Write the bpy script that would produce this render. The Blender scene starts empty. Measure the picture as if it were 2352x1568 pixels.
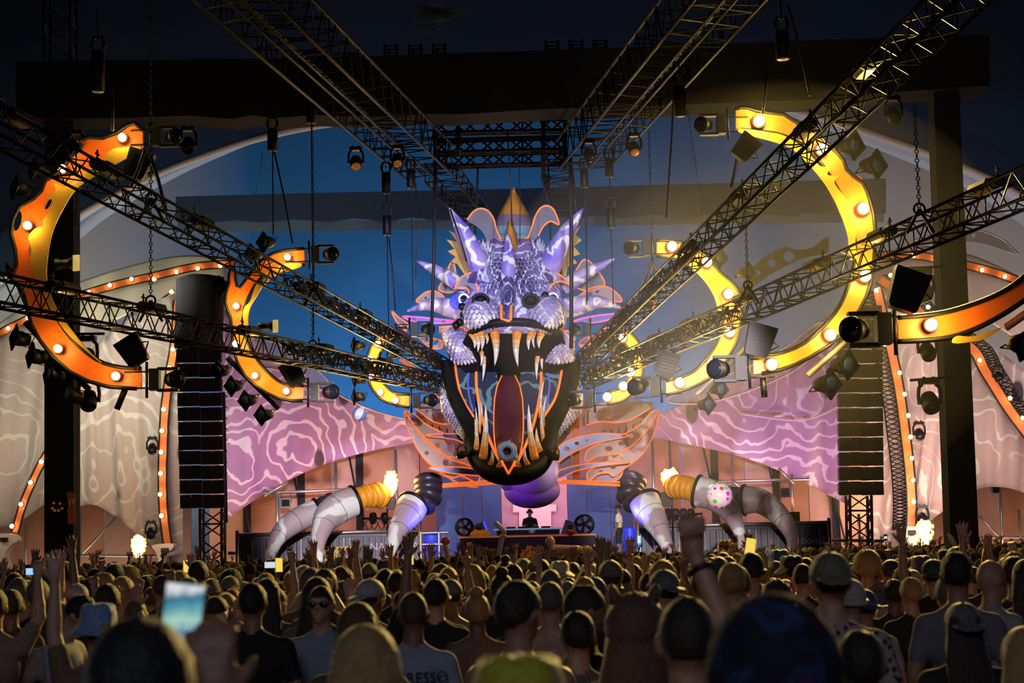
import bpy, bmesh, math, random
import numpy as np
from mathutils import Vector, Matrix, Euler

random.seed(7)
SC = bpy.context.scene
COL = SC.collection
PI = math.pi

# ---------------------------------------------------------------- camera
FPX = 4270.0
CAMZ = 1.95
PITCH = math.atan(478.0 / FPX)
ROLL = math.radians(-1.3)
cam_d = bpy.data.cameras.new('camera')
cam_d.sensor_width = 36.0
cam_d.lens = FPX / 2352.0 * 36.0
cam_d.clip_end = 400
cam_d.dof.use_dof = True
cam_d.dof.focus_distance = 52.0
cam_d.dof.aperture_fstop = 4.5
cam = bpy.data.objects.new('camera', cam_d)
COL.objects.link(cam)
CROT = Matrix.Rotation(PI / 2 + PITCH, 4, 'X') @ Matrix.Rotation(ROLL, 4, 'Z')
cam.matrix_world = Matrix.Translation((0, 0, CAMZ)) @ CROT
SC.camera = cam
R3 = CROT.to_3x3()


def P(px, py, Y):
    """point of the hall that stands at distance Y and shows at this place of the photograph"""
    d = R3 @ Vector(((px - 1176.0) / FPX, (784.0 - py) / FPX, -1.0))
    t = Y / d.y
    return Vector((d.x * t, Y, CAMZ + d.z * t))


# ---------------------------------------------------------------- world, exposure
SC.view_settings.view_transform = 'Standard'
SC.view_settings.look = 'None'
SC.view_settings.gamma = 1.0
SC.view_settings.exposure = 0.0
SC.view_settings.use_curve_mapping = False
SC.cycles.adaptive_threshold = 0.03
SC.cycles.max_bounces = 4
SC.cycles.diffuse_bounces = 1
SC.cycles.glossy_bounces = 1
SC.cycles.transmission_bounces = 3
SC.cycles.volume_bounces = 0
SC.cycles.transparent_max_bounces = 12
wd = bpy.data.worlds.new('night')
SC.world = wd
wd.use_nodes = True
wd.node_tree.nodes['Background'].inputs[0].default_value = (0.03, 0.06, 0.16, 1)
wd.node_tree.nodes['Background'].inputs[1].default_value = 0.12

LIGHTS = []


def light(kind, name, loc, aim, energy, col, size=0.3, spot=60, blend=0.6, sy=None):
    d = bpy.data.lights.new(name, kind)
    d.energy = energy
    d.color = col
    if kind == 'SPOT':
        d.spot_size = math.radians(spot)
        d.spot_blend = blend
        d.shadow_soft_size = size
    elif kind == 'AREA':
        d.size = size
        if sy:
            d.shape = 'RECTANGLE'
            d.size_y = sy
    else:
        d.shadow_soft_size = size
    o = bpy.data.objects.new(name, d)
    COL.objects.link(o)
    o.location = loc
    if aim is not None:
        o.rotation_euler = (Vector(aim) - Vector(loc)).to_track_quat('-Z', 'Y').to_euler()
    LIGHTS.append(o)
    return o


BLUE = (0.10, 0.36, 1.0)
WARM = (1.0, 0.80, 0.52)
PINK = (1.0, 0.62, 0.55)
YEL = (1.0, 0.66, 0.16)
# wash lights hung behind the black header, on the tent wall at the back
light('SPOT', 'wash_light', (-6, 62, 15.0), (-9, 95, 8), 260, (0.02, 0.34, 1.0), 2.0, 80, 1.0)
light('SPOT', 'wash_light', (6, 62, 15.0), (9, 95, 8), 260, (0.03, 0.36, 1.0), 2.0, 80, 1.0)
light('AREA', 'wash_light', (0, 91.5, 3.0), (0, 96.5, 14), 2900, (0.72, 0.68, 1.0), 20, sy=0.6)
# pale wash on the sides of the tent, from added unseen lamps
light('AREA', 'wash_light', (-17, 80.5, 2.6), (-21, 90, 9), 420, (1.0, 0.86, 0.60), 7, sy=1)
light('AREA', 'wash_light', (18, 80.5, 2.6), (22, 90, 9), 420, (1.0, 0.80, 0.62), 7, sy=1)
light('SPOT', 'wash_light', (-12, 58, 12.0), (-17.5, 80, 7.5), 6000, (0.95, 0.95, 0.78), 1.5, 42, 1.0)
light('SPOT', 'wash_light', (13, 58, 12.0), (18.5, 80, 7.5), 4000, (1.0, 0.92, 0.82), 1.5, 42, 1.0)
light('AREA', 'wash_light', (-16, 75.3, 6.6), (-16, 78, 11), 520, (1.0, 0.90, 0.62), 6, sy=0.5)
light('AREA', 'wash_light', (18, 75.3, 6.6), (18.5, 78, 11), 300, (1.0, 0.76, 0.64), 6, sy=0.5)
light('AREA', 'wash_light', (-21, 67.5, 5.4), (-20, 74, 9.5), 110, (1.0, 0.90, 0.66), 5, sy=0.4)
light('AREA', 'wash_light', (21.5, 67.5, 5.4), (21, 74, 9.5), 180, (1.0, 0.78, 0.70), 5, sy=0.4)
light('AREA', 'wash_light', (-17, 75.6, 0.8), (-17, 78, 3.0), 75, (1.0, 0.74, 0.54), 8, sy=0.4)
light('AREA', 'wash_light', (19.5, 75.6, 0.8), (19.5, 78, 3.0), 75, (1.0, 0.58, 0.42), 8, sy=0.4)
# pink and violet wash on the wing cloths
light('AREA', 'wash_light', (-6.5, 62.6, 4.6), (-8, 67, 6.4), 52, (1.0, 0.70, 0.86), 4, sy=0.4)
light('AREA', 'wash_light', (-9.8, 63.4, 5.0), (-9.6, 67, 6.5), 45, (0.42, 0.22, 1.0), 1.5, sy=0.4)
light('AREA', 'wash_light', (7.0, 62.6, 4.6), (8.5, 67, 6.4), 36, (1.0, 0.70, 0.88), 4, sy=0.4)
light('AREA', 'wash_light', (9.6, 63.4, 5.0), (9.6, 67, 6.5), 80, (0.50, 0.28, 1.0), 1.8, sy=0.4)
light('AREA', 'wash_light', (-13.4, 63.0, 5.0), (-12.8, 71, 8), 150, (1.0, 0.84, 0.60), 4, sy=0.4)
light('AREA', 'wash_light', (14.6, 66.5, 3.0), (14.4, 71, 6), 380, (1.0, 0.74, 0.60), 4, sy=0.4)
# orange wash on the panels behind the containers
light('AREA', 'wash_light', (-6, 63, 3.4), (-6, 68.6, 4.4), 190, (1.0, 0.46, 0.22), 5, sy=0.3)
light('AREA', 'wash_light', (7.4, 63, 3.4), (7.6, 68.6, 4.4), 190, (1.0, 0.46, 0.22), 5, sy=0.3)
light('AREA', 'wash_light', (1.0, 64.0, 4.9), (1.0, 69.5, 6.4), 150, (1.0, 0.56, 0.38), 5, sy=0.4)  # added unseen lamp that lights the middle panel wall
# stage light around the booth
light('SPOT', 'stage_lamp', (-2.6, 61, 5.6), (-1.2, 66.5, 2.6), 560, (0.03, 0.10, 1.0), 0.3, 110, 1.0)
light('SPOT', 'stage_lamp', (3.6, 61, 5.6), (2.4, 66.5, 2.6), 560, (0.03, 0.10, 1.0), 0.3, 110, 1.0)
light('SPOT', 'stage_lamp', (0.7, 63.4, 2.4), (0.8, 67, 3.8), 340, (1.0, 0.46, 0.58), 0.3, 62, 1.0)
light('SPOT', 'stage_lamp', (-1.4, 52.8, 3.6), (0.5, 55.6, 3.9), 170, (0.34, 0.06, 1.0), 0.15, 75, 0.8)
light('SPOT', 'stage_lamp', (2.6, 53.4, 4.6), (0.9, 55.8, 4.3), 110, (0.80, 0.55, 1.0), 0.15, 60, 0.8)
light('SPOT', 'stage_lamp', (3.6, 58.5, 5.6), (3.4, 62, 2.8), 300, (0.95, 0.85, 1.0), 0.2, 40, 0.8)
light('SPOT', 'stage_lamp', (0.5, 60.4, 2.5), (0.55, 61.8, 3.0), 40, (0.35, 0.55, 1.0), 0.2, 90, 0.8)
light('SPOT', 'stage_lamp', (-1.7, 59.0, 2.9), (-5.4, 59.2, 3.4), 1100, (0.04, 0.05, 1.0), 0.2, 42, 0.9)
light('SPOT', 'stage_lamp', (3.0, 59.0, 2.9), (6.4, 59.2, 3.6), 1100, (0.04, 0.05, 1.0), 0.2, 42, 0.9)
# projectors at the mixing desk, on the dragon and the claws
light('SPOT', 'projector_lamp', (-2.5, 16, 7.5), (0, 55, 9.3), 40000, (0.62, 0.60, 1.0), 0.2, 13, 0.5)
light('SPOT', 'projector_lamp', (2.5, 16, 7.5), (0, 55, 8.6), 30000, (0.92, 0.90, 1.0), 0.2, 14, 0.5)
light('SPOT', 'projector_lamp', (-1.5, 16, 7.0), (-4.8, 58, 3.2), 80000, (0.92, 0.82, 0.95), 0.2, 9, 0.6)
light('SPOT', 'projector_lamp', (1.5, 16, 7.0), (5.4, 58, 3.4), 75000, (0.95, 0.84, 0.86), 0.2, 10, 0.6)
# amber spots added by the trusses to strengthen the bulb light on the crowd
for x_, y_, z_, e_ in ((-6.2, 30, 7.5, 3000), (6.4, 29.5, 7.8, 9500), (4.4, 29.5, 8.0, 4500), (3.4, 57.5, 6.8, 1000), (-3.4, 57.5, 6.6, 700)):
    light('SPOT', 'added_crowd_spot', (x_, y_, z_), (x_ * 0.4, 8, 1.6), e_, YEL, 0.25, 80, 1.0)
# unseen cool fill added behind the camera to lift the crowd
light('AREA', 'crowd_fill', (-2, -9, 10), (0, 14, 1.5), 330, (0.80, 0.84, 1.0), 6, sy=3)


# ---------------------------------------------------------------- materials
MATS = {}


def nodes_of(m):
    m.use_nodes = True
    nt = m.node_tree
    return nt, nt.nodes, nt.links, nt.nodes['Principled BSDF']


def mat(name, col=(0.5, 0.5, 0.5), rough=0.6, metal=0.0, emit=None, es=0.0, var=0.15, vscale=3.0, bump=0.0, bscale=30.0,
        alpha=1.0, trans=0.0, spec=0.5):
    if name in MATS:
        return MATS[name]
    m = bpy.data.materials.new(name)
    nt, N, L, B = nodes_of(m)
    B.inputs['Roughness'].default_value = rough
    B.inputs['Metallic'].default_value = metal
    B.inputs['Specular IOR Level'].default_value = spec
    c = (col[0], col[1], col[2], 1)
    if var > 0:
        geo = N.new('ShaderNodeTexCoord')
        nz = N.new('ShaderNodeTexNoise')
        nz.inputs['Scale'].default_value = vscale
        nz.inputs['Detail'].default_value = 5
        L.new(geo.outputs['Object'], nz.inputs['Vector'])
        mx = N.new('ShaderNodeMix')
        mx.data_type = 'RGBA'
        mx.inputs[6].default_value = tuple(max(0, x * (1 - var)) for x in col) + (1,)
        mx.inputs[7].default_value = tuple(min(1, x * (1 + var)) for x in col) + (1,)
        L.new(nz.outputs['Fac'], mx.inputs[0])
        L.new(mx.outputs[2], B.inputs['Base Color'])
        if bump > 0:
            nb = N.new('ShaderNodeTexNoise')
            nb.inputs['Scale'].default_value = bscale
            L.new(geo.outputs['Object'], nb.inputs['Vector'])
            bp = N.new('ShaderNodeBump')
            bp.inputs['Strength'].default_value = bump
            L.new(nb.outputs['Fac'], bp.inputs['Height'])
            L.new(bp.outputs['Normal'], B.inputs['Normal'])
    else:
        B.inputs['Base Color'].default_value = c
    if emit:
        B.inputs['Emission Color'].default_value = (emit[0], emit[1], emit[2], 1)
        B.inputs['Emission Strength'].default_value = es
        m.cycles.emission_sampling = 'NONE'
    if trans > 0:
        B.inputs['Transmission Weight'].default_value = trans
    if alpha < 1:
        B.inputs['Alpha'].default_value = alpha
    MATS[name] = m
    return m


def objcol_mat(name, rough=0.8, var=0.25, vscale=6.0, bump=0.0, bscale=40.0, sheen=0.0):
    """takes its colour from the object it is on"""
    if name in MATS:
        return MATS[name]
    m = bpy.data.materials.new(name)
    nt, N, L, B = nodes_of(m)
    oi = N.new('ShaderNodeObjectInfo')
    tc = N.new('ShaderNodeTexCoord')
    nz = N.new('ShaderNodeTexNoise')
    nz.inputs['Scale'].default_value = vscale
    nz.inputs['Detail'].default_value = 4
    L.new(tc.outputs['Object'], nz.inputs['Vector'])
    mr = N.new('ShaderNodeMapRange')
    mr.inputs[3].default_value = 1 - var
    mr.inputs[4].default_value = 1 + var
    L.new(nz.outputs['Fac'], mr.inputs[0])
    mx = N.new('ShaderNodeMix')
    mx.data_type = 'RGBA'
    mx.blend_type = 'MULTIPLY'
    mx.inputs[0].default_value = 1
    L.new(oi.outputs['Color'], mx.inputs[6])
    L.new(mr.outputs[0], mx.inputs[7])
    L.new(mx.outputs[2], B.inputs['Base Color'])
    B.inputs['Roughness'].default_value = rough
    B.inputs['Sheen Weight'].default_value = sheen
    B.inputs['Sheen Roughness'].default_value = 0.25
    if bump > 0:
        nb = N.new('ShaderNodeTexNoise')
        nb.inputs['Scale'].default_value = bscale
        L.new(tc.outputs['Object'], nb.inputs['Vector'])
        bp = N.new('ShaderNodeBump')
        bp.inputs['Strength'].default_value = bump
        bp.inputs['Distance'].default_value = 0.02
        L.new(nb.outputs['Fac'], bp.inputs['Height'])
        L.new(bp.outputs['Normal'], B.inputs['Normal'])
    MATS[name] = m
    return m


def swirl_mat(name, base, base2, line, scale=0.55, dist=6.0, lw=0.80, rough=0.75, spots=None, streak=0.0, bump=0.0, space='Object',
              trl=0.0):
    """swirling lines over two mixed tones, for cloth prints and projected patterns alike"""
    if name in MATS:
        return MATS[name]
    m = bpy.data.materials.new(name)
    nt, N, L, B = nodes_of(m)
    tc = N.new('ShaderNodeTexCoord')
    nz = N.new('ShaderNodeTexNoise')
    nz.inputs['Scale'].default_value = scale * 0.55
    nz.inputs['Detail'].default_value = 3
    L.new(tc.outputs[space], nz.inputs['Vector'])
    cr = N.new('ShaderNodeValToRGB')
    cr.color_ramp.elements[0].position = 0.36
    cr.color_ramp.elements[0].color = base + (1,)
    cr.color_ramp.elements[1].position = 0.64
    cr.color_ramp.elements[1].color = base2 + (1,)
    L.new(nz.outputs['Fac'], cr.inputs[0])
    # rings around scattered centres
    vo = N.new('ShaderNodeTexVoronoi')
    vo.inputs['Scale'].default_value = scale * 0.45
    nd = N.new('ShaderNodeTexNoise')
    nd.inputs['Scale'].default_value = scale * 1.6
    L.new(tc.outputs[space], nd.inputs['Vector'])
    va = N.new('ShaderNodeVectorMath')
    va.operation = 'MULTIPLY_ADD'
    va.inputs[1].default_value = (1.3 / scale * 0.5,) * 3
    L.new(nd.outputs['Color'], va.inputs[0])
    L.new(tc.outputs[space], va.inputs[2])
    L.new(va.outputs[0], vo.inputs['Vector'])
    mu = N.new('ShaderNodeMath')
    mu.operation = 'MULTIPLY'
    mu.inputs[1].default_value = dist * 9.0
    L.new(vo.outputs['Distance'], mu.inputs[0])
    sn = N.new('ShaderNodeMath')
    sn.operation = 'SINE'
    L.new(mu.outputs[0], sn.inputs[0])
    n2 = N.new('ShaderNodeTexNoise')
    n2.inputs['Scale'].default_value = scale * 1.1
    L.new(tc.outputs[space], n2.inputs['Vector'])
    sm = N.new('ShaderNodeMath')
    sm.operation = 'MULTIPLY_ADD'
    sm.inputs[1].default_value = 1.6
    sm.inputs[2].default_value = -0.8
    L.new(n2.outputs['Fac'], sm.inputs[0])
    ad = N.new('ShaderNodeMath')
    ad.operation = 'ADD'
    L.new(sn.outputs[0], ad.inputs[0])
    L.new(sm.outputs[0], ad.inputs[1])
    r2 = N.new('ShaderNodeValToRGB')
    r2.color_ramp.elements[0].position = lw - 0.14
    r2.color_ramp.elements[0].color = (0, 0, 0, 1)
    r2.color_ramp.elements[1].position = lw + 0.14
    r2.color_ramp.elements[1].color = (1, 1, 1, 1)
    L.new(ad.outputs[0], r2.inputs[0])
    mx = N.new('ShaderNodeMix')
    mx.data_type = 'RGBA'
    L.new(r2.outputs[0], mx.inputs[0])
    L.new(cr.outputs[0], mx.inputs[6])
    mx.inputs[7].default_value = line + (1,)
    out = mx.outputs[2]
    if spots:
        v2 = N.new('ShaderNodeTexVoronoi')
        v2.inputs['Scale'].default_value = spots
        mp = N.new('ShaderNodeMapping')
        mp.inputs['Scale'].default_value = (1.6, 0.3, 0.85)
        L.new(tc.outputs[space], mp.inputs[0])
        L.new(mp.outputs[0], v2.inputs['Vector'])
        r3 = N.new('ShaderNodeValToRGB')
        r3.color_ramp.elements[0].position = 0.13
        r3.color_ramp.elements[0].color = (1, 1, 1, 1)
        r3.color_ramp.elements[1].position = 0.17
        r3.color_ramp.elements[1].color = (0, 0, 0, 1)
        L.new(v2.outputs['Distance'], r3.inputs[0])
        m3 = N.new('ShaderNodeMix')
        m3.data_type = 'RGBA'
        L.new(r3.outputs[0], m3.inputs[0])
        L.new(out, m3.inputs[6])
        m3.inputs[7].default_value = (0.09, 0.06, 0.09, 1)
        out = m3.outputs[2]
    L.new(out, B.inputs['Base Color'])
    B.inputs['Roughness'].default_value = rough
    if bump:
        vb = N.new('ShaderNodeTexVoronoi')
        vb.inputs['Scale'].default_value = bump
        L.new(tc.outputs[space], vb.inputs['Vector'])
        bp = N.new('ShaderNodeBump')
        bp.inputs['Strength'].default_value = 0.6
        bp.inputs['Distance'].default_value = 0.05
        bp.invert = True
        L.new(vb.outputs['Distance'], bp.inputs['Height'])
        L.new(bp.outputs['Normal'], B.inputs['Normal'])
    MATS[name] = m
    return m


# ---------------------------------------------------------------- mesh building
def frame_of(d):
    d = d.normalized()
    u = Vector((0, 0, 1)) if abs(d.z) < 0.9 else Vector((1, 0, 0))
    a = d.cross(u).normalized()
    b = d.cross(a).normalized()
    return a, b


class MB:
    def __init__(self):
        self.V = []
        self.F = []
        self.M = []

    def add(self, vs, fs, m=0):
        k = len(self.V)
        self.V.extend(tuple(v) for v in vs)
        self.F.extend(tuple(i + k for i in f) for f in fs)
        self.M.extend([m] * len(fs))

    def box(self, c, s, rot=None, m=0):
        c = Vector(c)
        vs = []
        for x in (-1, 1):
            for y in (-1, 1):
                for z in (-1, 1):
                    v = Vector((x * s[0] / 2, y * s[1] / 2, z * s[2] / 2))
                    if rot is not None:
                        v = rot @ v
                    vs.append(c + v)
        self.add(vs, [(0, 1, 3, 2), (4, 6, 7, 5), (0, 4, 5, 1), (2, 3, 7, 6), (0, 2, 6, 4), (1, 5, 7, 3)], m)
        return self

    def bar(self, a, b, r, n=6, r2=None, m=0):
        a, b = Vector(a), Vector(b)
        return self.tube([a, b], [r, r if r2 is None else r2], n, m=m)

    def tube(self, pts, rad, n=8, closed=False, m=0, cap=True, flat=None):
        pts = [Vector(p) for p in pts]
        k = len(pts)
        if not isinstance(rad, (list, tuple)):
            rad = [rad] * k
        tans = []
        for i in range(k):
            if closed:
                t = pts[(i + 1) % k] - pts[i - 1]
            else:
                t = pts[min(i + 1, k - 1)] - pts[max(i - 1, 0)]
            if t.length < 1e-9:
                t = Vector((0, 0, 1))
            tans.append(t.normalized())
        a, b = frame_of(tans[0])
        vs = []
        for i in range(k):
            t = tans[i]
            a = (a - t * a.dot(t))
            if a.length < 1e-6:
                a, _ = frame_of(t)
            a.normalize()
            b = t.cross(a)
            for j in range(n):
                w = 2 * PI * j / n
                e = 1.0 if flat is None else flat
                vs.append(pts[i] + (a * math.cos(w) + b * math.sin(w) * e) * rad[i])
        fs = []
        for i in range(k if closed else k - 1):
            i2 = (i + 1) % k
            for j in range(n):
                j2 = (j + 1) % n
                fs.append((i * n + j, i * n + j2, i2 * n + j2, i2 * n + j))
        if cap and not closed:
            fs.append(tuple(range(n))[::-1])
            fs.append(tuple(range((k - 1) * n, k * n)))
        self.add(vs, fs, m)
        return self

    def ell(self, c, r, seg=12, rings=8, rot=None, m=0, z0=-1.0, z1=1.0):
        c = Vector(c)
        if not isinstance(r, (list, tuple)):
            r = (r, r, r)
        vs, fs = [], []
        t0, t1 = math.asin(z0), math.asin(z1)
        for i in range(rings + 1):
            t = t0 + (t1 - t0) * i / rings
            for j in range(seg):
                w = 2 * PI * j / seg
                v = Vector((r[0] * math.cos(t) * math.cos(w), r[1] * math.cos(t) * math.sin(w), r[2] * math.sin(t)))
                if rot is not None:
                    v = rot @ v
                vs.append(c + v)
        for i in range(rings):
            for j in range(seg):
                j2 = (j + 1) % seg
                fs.append((i * seg + j, i * seg + j2, (i + 1) * seg + j2, (i + 1) * seg + j))
        if z0 > -1:
            fs.append(tuple(range(seg))[::-1])
        if z1 < 1:
            fs.append(tuple(range(rings * seg, rings * seg + seg)))
        self.add(vs, fs, m)
        return self

    def loft(self, rings, m=0, cap=True, closed=True):
        n = len(rings[0])
        vs = [v for r in rings for v in r]
        fs = []
        for i in range(len(rings) - 1):
            for j in range(n if closed else n - 1):
                j2 = (j + 1) % n
                fs.append((i * n + j, i * n + j2, (i + 1) * n + j2, (i + 1) * n + j))
        if cap and closed:
            fs.append(tuple(range(n))[::-1])
            fs.append(tuple(range((len(rings) - 1) * n, len(rings) * n)))
        self.add(vs, fs, m)
        return self

    def torus(self, c, axis, R, r, n=24, k=8, m=0, a0=0.0, a1=2 * PI):
        axis = Vector(axis)
        a, b = frame_of(axis)
        full = abs(a1 - a0 - 2 * PI) < 1e-6
        pts = [Vector(c) + (a * math.cos(a0 + (a1 - a0) * i / n) + b * math.sin(a0 + (a1 - a0) * i / n)) * R
               for i in range(n if full else n + 1)]
        return self.tube(pts, r, k, closed=full, m=m)

    def build(self, name, m, parent=None, smooth=False, label=None):
        me = bpy.data.meshes.new(name)
        me.from_pydata(self.V, [], self.F)
        ms = m if isinstance(m, (list, tuple)) else [m]
        for x in ms:
            me.materials.append(x)
        if len(ms) > 1:
            me.polygons.foreach_set('material_index', self.M)
        if smooth:
            me.polygons.foreach_set('use_smooth', [True] * len(me.polygons))
        me.update()
        return link(name, me, parent, label)


def link(name, me, parent=None, label=None):
    o = bpy.data.objects.new(name, me)
    COL.objects.link(o)
    if parent is not None:
        put_under(o, parent)
    if label:
        o['label'] = label
    return o


BASE = {}


def put_under(o, parent):
    o.parent = parent
    o.matrix_parent_inverse = Matrix.Translation(-BASE.get(parent.name, Vector((0, 0, 0))))


def thing(name, label, cat, loc, group=None):
    o = bpy.data.objects.new(name, None)
    o.empty_display_size = 0.2
    COL.objects.link(o)
    o.location = loc
    BASE[o.name] = Vector(loc)
    o['label'] = label
    o['category'] = cat
    if group:
        o['group'] = group
    return o


def tag(o, label, cat, group=None, kind=None):
    if label:
        o['label'] = label
    if cat:
        o['category'] = cat
    if group:
        o['group'] = group
    if kind:
        o['kind'] = kind
    return o


def struct(o, label=None, cat=None):
    o['kind'] = 'structure'
    if label:
        o['label'] = label
    if cat:
        o['category'] = cat
    return o


def cr(pts, n=6, closed=False):
    """smooth line through the given points (any dimension)"""
    pts = [np.array(p, float) for p in pts]
    k = len(pts)
    out = []
    for i in range(k if closed else k - 1):
        if closed:
            p0, p1, p2, p3 = pts[i - 1], pts[i], pts[(i + 1) % k], pts[(i + 2) % k]
        else:
            p0, p1, p2, p3 = pts[max(i - 1, 0)], pts[i], pts[i + 1], pts[min(i + 2, k - 1)]
        for j in range(n):
            t = j / n
            out.append(0.5 * ((2 * p1) + (-p0 + p2) * t + (2 * p0 - 5 * p1 + 4 * p2 - p3) * t * t + (-p0 + 3 * p1 - 3 * p2 + p3) * t ** 3))
    if not closed:
        out.append(pts[-1])
    return [tuple(p) for p in out]


def circ(cx, cy, rx, ry=None, n=16, rot=0.0):
    ry = rx if ry is None else ry
    c, s = math.cos(rot), math.sin(rot)
    r = []
    for i in range(n):
        w = 2 * PI * i / n
        x, y = rx * math.cos(w), ry * math.sin(w)
        r.append((cx + x * c - y * s, cy + x * s + y * c))
    return r


def plate(name, loops, Y, thick, m, parent=None, label=None):
    """sheet with the given outline and holes, standing at distance Y (number or function of the place)"""
    cu = bpy.data.curves.new('tmp', 'CURVE')
    cu.dimensions = '2D'
    cu.fill_mode = 'BOTH'
    cu.extrude = 0.5
    for lp in loops:
        sp = cu.splines.new('POLY')
        sp.points.add(len(lp) - 1)
        for i, p in enumerate(lp):
            sp.points[i].co = (p[0] / 100, p[1] / 100, 0, 1)
        sp.use_cyclic_u = True
    ob = bpy.data.objects.new('tmp', cu)
    me = bpy.data.meshes.new_from_object(ob)
    bpy.data.objects.remove(ob)
    bpy.data.curves.remove(cu)
    n = len(me.vertices)
    co = np.empty(n * 3, 'f')
    me.vertices.foreach_get('co', co)
    co = co.reshape(-1, 3)
    out = []
    for x, y, z in co:
        px, py = float(x) * 100, float(y) * 100
        yy = Y(px, py) if callable(Y) else Y
        v = P(px, py, yy)
        v.y += z * thick
        out.append(v)
    me.vertices.foreach_set('co', np.array(out, 'f').ravel())
    me.name = name
    me.materials.clear()
    me.materials.append(m)
    me.update()
    return link(name, me, parent, label)


def pline(pts, Y):
    return [P(p[0], p[1], Y(p[0], p[1]) if callable(Y) else Y) for p in pts]


def grid_sheet(name, top, bot, nu, nv, Yf, m, parent=None, thick=0.0, label=None):
    """cloth stretched between an upper and a lower line given in photo places; Yf(s, t) is its distance"""
    tp = resample(top, nu)
    bt = resample(bot, nu)
    vs, fs = [], []
    for j in range(nv + 1):
        t = j / nv
        for i in range(nu + 1):
            s = i / nu
            px = tp[i][0] * (1 - t) + bt[i][0] * t
            py = tp[i][1] * (1 - t) + bt[i][1] * t
            vs.append(P(px, py, Yf(s, t)))
    w = nu + 1
    for j in range(nv):
        for i in range(nu):
            fs.append((j * w + i, j * w + i + 1, (j + 1) * w + i + 1, (j + 1) * w + i))
    b = MB()
    b.add(vs, fs)
    o = b.build(name, m, parent, True, label)
    if thick:
        md = o.modifiers.new('thickness', 'SOLIDIFY')
        md.thickness = thick
        md.offset = 0
    return o


def resample(pts, n):
    pts = [np.array(p, float) for p in pts]
    d = [0]
    for i in range(1, len(pts)):
        d.append(d[-1] + np.linalg.norm(pts[i] - pts[i - 1]))
    out = []
    for i in range(n + 1):
        t = d[-1] * i / n
        for k in range(1, len(d)):
            if t <= d[k] + 1e-9:
                f = (t - d[k - 1]) / max(d[k] - d[k - 1], 1e-9)
                out.append(tuple(pts[k - 1] * (1 - f) + pts[k] * f))
                break
    return out


def text_mesh(name, s, size, m, mw, parent=None, ext=0.004, label=None):
    cu = bpy.data.curves.new('tmp', 'FONT')
    cu.body = s
    cu.size = size
    cu.align_x = 'CENTER'
    cu.align_y = 'CENTER'
    cu.extrude = ext
    ob = bpy.data.objects.new('tmp', cu)
    me = bpy.data.meshes.new_from_object(ob)
    bpy.data.objects.remove(ob)
    bpy.data.curves.remove(cu)
    me.transform(mw)
    me.materials.clear()
    me.materials.append(m)
    me.name = name
    return link(name, me, parent, label)
# ---------------------------------------------------------------- common materials
BLACK = mat('black_cloth', (0.012, 0.013, 0.018), 0.9, var=0.3, vscale=0.8)
BLKM = mat('black_metal', (0.007, 0.007, 0.008), 0.5, var=0.2, spec=0.35)
DKMET = mat('dark_truss_metal', (0.022, 0.020, 0.017), 0.40, metal=0.6, var=0.3, vscale=2, spec=0.4)
STEEL = mat('galvanised_tube', (0.50, 0.48, 0.46), 0.38, metal=0.8, var=0.2)
GLASS = mat('lens_glass', (0.012, 0.014, 0.02), 0.08, var=0.0)
LENSB = mat('lens_blue_coating', (0.02, 0.05, 0.14), 0.08, var=0.0)
ORANGE = mat('orange_lacquer', (0.86, 0.16, 0.015), 0.45, var=0.12, vscale=1.2)
YELLOW = mat('yellow_lacquer', (0.95, 0.52, 0.06), 0.4, var=0.12, vscale=1.2)
NEON = mat('orange_light_tube', (0.9, 0.2, 0.05), 0.4, emit=(1.0, 0.19, 0.035), es=0.75, var=0)
BULB = mat('bulb_glass', (1, 0.9, 0.6), 0.3, emit=(1.0, 0.72, 0.22), es=46, var=0)
BULBS = mat('small_bulb_glass', (1, 0.9, 0.6), 0.3, emit=(1.0, 0.66, 0.20), es=22, var=0)
RED = mat('red_band', (0.6, 0.05, 0.02), 0.5, var=0)
WHITE = mat('white_lacquer', (0.75, 0.73, 0.70), 0.5, var=0.1)

# ---------------------------------------------------------------- floor
b = MB()
b.box((0, 50, -0.05), (90, 125, 0.1))
struct(b.build('floor', mat('trampled_ground', (0.05, 0.045, 0.04), 0.95, var=0.4, vscale=0.7, bump=0.3)), 'dark trampled ground under the crowd', 'floor')

# ---------------------------------------------------------------- tent
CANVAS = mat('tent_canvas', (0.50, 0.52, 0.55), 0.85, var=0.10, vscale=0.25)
# blue light in the middle and pale light at the sides put into the colour
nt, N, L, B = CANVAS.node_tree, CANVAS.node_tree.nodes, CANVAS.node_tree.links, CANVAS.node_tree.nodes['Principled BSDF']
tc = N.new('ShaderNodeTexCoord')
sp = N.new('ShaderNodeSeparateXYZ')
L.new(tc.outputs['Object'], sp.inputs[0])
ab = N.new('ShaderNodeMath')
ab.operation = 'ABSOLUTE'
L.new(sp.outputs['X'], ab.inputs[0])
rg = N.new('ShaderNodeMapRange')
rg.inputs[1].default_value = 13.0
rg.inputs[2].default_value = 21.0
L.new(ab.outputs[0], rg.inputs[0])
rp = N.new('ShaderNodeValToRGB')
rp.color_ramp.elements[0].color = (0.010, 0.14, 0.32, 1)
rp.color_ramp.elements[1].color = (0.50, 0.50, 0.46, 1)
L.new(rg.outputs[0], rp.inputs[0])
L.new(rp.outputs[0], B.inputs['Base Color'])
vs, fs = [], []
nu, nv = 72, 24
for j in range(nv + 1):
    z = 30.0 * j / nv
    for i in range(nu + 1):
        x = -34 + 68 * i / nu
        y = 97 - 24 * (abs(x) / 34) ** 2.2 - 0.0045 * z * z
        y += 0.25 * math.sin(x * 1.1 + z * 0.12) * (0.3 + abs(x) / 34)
        vs.append((x, y, z))
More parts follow.
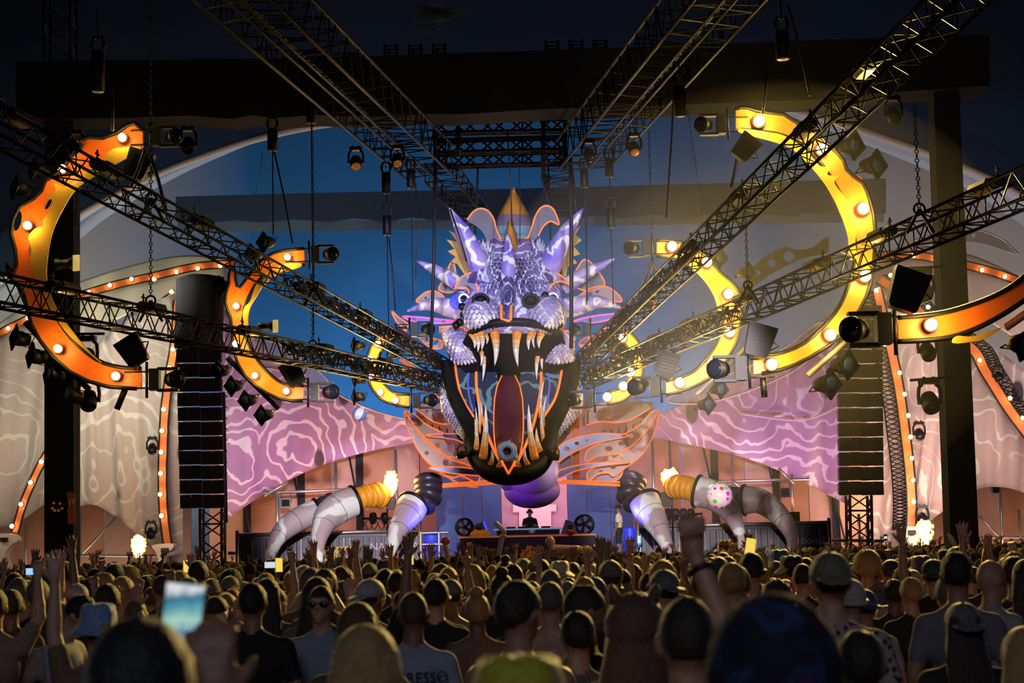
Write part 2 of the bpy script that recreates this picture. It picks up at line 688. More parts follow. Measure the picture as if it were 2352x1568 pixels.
for j in range(nv):
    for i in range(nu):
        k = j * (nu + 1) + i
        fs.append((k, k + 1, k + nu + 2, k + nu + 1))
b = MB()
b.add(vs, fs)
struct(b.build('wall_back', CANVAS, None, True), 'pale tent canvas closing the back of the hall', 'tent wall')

# roof membrane with its arched rear hem
ROOFM = mat('roof_membrane', (0.005, 0.014, 0.036), 0.9, spec=0.08, var=0.35, vscale=0.16, bump=0.5, bscale=0.5)
arc_px = cr([(-700, 1080), (-260, 800), (0, 640), (170, 500), (340, 408), (480, 352), (610, 312), (760, 282), (960, 262), (1180, 246), (1400, 238), (1600, 236),
             (1790, 246), (1950, 288), (2100, 338), (2230, 388), (2352, 450), (2640, 640), (3060, 900)], 5)
rows = []
hem = [P(x, y, 76) for x, y in arc_px]
def roofrow(y, lift, k):
    out = []
    for h in hem:
        e = (h.x / 26.0) ** 2
        out.append(Vector((h.x * k, y + 0.0 * e, h.z + lift + 0.25 * math.sin(h.x * 1.7))))
    return out
rows = [hem, roofrow(72, 0.55, 1.0), roofrow(66, 1.7, 1.02), roofrow(56, 3.2, 1.05), roofrow(44, 4.4, 1.1), roofrow(28, 5.2, 1.2), roofrow(8, 5.2, 1.3), roofrow(-8, 4.5, 1.4)]
b = MB()
b.loft(rows, closed=False, cap=False)
roof = struct(b.build('ceiling', ROOFM, None, True), 'dark tent roof membrane high over the crowd', 'tent roof')
b = MB()
b.tube([h + Vector((0, -0.1, -0.05)) for h in hem], 0.16, 8)
b.build('hem', mat('pale_hem', (0.5, 0.46, 0.45), 0.6), roof, True)
# pale lining strip that hangs just inside the hem
b = MB()
lo = [h + Vector((0, 5.0, 0.35 + 1.3 * math.exp(-((h.x) / 16.0) ** 2))) for h in hem]
b.loft([[h + Vector((0, 0.15, 0.0)) for h in hem], lo], closed=False, cap=False)
b.build('lining', mat('pale_lining', (0.42, 0.50, 0.58), 0.5, var=0.3, vscale=0.5), roof, True)
# crumpled clear sheets high in the roof
b = MB()
for (ax, ay, bx, by, n) in ((935, 8, 1010, 2, 9), (940, 28, 1050, 6, 8), (945, 60, 1000, 34, 7)):
    for k in range(n * 2):
        p0 = P(ax + k * 1.5, ay + k * 1.6, 45)
        p1 = P(bx + k * 2.2, by + k * 0.8 + 6, 46)
        mid = (p0 + p1) / 2 + Vector((0.02 * (k % 3), 0, -0.06 - 0.02 * (k % 4)))
        b.tube([p0, mid, p1], [0.004, 0.014, 0.004], 5)
b.build('crumpled_sheet', mat('clear_plastic', (0.10, 0.14, 0.18), 0.3, var=0.1), roof, True)

# ---------------------------------------------------------------- black portal
YH = 48.0
top_l = [(50, 156), (350, 152), (700, 148), (1180, 133), (1590, 118), (1900, 106), (2259, 94)]
bot_l = cr([(2259, 212), (2190, 214), (2146, 219), (1990, 229), (1960, 239), (1850, 243), (1650, 250), (1500, 256), (1300, 262), (1180, 268), (1050, 276), (960, 274), (800, 280),
         (730, 277), (640, 284), (585, 278), (540, 286), (470, 280), (430, 279), (330, 283), (168, 286), (102, 284), (52, 258)], 2)
o = plate('beam_header', [top_l + bot_l], YH, 1.3, BLACK)
struct(o, 'huge black cloth-wrapped header beam across the portal', 'beam')
for nm, a, c2 in (('pillar_left', (102, 168, 270), (102, 169, 1330)), ('pillar_right', (2145, 2204, 212), (2186, 2252, 1330))):
    b = MB()
    r = []
    for (x0, x1, y) in (c2, a):
        p0, p1 = P(x0, y, YH - 0.4), P(x1, y, YH - 0.4)
        if y > 1200:
            p0.z = p1.z = 0
        else:
            p0.z += 1.0
            p1.z += 1.0
        r.append([p0, p1, p1 + Vector((0, 0.75, 0)), p0 + Vector((0, 0.75, 0))])
    b.loft(r)
    o = struct(b.build(nm, BLACK), 'black cloth-wrapped portal pillar ' + ('with orange smile of dots' if 'left' in nm else 'beside the far flame jet'), 'pillar')
    if 'left' in nm:
        pl = o
        b = MB()
        for (x, y) in ((123, 1155), (137.5, 1156), (120, 1167), (142, 1167), (125.5, 1172), (134, 1172)):
            p = P(x, y, YH - 0.43)
            b.tube([p, p + Vector((0, 0.05, 0))], 0.034, 12)
        d = b.build('printed_dots', mat('orange_print', (0.8, 0.25, 0.05), 0.5, emit=(1, 0.3, 0.05), es=0.12, var=0), o, label='orange dots forming a smiling face')
        d['kind'] = 'stuff'
t = thing('banner', 'narrow orange banner with white marks hung on the black pillar', 'banner', P(163, 1205, 47.4))
plate('cloth', [[(154, 1129), (172, 1131), (173, 1204), (156, 1203)]], 47.4, 0.03, mat('banner_orange', (0.75, 0.16, 0.06), 0.7), t)
for c in ((161, 1153, 2.6, 10), (168, 1152, 2.4, 8)):
    plate('white_mark', [circ(*c)], 47.36, 0.02, WHITE, t)

# paler header far behind, the haze put into its blue grey colour
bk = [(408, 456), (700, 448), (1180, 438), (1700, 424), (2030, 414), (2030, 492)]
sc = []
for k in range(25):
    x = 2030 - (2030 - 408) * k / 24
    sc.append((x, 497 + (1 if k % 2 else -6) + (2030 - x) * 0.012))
o = plate('beam_rear', [bk + sc], 86, 1.0, mat('haze_tinted_drape', (0.035, 0.065, 0.13), 0.9))
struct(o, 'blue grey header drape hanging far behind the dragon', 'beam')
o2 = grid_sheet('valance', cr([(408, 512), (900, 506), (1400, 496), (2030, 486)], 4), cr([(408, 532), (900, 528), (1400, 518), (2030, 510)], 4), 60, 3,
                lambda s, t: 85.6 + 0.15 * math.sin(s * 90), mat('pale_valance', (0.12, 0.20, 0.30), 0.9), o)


# ---------------------------------------------------------------- trusses
UNIT = {}


def unit_bar(m, n=6):
    k = (m.name, n)
    if k not in UNIT:
        b = MB()
        b.tube([(0, 0, 0), (0, 0, 1)], 1.0, n)
        me = bpy.data.meshes.new('brace')
        me.from_pydata(b.V, [], b.F)
        me.materials.append(m)
        me.polygons.foreach_set('use_smooth', [True] * len(me.polygons))
        UNIT[k] = me
    return UNIT[k]


def bar_obj(name, a, c, r, m, parent):
    a, c = Vector(a), Vector(c)
    o = bpy.data.objects.new(name, unit_bar(m))
    COL.objects.link(o)
    d = c - a
    base = BASE.get(parent.name, Vector((0, 0, 0)))
    o.parent = parent
    q = d.to_track_quat('Z', 'Y')
    o.location = a - base
    o.rotation_mode = 'QUATERNION'
    o.rotation_quaternion = q
    o.scale = (r, r, d.length)
    return o


def truss(name, label, A, B, w, h, pan, m, rc=0.028, rb=0.013, joined=False, group=None, side=None, cross=False, lower_mat=None):
    A, B = Vector(A), Vector(B)
    d = (B - A).normalized()
    sx = d.cross(Vector((0, 0, 1))) if side is None else Vector(side)
    sx = (sx - d * sx.dot(d)).normalized()
    up = sx.cross(d).normalized()
    t = thing(name, label, 'truss', A, group)
    cs = [(-1, -1), (1, -1), (1, 1), (-1, 1)]
    off = [sx * (w / 2 * a) + up * (h / 2 * c) for a, c in cs]
    for i, o in enumerate(off):
        b = MB()
        b.tube([A + o, B + o], rc, 8)
        b.build('chord', m, t, True)
    L = (B - A)
    jb = MB()
    for f in range(4):
        o1, o2 = off[f], off[(f + 1) % 4]
        for k in range(pan):
            p0 = A + L * (k / pan)
            p1 = A + L * ((k + 1) / pan)
            pr = [(p0 + o1, p1 + o2)] if k % 2 == 0 else [(p0 + o2, p1 + o1)]
            if cross and f % 2:
                pr = [(p0 + o1, p1 + o2), (p0 + o2, p1 + o1)]
            if k % 6 == 0:
                pr.append((p0 + o1, p0 + o2))
            for a, c in pr:
                if joined:
                    jb.bar(a, c, rb, 4)
                else:
                    bar_obj('brace', a, c, rb, m, t)
    if joined:
        o = jb.build('lattice', m, t)
        o['kind'] = 'stuff'
    return t, off


G = 'stage lighting trusses'
TR = {}
TR['lu'] = (P(-60, 262, 26.0), P(1022, 846, 56.0))
TR['ll'] = (P(-60, 655, 28.5), P(1022, 884, 56.5))
TR['ru'] = (P(2260, -60, 21.5), P(1332, 838, 56.0))
TR['rl'] = (P(2430, 398, 26.5), P(1332, 878, 56.5))
truss('lighting_truss', 'upper slanting black truss crossing the left flame ring towards the dragon', *TR['lu'], 0.42, 0.42, 60, DKMET, side=(1, 0, 0))
truss('lighting_truss', 'lower slanting black truss in front of the left line array', *TR['ll'], 0.46, 0.46, 64, DKMET, side=(1, 0, 0))
truss('lighting_truss', 'steep yellow-lit truss running down from the upper right corner to the dragon', *TR['ru'], 0.42, 0.42, 70, DKMET, side=(1, 0, 0))
truss('lighting_truss', 'shallow yellow-lit truss below the steep one right of the dragon', *TR['rl'], 0.46, 0.46, 64, DKMET, side=(1, 0, 0))

# wide roof trusses
for (nm, a, c) in (('wide black roof truss descending from the top left of the hall', P(330, -240, 29), P(985, 372, 50)),
                   ('wide black roof truss descending from the top right of the hall', P(1880, -300, 28), P(1338, 356, 50))):
    t, off = truss('roof_truss', nm, a, c, 1.35, 0.85, 44, BLKM, rc=0.04, rb=0.016, joined=True, side=(1, 0, 0))
    A_, B_ = Vector(a), Vector(c)
    for k in (-1, 1):
        b = MB()
        b.tube([A_ + Vector((0.12 * k, 0, -0.42)), B_ + Vector((0.12 * k, 0, -0.42))], 0.035, 8)
        b.build('chord', BLKM, t, True)

# rear pair running down behind the dragon, and the cross ladders between
truss('hanging_truss', 'black truss with shackles hanging behind the dragon horn, nearest the left roof truss', P(1012, 396, 50), P(1096, 500, 62), 0.85, 0.5, 16, DKMET, joined=True, side=(1, 0, 0))
truss('hanging_truss', 'black truss with shackles hanging behind the dragon horn, nearest the right roof truss', P(1278, 386, 50), P(1300, 492, 62), 0.80, 0.5, 16, DKMET, joined=True, side=(1, 0, 0))
for i, (y0, y1, lb) in enumerate(((292, 286, 'topmost'), (338, 330, 'middle'), (370, 362, 'lowest'))):
    truss('cross_truss', lb + ' of the three black cross trusses above the dragon crest', P(1000, y0, 50.4 + i * 1.6), P(1300, y1, 50.4 + i * 1.6), 0.3, 0.36, 9, BLKM, rc=0.05, rb=0.028, side=(0, 1, 0))
for i, (x, y0, y1) in enumerate(((1000, 268, 400), (1052, 268, 360), (1248, 258, 395), (1298, 258, 392))):
    b = MB()
    b.tube([P(x, y0, 49.6), P(x, y1, 49.6)], 0.06, 8)
    for k in range(3):
        p = P(x, y0 + (y1 - y0) * (k + 0.5) / 3, 49.6)
        b.torus(p, (0, 0, 1), 0.09, 0.02, 12, 6)
    tag(b.build('hanging_post', BLKM, None, True), ['first', 'second', 'third', 'fourth'][i] + ' black hanging post from the left between the roof trusses', 'post', 'posts between the roof trusses')

# ground-support towers above the header
truss('truss_tower', 'dim lattice tower rising above the black header over the smiling pillar', P(139, 300, 49.5), P(137, -60, 49.5), 0.72, 0.72, 9, DKMET, joined=True, side=(1, 0, 0))
truss('truss_tower', 'dim lattice tower rising above the black header at the far right', P(2170, 250, 49.5), P(2160, -60, 49.5), 0.66, 0.66, 9, DKMET, joined=True, side=(1, 0, 0))
for i, (x, y) in enumerate(((899, 140), (955, 139), (1010, 138), (1267, 131), (1322, 129), (1377, 128))):
    t = thing('truss_stub', '%s short ladder-like truss end from the left standing on the black header' % ['first', 'second', 'third', 'fourth', 'fifth', 'sixth'][i], 'truss', P(x, y, 47.6), 'truss ends on the header')
    sgn = 1 if x < 1180 else -0.3
    a0, a1 = P(x - 13, y + 3, 47.6), P(x - 14 - 2 * sgn, y - 37, 47.6)
    c0, c1 = P(x + 16, y + 3, 47.6), P(x + 14 - 3 * sgn, y - 38, 47.6)
    bar_obj('rail', a0, a1, 0.035, DKMET, t)
    bar_obj('rail', c0, c1, 0.035, DKMET, t)
    bar_obj('rail', a0 + Vector((0.12, 0.5, 0)), a1 + Vector((0.08, 0.5, 0)), 0.03, DKMET, t)
    for k in range(5):
        f = (k + 0.6) / 5
        bar_obj('rung', a0.lerp(a1, f), c0.lerp(c1, f), 0.02, DKMET, t)

# ---------------------------------------------------------------- wing cloths and lamp arches behind the stage
CLOTHM = swirl_mat('wing_print_mauve', (0.40, 0.23, 0.46), (0.56, 0.36, 0.52), (0.84, 0.78, 0.88), 0.55, 8.0, 0.74, spots=0.42)
CLOTHC = swirl_mat('wing_print_cream', (0.58, 0.48, 0.42), (0.66, 0.52, 0.46), (0.80, 0.74, 0.66), 0.35, 9.0, 0.78, spots=0.36)
CLOTHR = swirl_mat('wing_print_rose', (0.60, 0.42, 0.42), (0.68, 0.48, 0.44), (0.84, 0.76, 0.72), 0.40, 9.0, 0.78, spots=0.38)
wav = lambda y0, a, f, ph: (lambda s, t: y0 + a * math.sin(s * f + ph) * (0.3 + t) + 0.5 * a * math.sin(s * f * 2.3 + t * 3))
sheets = []
def wing(label, top, bot, y0, m):
    o = grid_sheet('wing_cloth', cr(top, 6), cr(bot, 6), 48, 24, wav(y0, 0.12, 22, 1.0), m, None, 0.02)
    tag(o, label, 'stage cloth')
wing('mauve printed wing cloth with swirls stretched between left line array and dragon', [(505, 700), (600, 790), (700, 868), (800, 915), (880, 948), (950, 966)],
     [(505, 1206), (560, 1165), (650, 1110), (740, 1068), (850, 1036), (955, 1016)], 67.0, CLOTHM)
wing('violet printed wing cloth with spirals stretched between dragon and right line array', [(1495, 960), (1560, 930), (1660, 880), (1760, 830), (1860, 760), (1950, 680)],
     [(1495, 1003), (1580, 1020), (1700, 1048), (1800, 1085), (1880, 1125), (1950, 1160)], 67.0, CLOTHM)
wing('cream printed wing cloth between smiling pillar and left line array', [(170, 900), (230, 790), (300, 730), (360, 690), (420, 670)],
     [(165, 1170), (205, 1158), (240, 1170), (300, 1215), (420, 1330)], 71.0, CLOTHC)
wing('pale wing cloth outside the smiling pillar at the edge of the stage', [(-140, 900), (-40, 800), (60, 745), (150, 730), (260, 740)],
     [(-140, 1290), (-60, 1230), (40, 1200), (100, 1160), (165, 1130)], 73.5, CLOTHC)
wing('rose printed wing cloth between right line array and right black pillar', [(1990, 660), (2040, 665), (2080, 690), (2130, 740), (2200, 840)],
     [(1900, 1130), (1990, 1240), (2060, 1330), (2120, 1215), (2200, 1150)], 71.0, CLOTHR)
wing('rose wing cloth with dark marks beyond the right black pillar', [(2130, 700), (2200, 740), (2270, 790), (2352, 850), (2480, 960)],
     [(2170, 1170), (2230, 1128), (2290, 1118), (2352, 1132), (2480, 1190)], 73.5, CLOTHR)
wing('pale upper wing cloth rising behind the left line array', [(-160, 860), (60, 700), (230, 630), (400, 588), (520, 590)],
     [(-160, 1000), (40, 860), (220, 760), (380, 690), (520, 730)], 77.0, mat('cream_cloth', (0.70, 0.66, 0.54), 0.8, var=0.15, vscale=0.4))
wing('pale upper wing cloth rising behind the right lamp ring', [(1940, 640), (2060, 570), (2200, 576), (2352, 640), (2560, 760)],
     [(1940, 720), (2060, 668), (2200, 700), (2352, 790), (2560, 930)], 77.0, mat('rose_cloth', (0.56, 0.45, 0.42), 0.8, var=0.15, vscale=0.4))

ARCH = mat('arch_orange', (0.88, 0.22, 0.05), 0.5, var=0.12, vscale=0.8)


def arch(label, ctr, wpx, Y, bulbs, truss_side=0, br=0.085):
    """broad lamp-studded rib; ctr is its middle line"""
    pts = cr(ctr, 8)
    L, R = [], []
    for i, p in enumerate(pts):
        a = np.array(pts[max(i - 1, 0)])
        c = np.array(pts[min(i + 1, len(pts) - 1)])
        d = (c - a) / max(np.linalg.norm(c - a), 1e-6)
        n = np.array((-d[1], d[0]))
        w = wpx / 2
        L.append(tuple(np.array(p) + n * w))
        R.append(tuple(np.array(p) - n * w))
    t = thing('lamp_arch', label, 'lamp arch', P(pts[-1][0], pts[-1][1], Y), 'orange lamp arches of the wings')
    plate('band', [L + R[::-1]], Y, 0.25, ARCH, t)
    for side in (L, R):
        b = MB()
        b.tube(pline(side, Y - 0.14), 0.035, 6)
        b.build('edge_tube', BLKM, t, True)
    if truss_side:
        side = L if truss_side > 0 else R
        ln = pline(side, Y + 0.2)
        n = Vector((truss_side * -0.5, 0, 0))
        b = MB()
        b.tube([p + n for p in ln], 0.03, 6)
        for k in range(0, len(ln) - 1):
            b.bar(ln[k], ln[k + 1] + n, 0.02, 4)
            b.bar(ln[k] + n, ln[k + 1], 0.02, 4)
        b.build('backing_lattice', DKMET, t)['kind'] = 'stuff'
    for (x, y) in bulbs:
        p = P(x, y, Y - 0.22)
        b = MB()
        b.ell(p, br, 10, 6)
        bo = b.build('bulb', BULBS, t, True)
        b = MB()
        b.tube([p + Vector((0, 0.05, 0)), p + Vector((0, 0.16, 0))], br * 1.15, 10)
        b.build('socket', BLKM, bo)


arch('upright orange lamp arch left of the left line array', [(409, 690), (401, 790), (391, 850), (379, 940), (375, 1020), (373, 1100), (376, 1180), (385, 1250)], 19, 70.4,
     [(420, 703), (397, 802), (389, 845), (376, 940), (372, 989), (370, 1038), (369, 1087), (368, 1135), (371, 1184)], 0)
arch('slanting orange lamp arch reaching down behind the smiling pillar', [(405, 672), (356, 708), (316, 747), (278, 787), (230, 850), (170, 945), (103, 1050), (75, 1105), (52, 1160), (34, 1222)], 16, 72.6,
     [(394, 670), (356, 708), (316, 747), (278, 787), (95, 1060), (70, 1108), (48, 1158), (27, 1208)], 0)
arch('long shallow orange lamp arch sweeping left behind the flame rings', [(540, 606), (454, 612), (354, 634), (252, 658), (150, 692), (64, 733), (-40, 785)], 17, 76.0,
     [(506, 610), (454, 616), (405, 624), (354, 641), (302, 641), (252, 655), (204, 671), (64, 730), (19, 754)], 0)
arch('upright orange lamp arch right of the right line array', [(2014, 665), (2032, 740), (2053, 830), (2068, 910), (2080, 1000), (2090, 1090), (2094, 1160), (2092, 1215)], 22, 70.4,
     [(2013, 667), (2032, 790), (2066, 856), (2077, 905), (2086, 954), (2091, 1003), (2094, 1052), (2097, 1102), (2098, 1152)], 1)
arch('slanting orange lamp arch passing behind the right black pillar', [(2020, 640), (2080, 685), (2134, 735), (2232, 800), (2262, 850), (2312, 930), (2352, 985), (2420, 1075)], 24, 72.6,
     [(2018, 665), (2046, 632), (2132, 705), (2250, 827), (2320, 914), (2349, 960)], -1)
arch('long shallow orange lamp arch sweeping right behind the lamp rings', [(1960, 588), (2090, 586), (2150, 594), (2257, 618), (2352, 650), (2460, 700)], 18, 76.0,
     [(2098, 587), (2152, 594), (2256, 620), (2308, 635)], 0)
# ---------------------------------------------------------------- haze in the hall
def haze(label, c, r, dens, col=(1, 1, 1), shells=1):
    hz = bpy.data.materials.new('smoke_haze')
    hz.use_nodes = True
    nt = hz.node_tree
    nt.nodes.remove(nt.nodes['Principled BSDF'])
    sv = nt.nodes.new('ShaderNodeVolumeScatter')
    sv.inputs['Color'].default_value = col + (1,)
    sv.inputs['Density'].default_value = dens
    sv.inputs['Anisotropy'].default_value = 0.3
    nt.links.new(sv.outputs[0], nt.nodes['Material Output'].inputs['Volume'])
    t = None
    for k in range(shells):
        b = MB()
        f = 1.0 - 0.28 * k
        b.ell(c, tuple(q * f for q in r), 28, 16)
        o = b.build('haze' if t is None else 'denser_core', hz, None, True)
        if t is None:
            t = tag(o, label, 'haze', kind='stuff')
        else:
            o.parent = t
            o['kind'] = 'stuff'


haze('golden smoke drifting around the right lamp rings', (5.3, 43.5, 7.1), (5.8, 13, 4.9), 0.0062, (1, 1, 1), 2)


# ---------------------------------------------------------------- lamps
def bulb(t, p, r, energy, col=YEL, big=True, cone=False):
    b = MB()
    b.ell(p, r, 14, 8)
    bo = b.build('bulb', BULB, t, True)
    b = MB()
    b.tube([p + Vector((0, r * 0.7, 0)), p + Vector((0, r * 2.2, 0))], [r * 1.25, r * 0.8], 12)
    b.build('socket', BLKM, bo)
    if energy:
        l = light('POINT', 'bulb_light', p, None, energy, col, r * 1.35)
        put_under(l, t)


def ring(label, outer, inner, Y, bulbs, yellow=None, br=0.075, energy=60, holes=(), end_y=None, rails=True):
    oc, ic = cr(outer, 5), cr(inner, 5)
    t = thing('flame_ring', label, 'lamp ring', P(outer[-1][0], outer[-1][1], Y), 'orange flame rings flanking the dragon')
    plate('orange_band', [oc + ic] + [circ(*h) for h in holes], Y, 0.12, ORANGE, t)
    if yellow:
        plate('yellow_band', [cr(yellow, 5, True)], Y - 0.22, 0.06, YELLOW, t)
    # cable duct along the outer edge and rail along the inner one
    for nm, ln, off in (('edge_rail', oc, -0.10), ('edge_rail', ic, -0.10)):
        b = MB()
        k = max(1, len(ln) // 26)
        b.tube(pline(ln[::k], Y + off), 0.04 if rails else 0.025, 7)
        b.build(nm, BLKM, t, True)
    for (x, y) in bulbs:
        bulb(t, P(x, y, Y - 0.32), br, energy)
    return t


ring('large left flame ring in front of the smiling pillar',
     [(330, 300), (303, 281), (282, 297), (245, 316), (205, 314), (178, 325), (192, 338), (168, 352), (140, 392), (98, 420), (92, 448), (50, 468), (30, 505), (26, 545), (40, 590), (30, 622), (16, 604), (22, 640), (48, 660), (60, 700), (72, 745),
      (98, 790), (140, 838), (190, 870), (250, 888), (325, 893)],
     [(325, 846), (270, 842), (220, 825), (172, 785), (137, 740), (112, 690), (101, 640), (102, 590), (114, 530), (138, 475), (168, 432), (215, 398), (270, 362), (328, 338)], 35.0,
     [(280, 315), (142, 387), (62, 517), (132, 800), (265, 863)],
     [(326, 340), (290, 338), (255, 345), (232, 370), (200, 390), (176, 412), (150, 430), (126, 422), (128, 440), (105, 450), (122, 462), (112, 486), (100, 505), (98, 520), (82, 525), (66, 545), (72, 570), (72, 610),
      (88, 650), (110, 700), (150, 760), (195, 803), (232, 832), (196, 796), (152, 740), (122, 690), (108, 640), (110, 590), (122, 530), (148, 475), (176, 434), (222, 402), (275, 372)],
     energy=50, holes=[(41, 508, 10, 24, 18, 0.2), (112, 468, 6, 16, 14, 0.45), (72, 575, 4, 14, 12, 0.1)])
ring('smaller left flame ring with forked upper arm between the trusses',
     [(699, 571), (660, 574), (622, 584), (592, 606), (566, 640), (548, 662), (541, 640), (541, 620), (527, 622), (526, 650), (519, 672), (518, 700), (530, 730), (534, 780), (541, 820), (562, 862), (602, 896), (650, 918), (697, 921)],
     [(697, 886), (652, 881), (617, 856), (591, 825), (571, 790), (560, 750), (561, 712), (576, 672), (602, 637), (642, 616), (700, 607)], 45.0,
     [(660, 590), (542, 702), (541, 789), (585, 862), (657, 898)],
     [(690, 605), (655, 606), (620, 622), (604, 632), (606, 645), (588, 655), (576, 690), (562, 706), (558, 726), (564, 765), (572, 764), (570, 735), (574, 708), (590, 680), (606, 655), (640, 630), (688, 614)],
     energy=85)
ring('smallest left flame ring right beside the dragon jaw',
     [(935, 752), (900, 757), (868, 775), (850, 800), (842, 835), (846, 870), (860, 900), (885, 922), (940, 936)],
     [(940, 905), (903, 900), (881, 880), (868, 855), (866, 832), (876, 806), (894, 786), (935, 778)], 53.5,
     [(868, 789), (851, 823), (853, 865), (873, 900), (908, 919)], None, 0.085, 150)
ring('large right lamp ring in front of the right line array',
     [(1689, 250), (1712, 246), (1745, 256), (1800, 262), (1826, 280), (1870, 300), (1900, 330), (1935, 362), (1948, 395), (1982, 420), (1996, 452), (2008, 500), (2010, 560), (2002, 640), (1986, 690), (1955, 740), (1915, 785),
      (1850, 826), (1790, 850), (1730, 860)],
     [(1730, 815), (1788, 812), (1846, 788), (1895, 745), (1930, 700), (1952, 645), (1964, 590), (1962, 540), (1946, 480), (1916, 420), (1876, 362), (1836, 328), (1780, 306), (1690, 296)], 35.5,
     [(1744, 277), (1889, 342), (1984, 478), (1988, 633), (1908, 768), (1774, 836)],
     [(1702, 296), (1760, 304), (1800, 312), (1850, 345), (1880, 380), (1905, 385), (1900, 402), (1924, 405), (1916, 420), (1940, 455), (1952, 480), (1966, 520), (1964, 560), (1968, 592), (1950, 592), (1948, 545), (1930, 490), (1900, 430), (1860, 380), (1815, 340), (1765, 322), (1702, 306)],
     br=0.105, energy=330, holes=[(1975, 412, 4, 9, 12, -0.4)])
ring('smaller right lamp ring between the two yellow-lit trusses',
     [(1508, 551), (1560, 556), (1612, 580), (1652, 622), (1690, 658), (1704, 700), (1700, 752), (1684, 802), (1650, 850), (1598, 886), (1530, 907)],
     [(1530, 875), (1588, 856), (1625, 820), (1650, 780), (1661, 740), (1656, 700), (1638, 660), (1610, 626), (1568, 598), (1508, 588)], 45.5,
     [(1544, 565), (1624, 601), (1674, 674), (1677, 762), (1636, 835), (1562, 878)],
     [(1590, 600), (1612, 620), (1634, 645), (1650, 680), (1660, 712), (1650, 712), (1640, 680), (1622, 650), (1602, 628), (1584, 612)], 0.115, 330)
ring('smallest right lamp ring close beside the dragon jaw',
     [(1405, 752), (1440, 760), (1466, 785), (1478, 820), (1474, 862), (1458, 896), (1430, 920), (1395, 928)],
     [(1395, 900), (1422, 892), (1440, 872), (1450, 846), (1450, 818), (1440, 795), (1424, 782), (1405, 780)], 53.5,
     [(1430, 775), (1450, 810), (1448, 854), (1432, 886), (1395, 911)], None, 0.12, 300)
ring('orange lamp band nearest the camera entering from the right edge',
     [(2062, 784), (2140, 780), (2205, 768), (2275, 738), (2352, 690), (2450, 610)],
     [(2450, 540), (2352, 634), (2290, 676), (2205, 708), (2140, 722), (2062, 729)], 27.0,
     [(2140, 745)], [(2196, 772), (2236, 772), (2300, 752), (2262, 778), (2225, 786), (2190, 788)], 0.085, 200)


def rotz(a):
    return Matrix.Rotation(a, 3, 'Z')


def moving_head(p, dx, s, label, group='moving heads on the ring ends', tilt=0.5):
    """lamp lying on its side: post, base, two-armed yoke and barrel with lens"""
    X, Z, Yv = Vector((dx, 0, 0)), Vector((0, 0, 1)), Vector((0, 1, 0))
    t = thing('moving_head_lamp', label, 'stage lamp', p, group)
    b = MB()
    b.tube([p + Z * 0.62 * s - X * 0.12 * s, p - Z * 0.62 * s - X * 0.12 * s], 0.05 * s, 8)
    b.build('mounting_post', BLKM, t, True)
    for z in (-0.28, 0.28):
        b = MB()
        b.tube([p - X * 0.9 * s + Z * z * s, p - X * 0.08 * s + Z * z * s], 0.03 * s, 6)
        b.build('clamp_arm', BLKM, t, True)
    b = MB()
    b.box(p + X * 0.16 * s, (0.34 * s, 0.44 * s, 0.74 * s))
    b.box(p + X * 0.02 * s + Z * 0.3 * s, (0.14 * s, 0.2 * s, 0.08 * s))
    b.box(p + X * 0.02 * s - Z * 0.3 * s, (0.14 * s, 0.2 * s, 0.08 * s))
    b.build('base', BLKM, t)
    for z in (-1, 1):
        b = MB()
        b.box(p + X * 0.62 * s + Z * z * 0.37 * s, (0.72 * s, 0.3 * s, 0.09 * s))
        b.build('yoke_arm', BLKM, t)
    f = (Vector((dx * 0.75, -1, -0.05))).normalized()
    c = p + X * 0.80 * s
    b = MB()
    b.tube([c - f * 0.3 * s, c - f * 0.24 * s, c + f * 0.12 * s, c + f * 0.26 * s, c + f * 0.30 * s], [0.14 * s, 0.24 * s, 0.30 * s, 0.32 * s, 0.29 * s], 18)
    h = b.build('barrel', BLKM, t, True)
    b = MB()
    b.ell(c + f * 0.27 * s, (0.25 * s, 0.25 * s, 0.25 * s), 16, 8, z0=-0.99)
    b2 = MB()
    b2.tube([c + f * 0.29 * s, c + f * 0.33 * s, c + f * 0.36 * s], [0.26 * s, 0.22 * s, 0.08 * s], 18)
    b2.build('lens', GLASS, h, True)
    return t


MH = [(352, 315, 35, 1, 0.48, 'moving head lamp at the upper tip of the large left flame ring'), (345, 872, 35, 1, 0.55, 'moving head lamp at the lower tip of the large left flame ring'),
      (716, 585, 45, 1, 0.56, 'moving head lamp at the upper tip of the smaller left flame ring'), (714, 901, 45, 1, 0.58, 'moving head lamp at the lower tip of the smaller left flame ring'),
      (946, 757, 53.5, 1, 0.56, 'moving head lamp at the upper tip of the smallest left flame ring'), (950, 920, 53.5, 1, 0.58, 'moving head lamp at the lower tip of the smallest left flame ring'),
      (1665, 286, 35.5, -1, 0.50, 'moving head lamp at the upper tip of the large right lamp ring'), (1712, 846, 35.5, -1, 0.62, 'moving head lamp at the lower tip of the large right lamp ring'),
      (1492, 569, 45.5, -1, 0.54, 'moving head lamp at the upper tip of the smaller right lamp ring'), (1512, 888, 45.5, -1, 0.64, 'moving head lamp at the lower tip of the smaller right lamp ring'),
      (1352, 755, 53.5, -1, 0.48, 'moving head lamp left of the smallest right lamp ring, at dragon cheek height'), (1360, 917, 53.5, -1, 0.62, 'moving head lamp below the smallest right lamp ring, beside the scaled jaw'),
      (2044, 755, 27, -1, 0.62, 'large moving head lamp on the orange band nearest the camera')]
for x, y, Y, d, s, lb in MH:
    moving_head(P(x, y, Y - 0.1), d, s, lb)


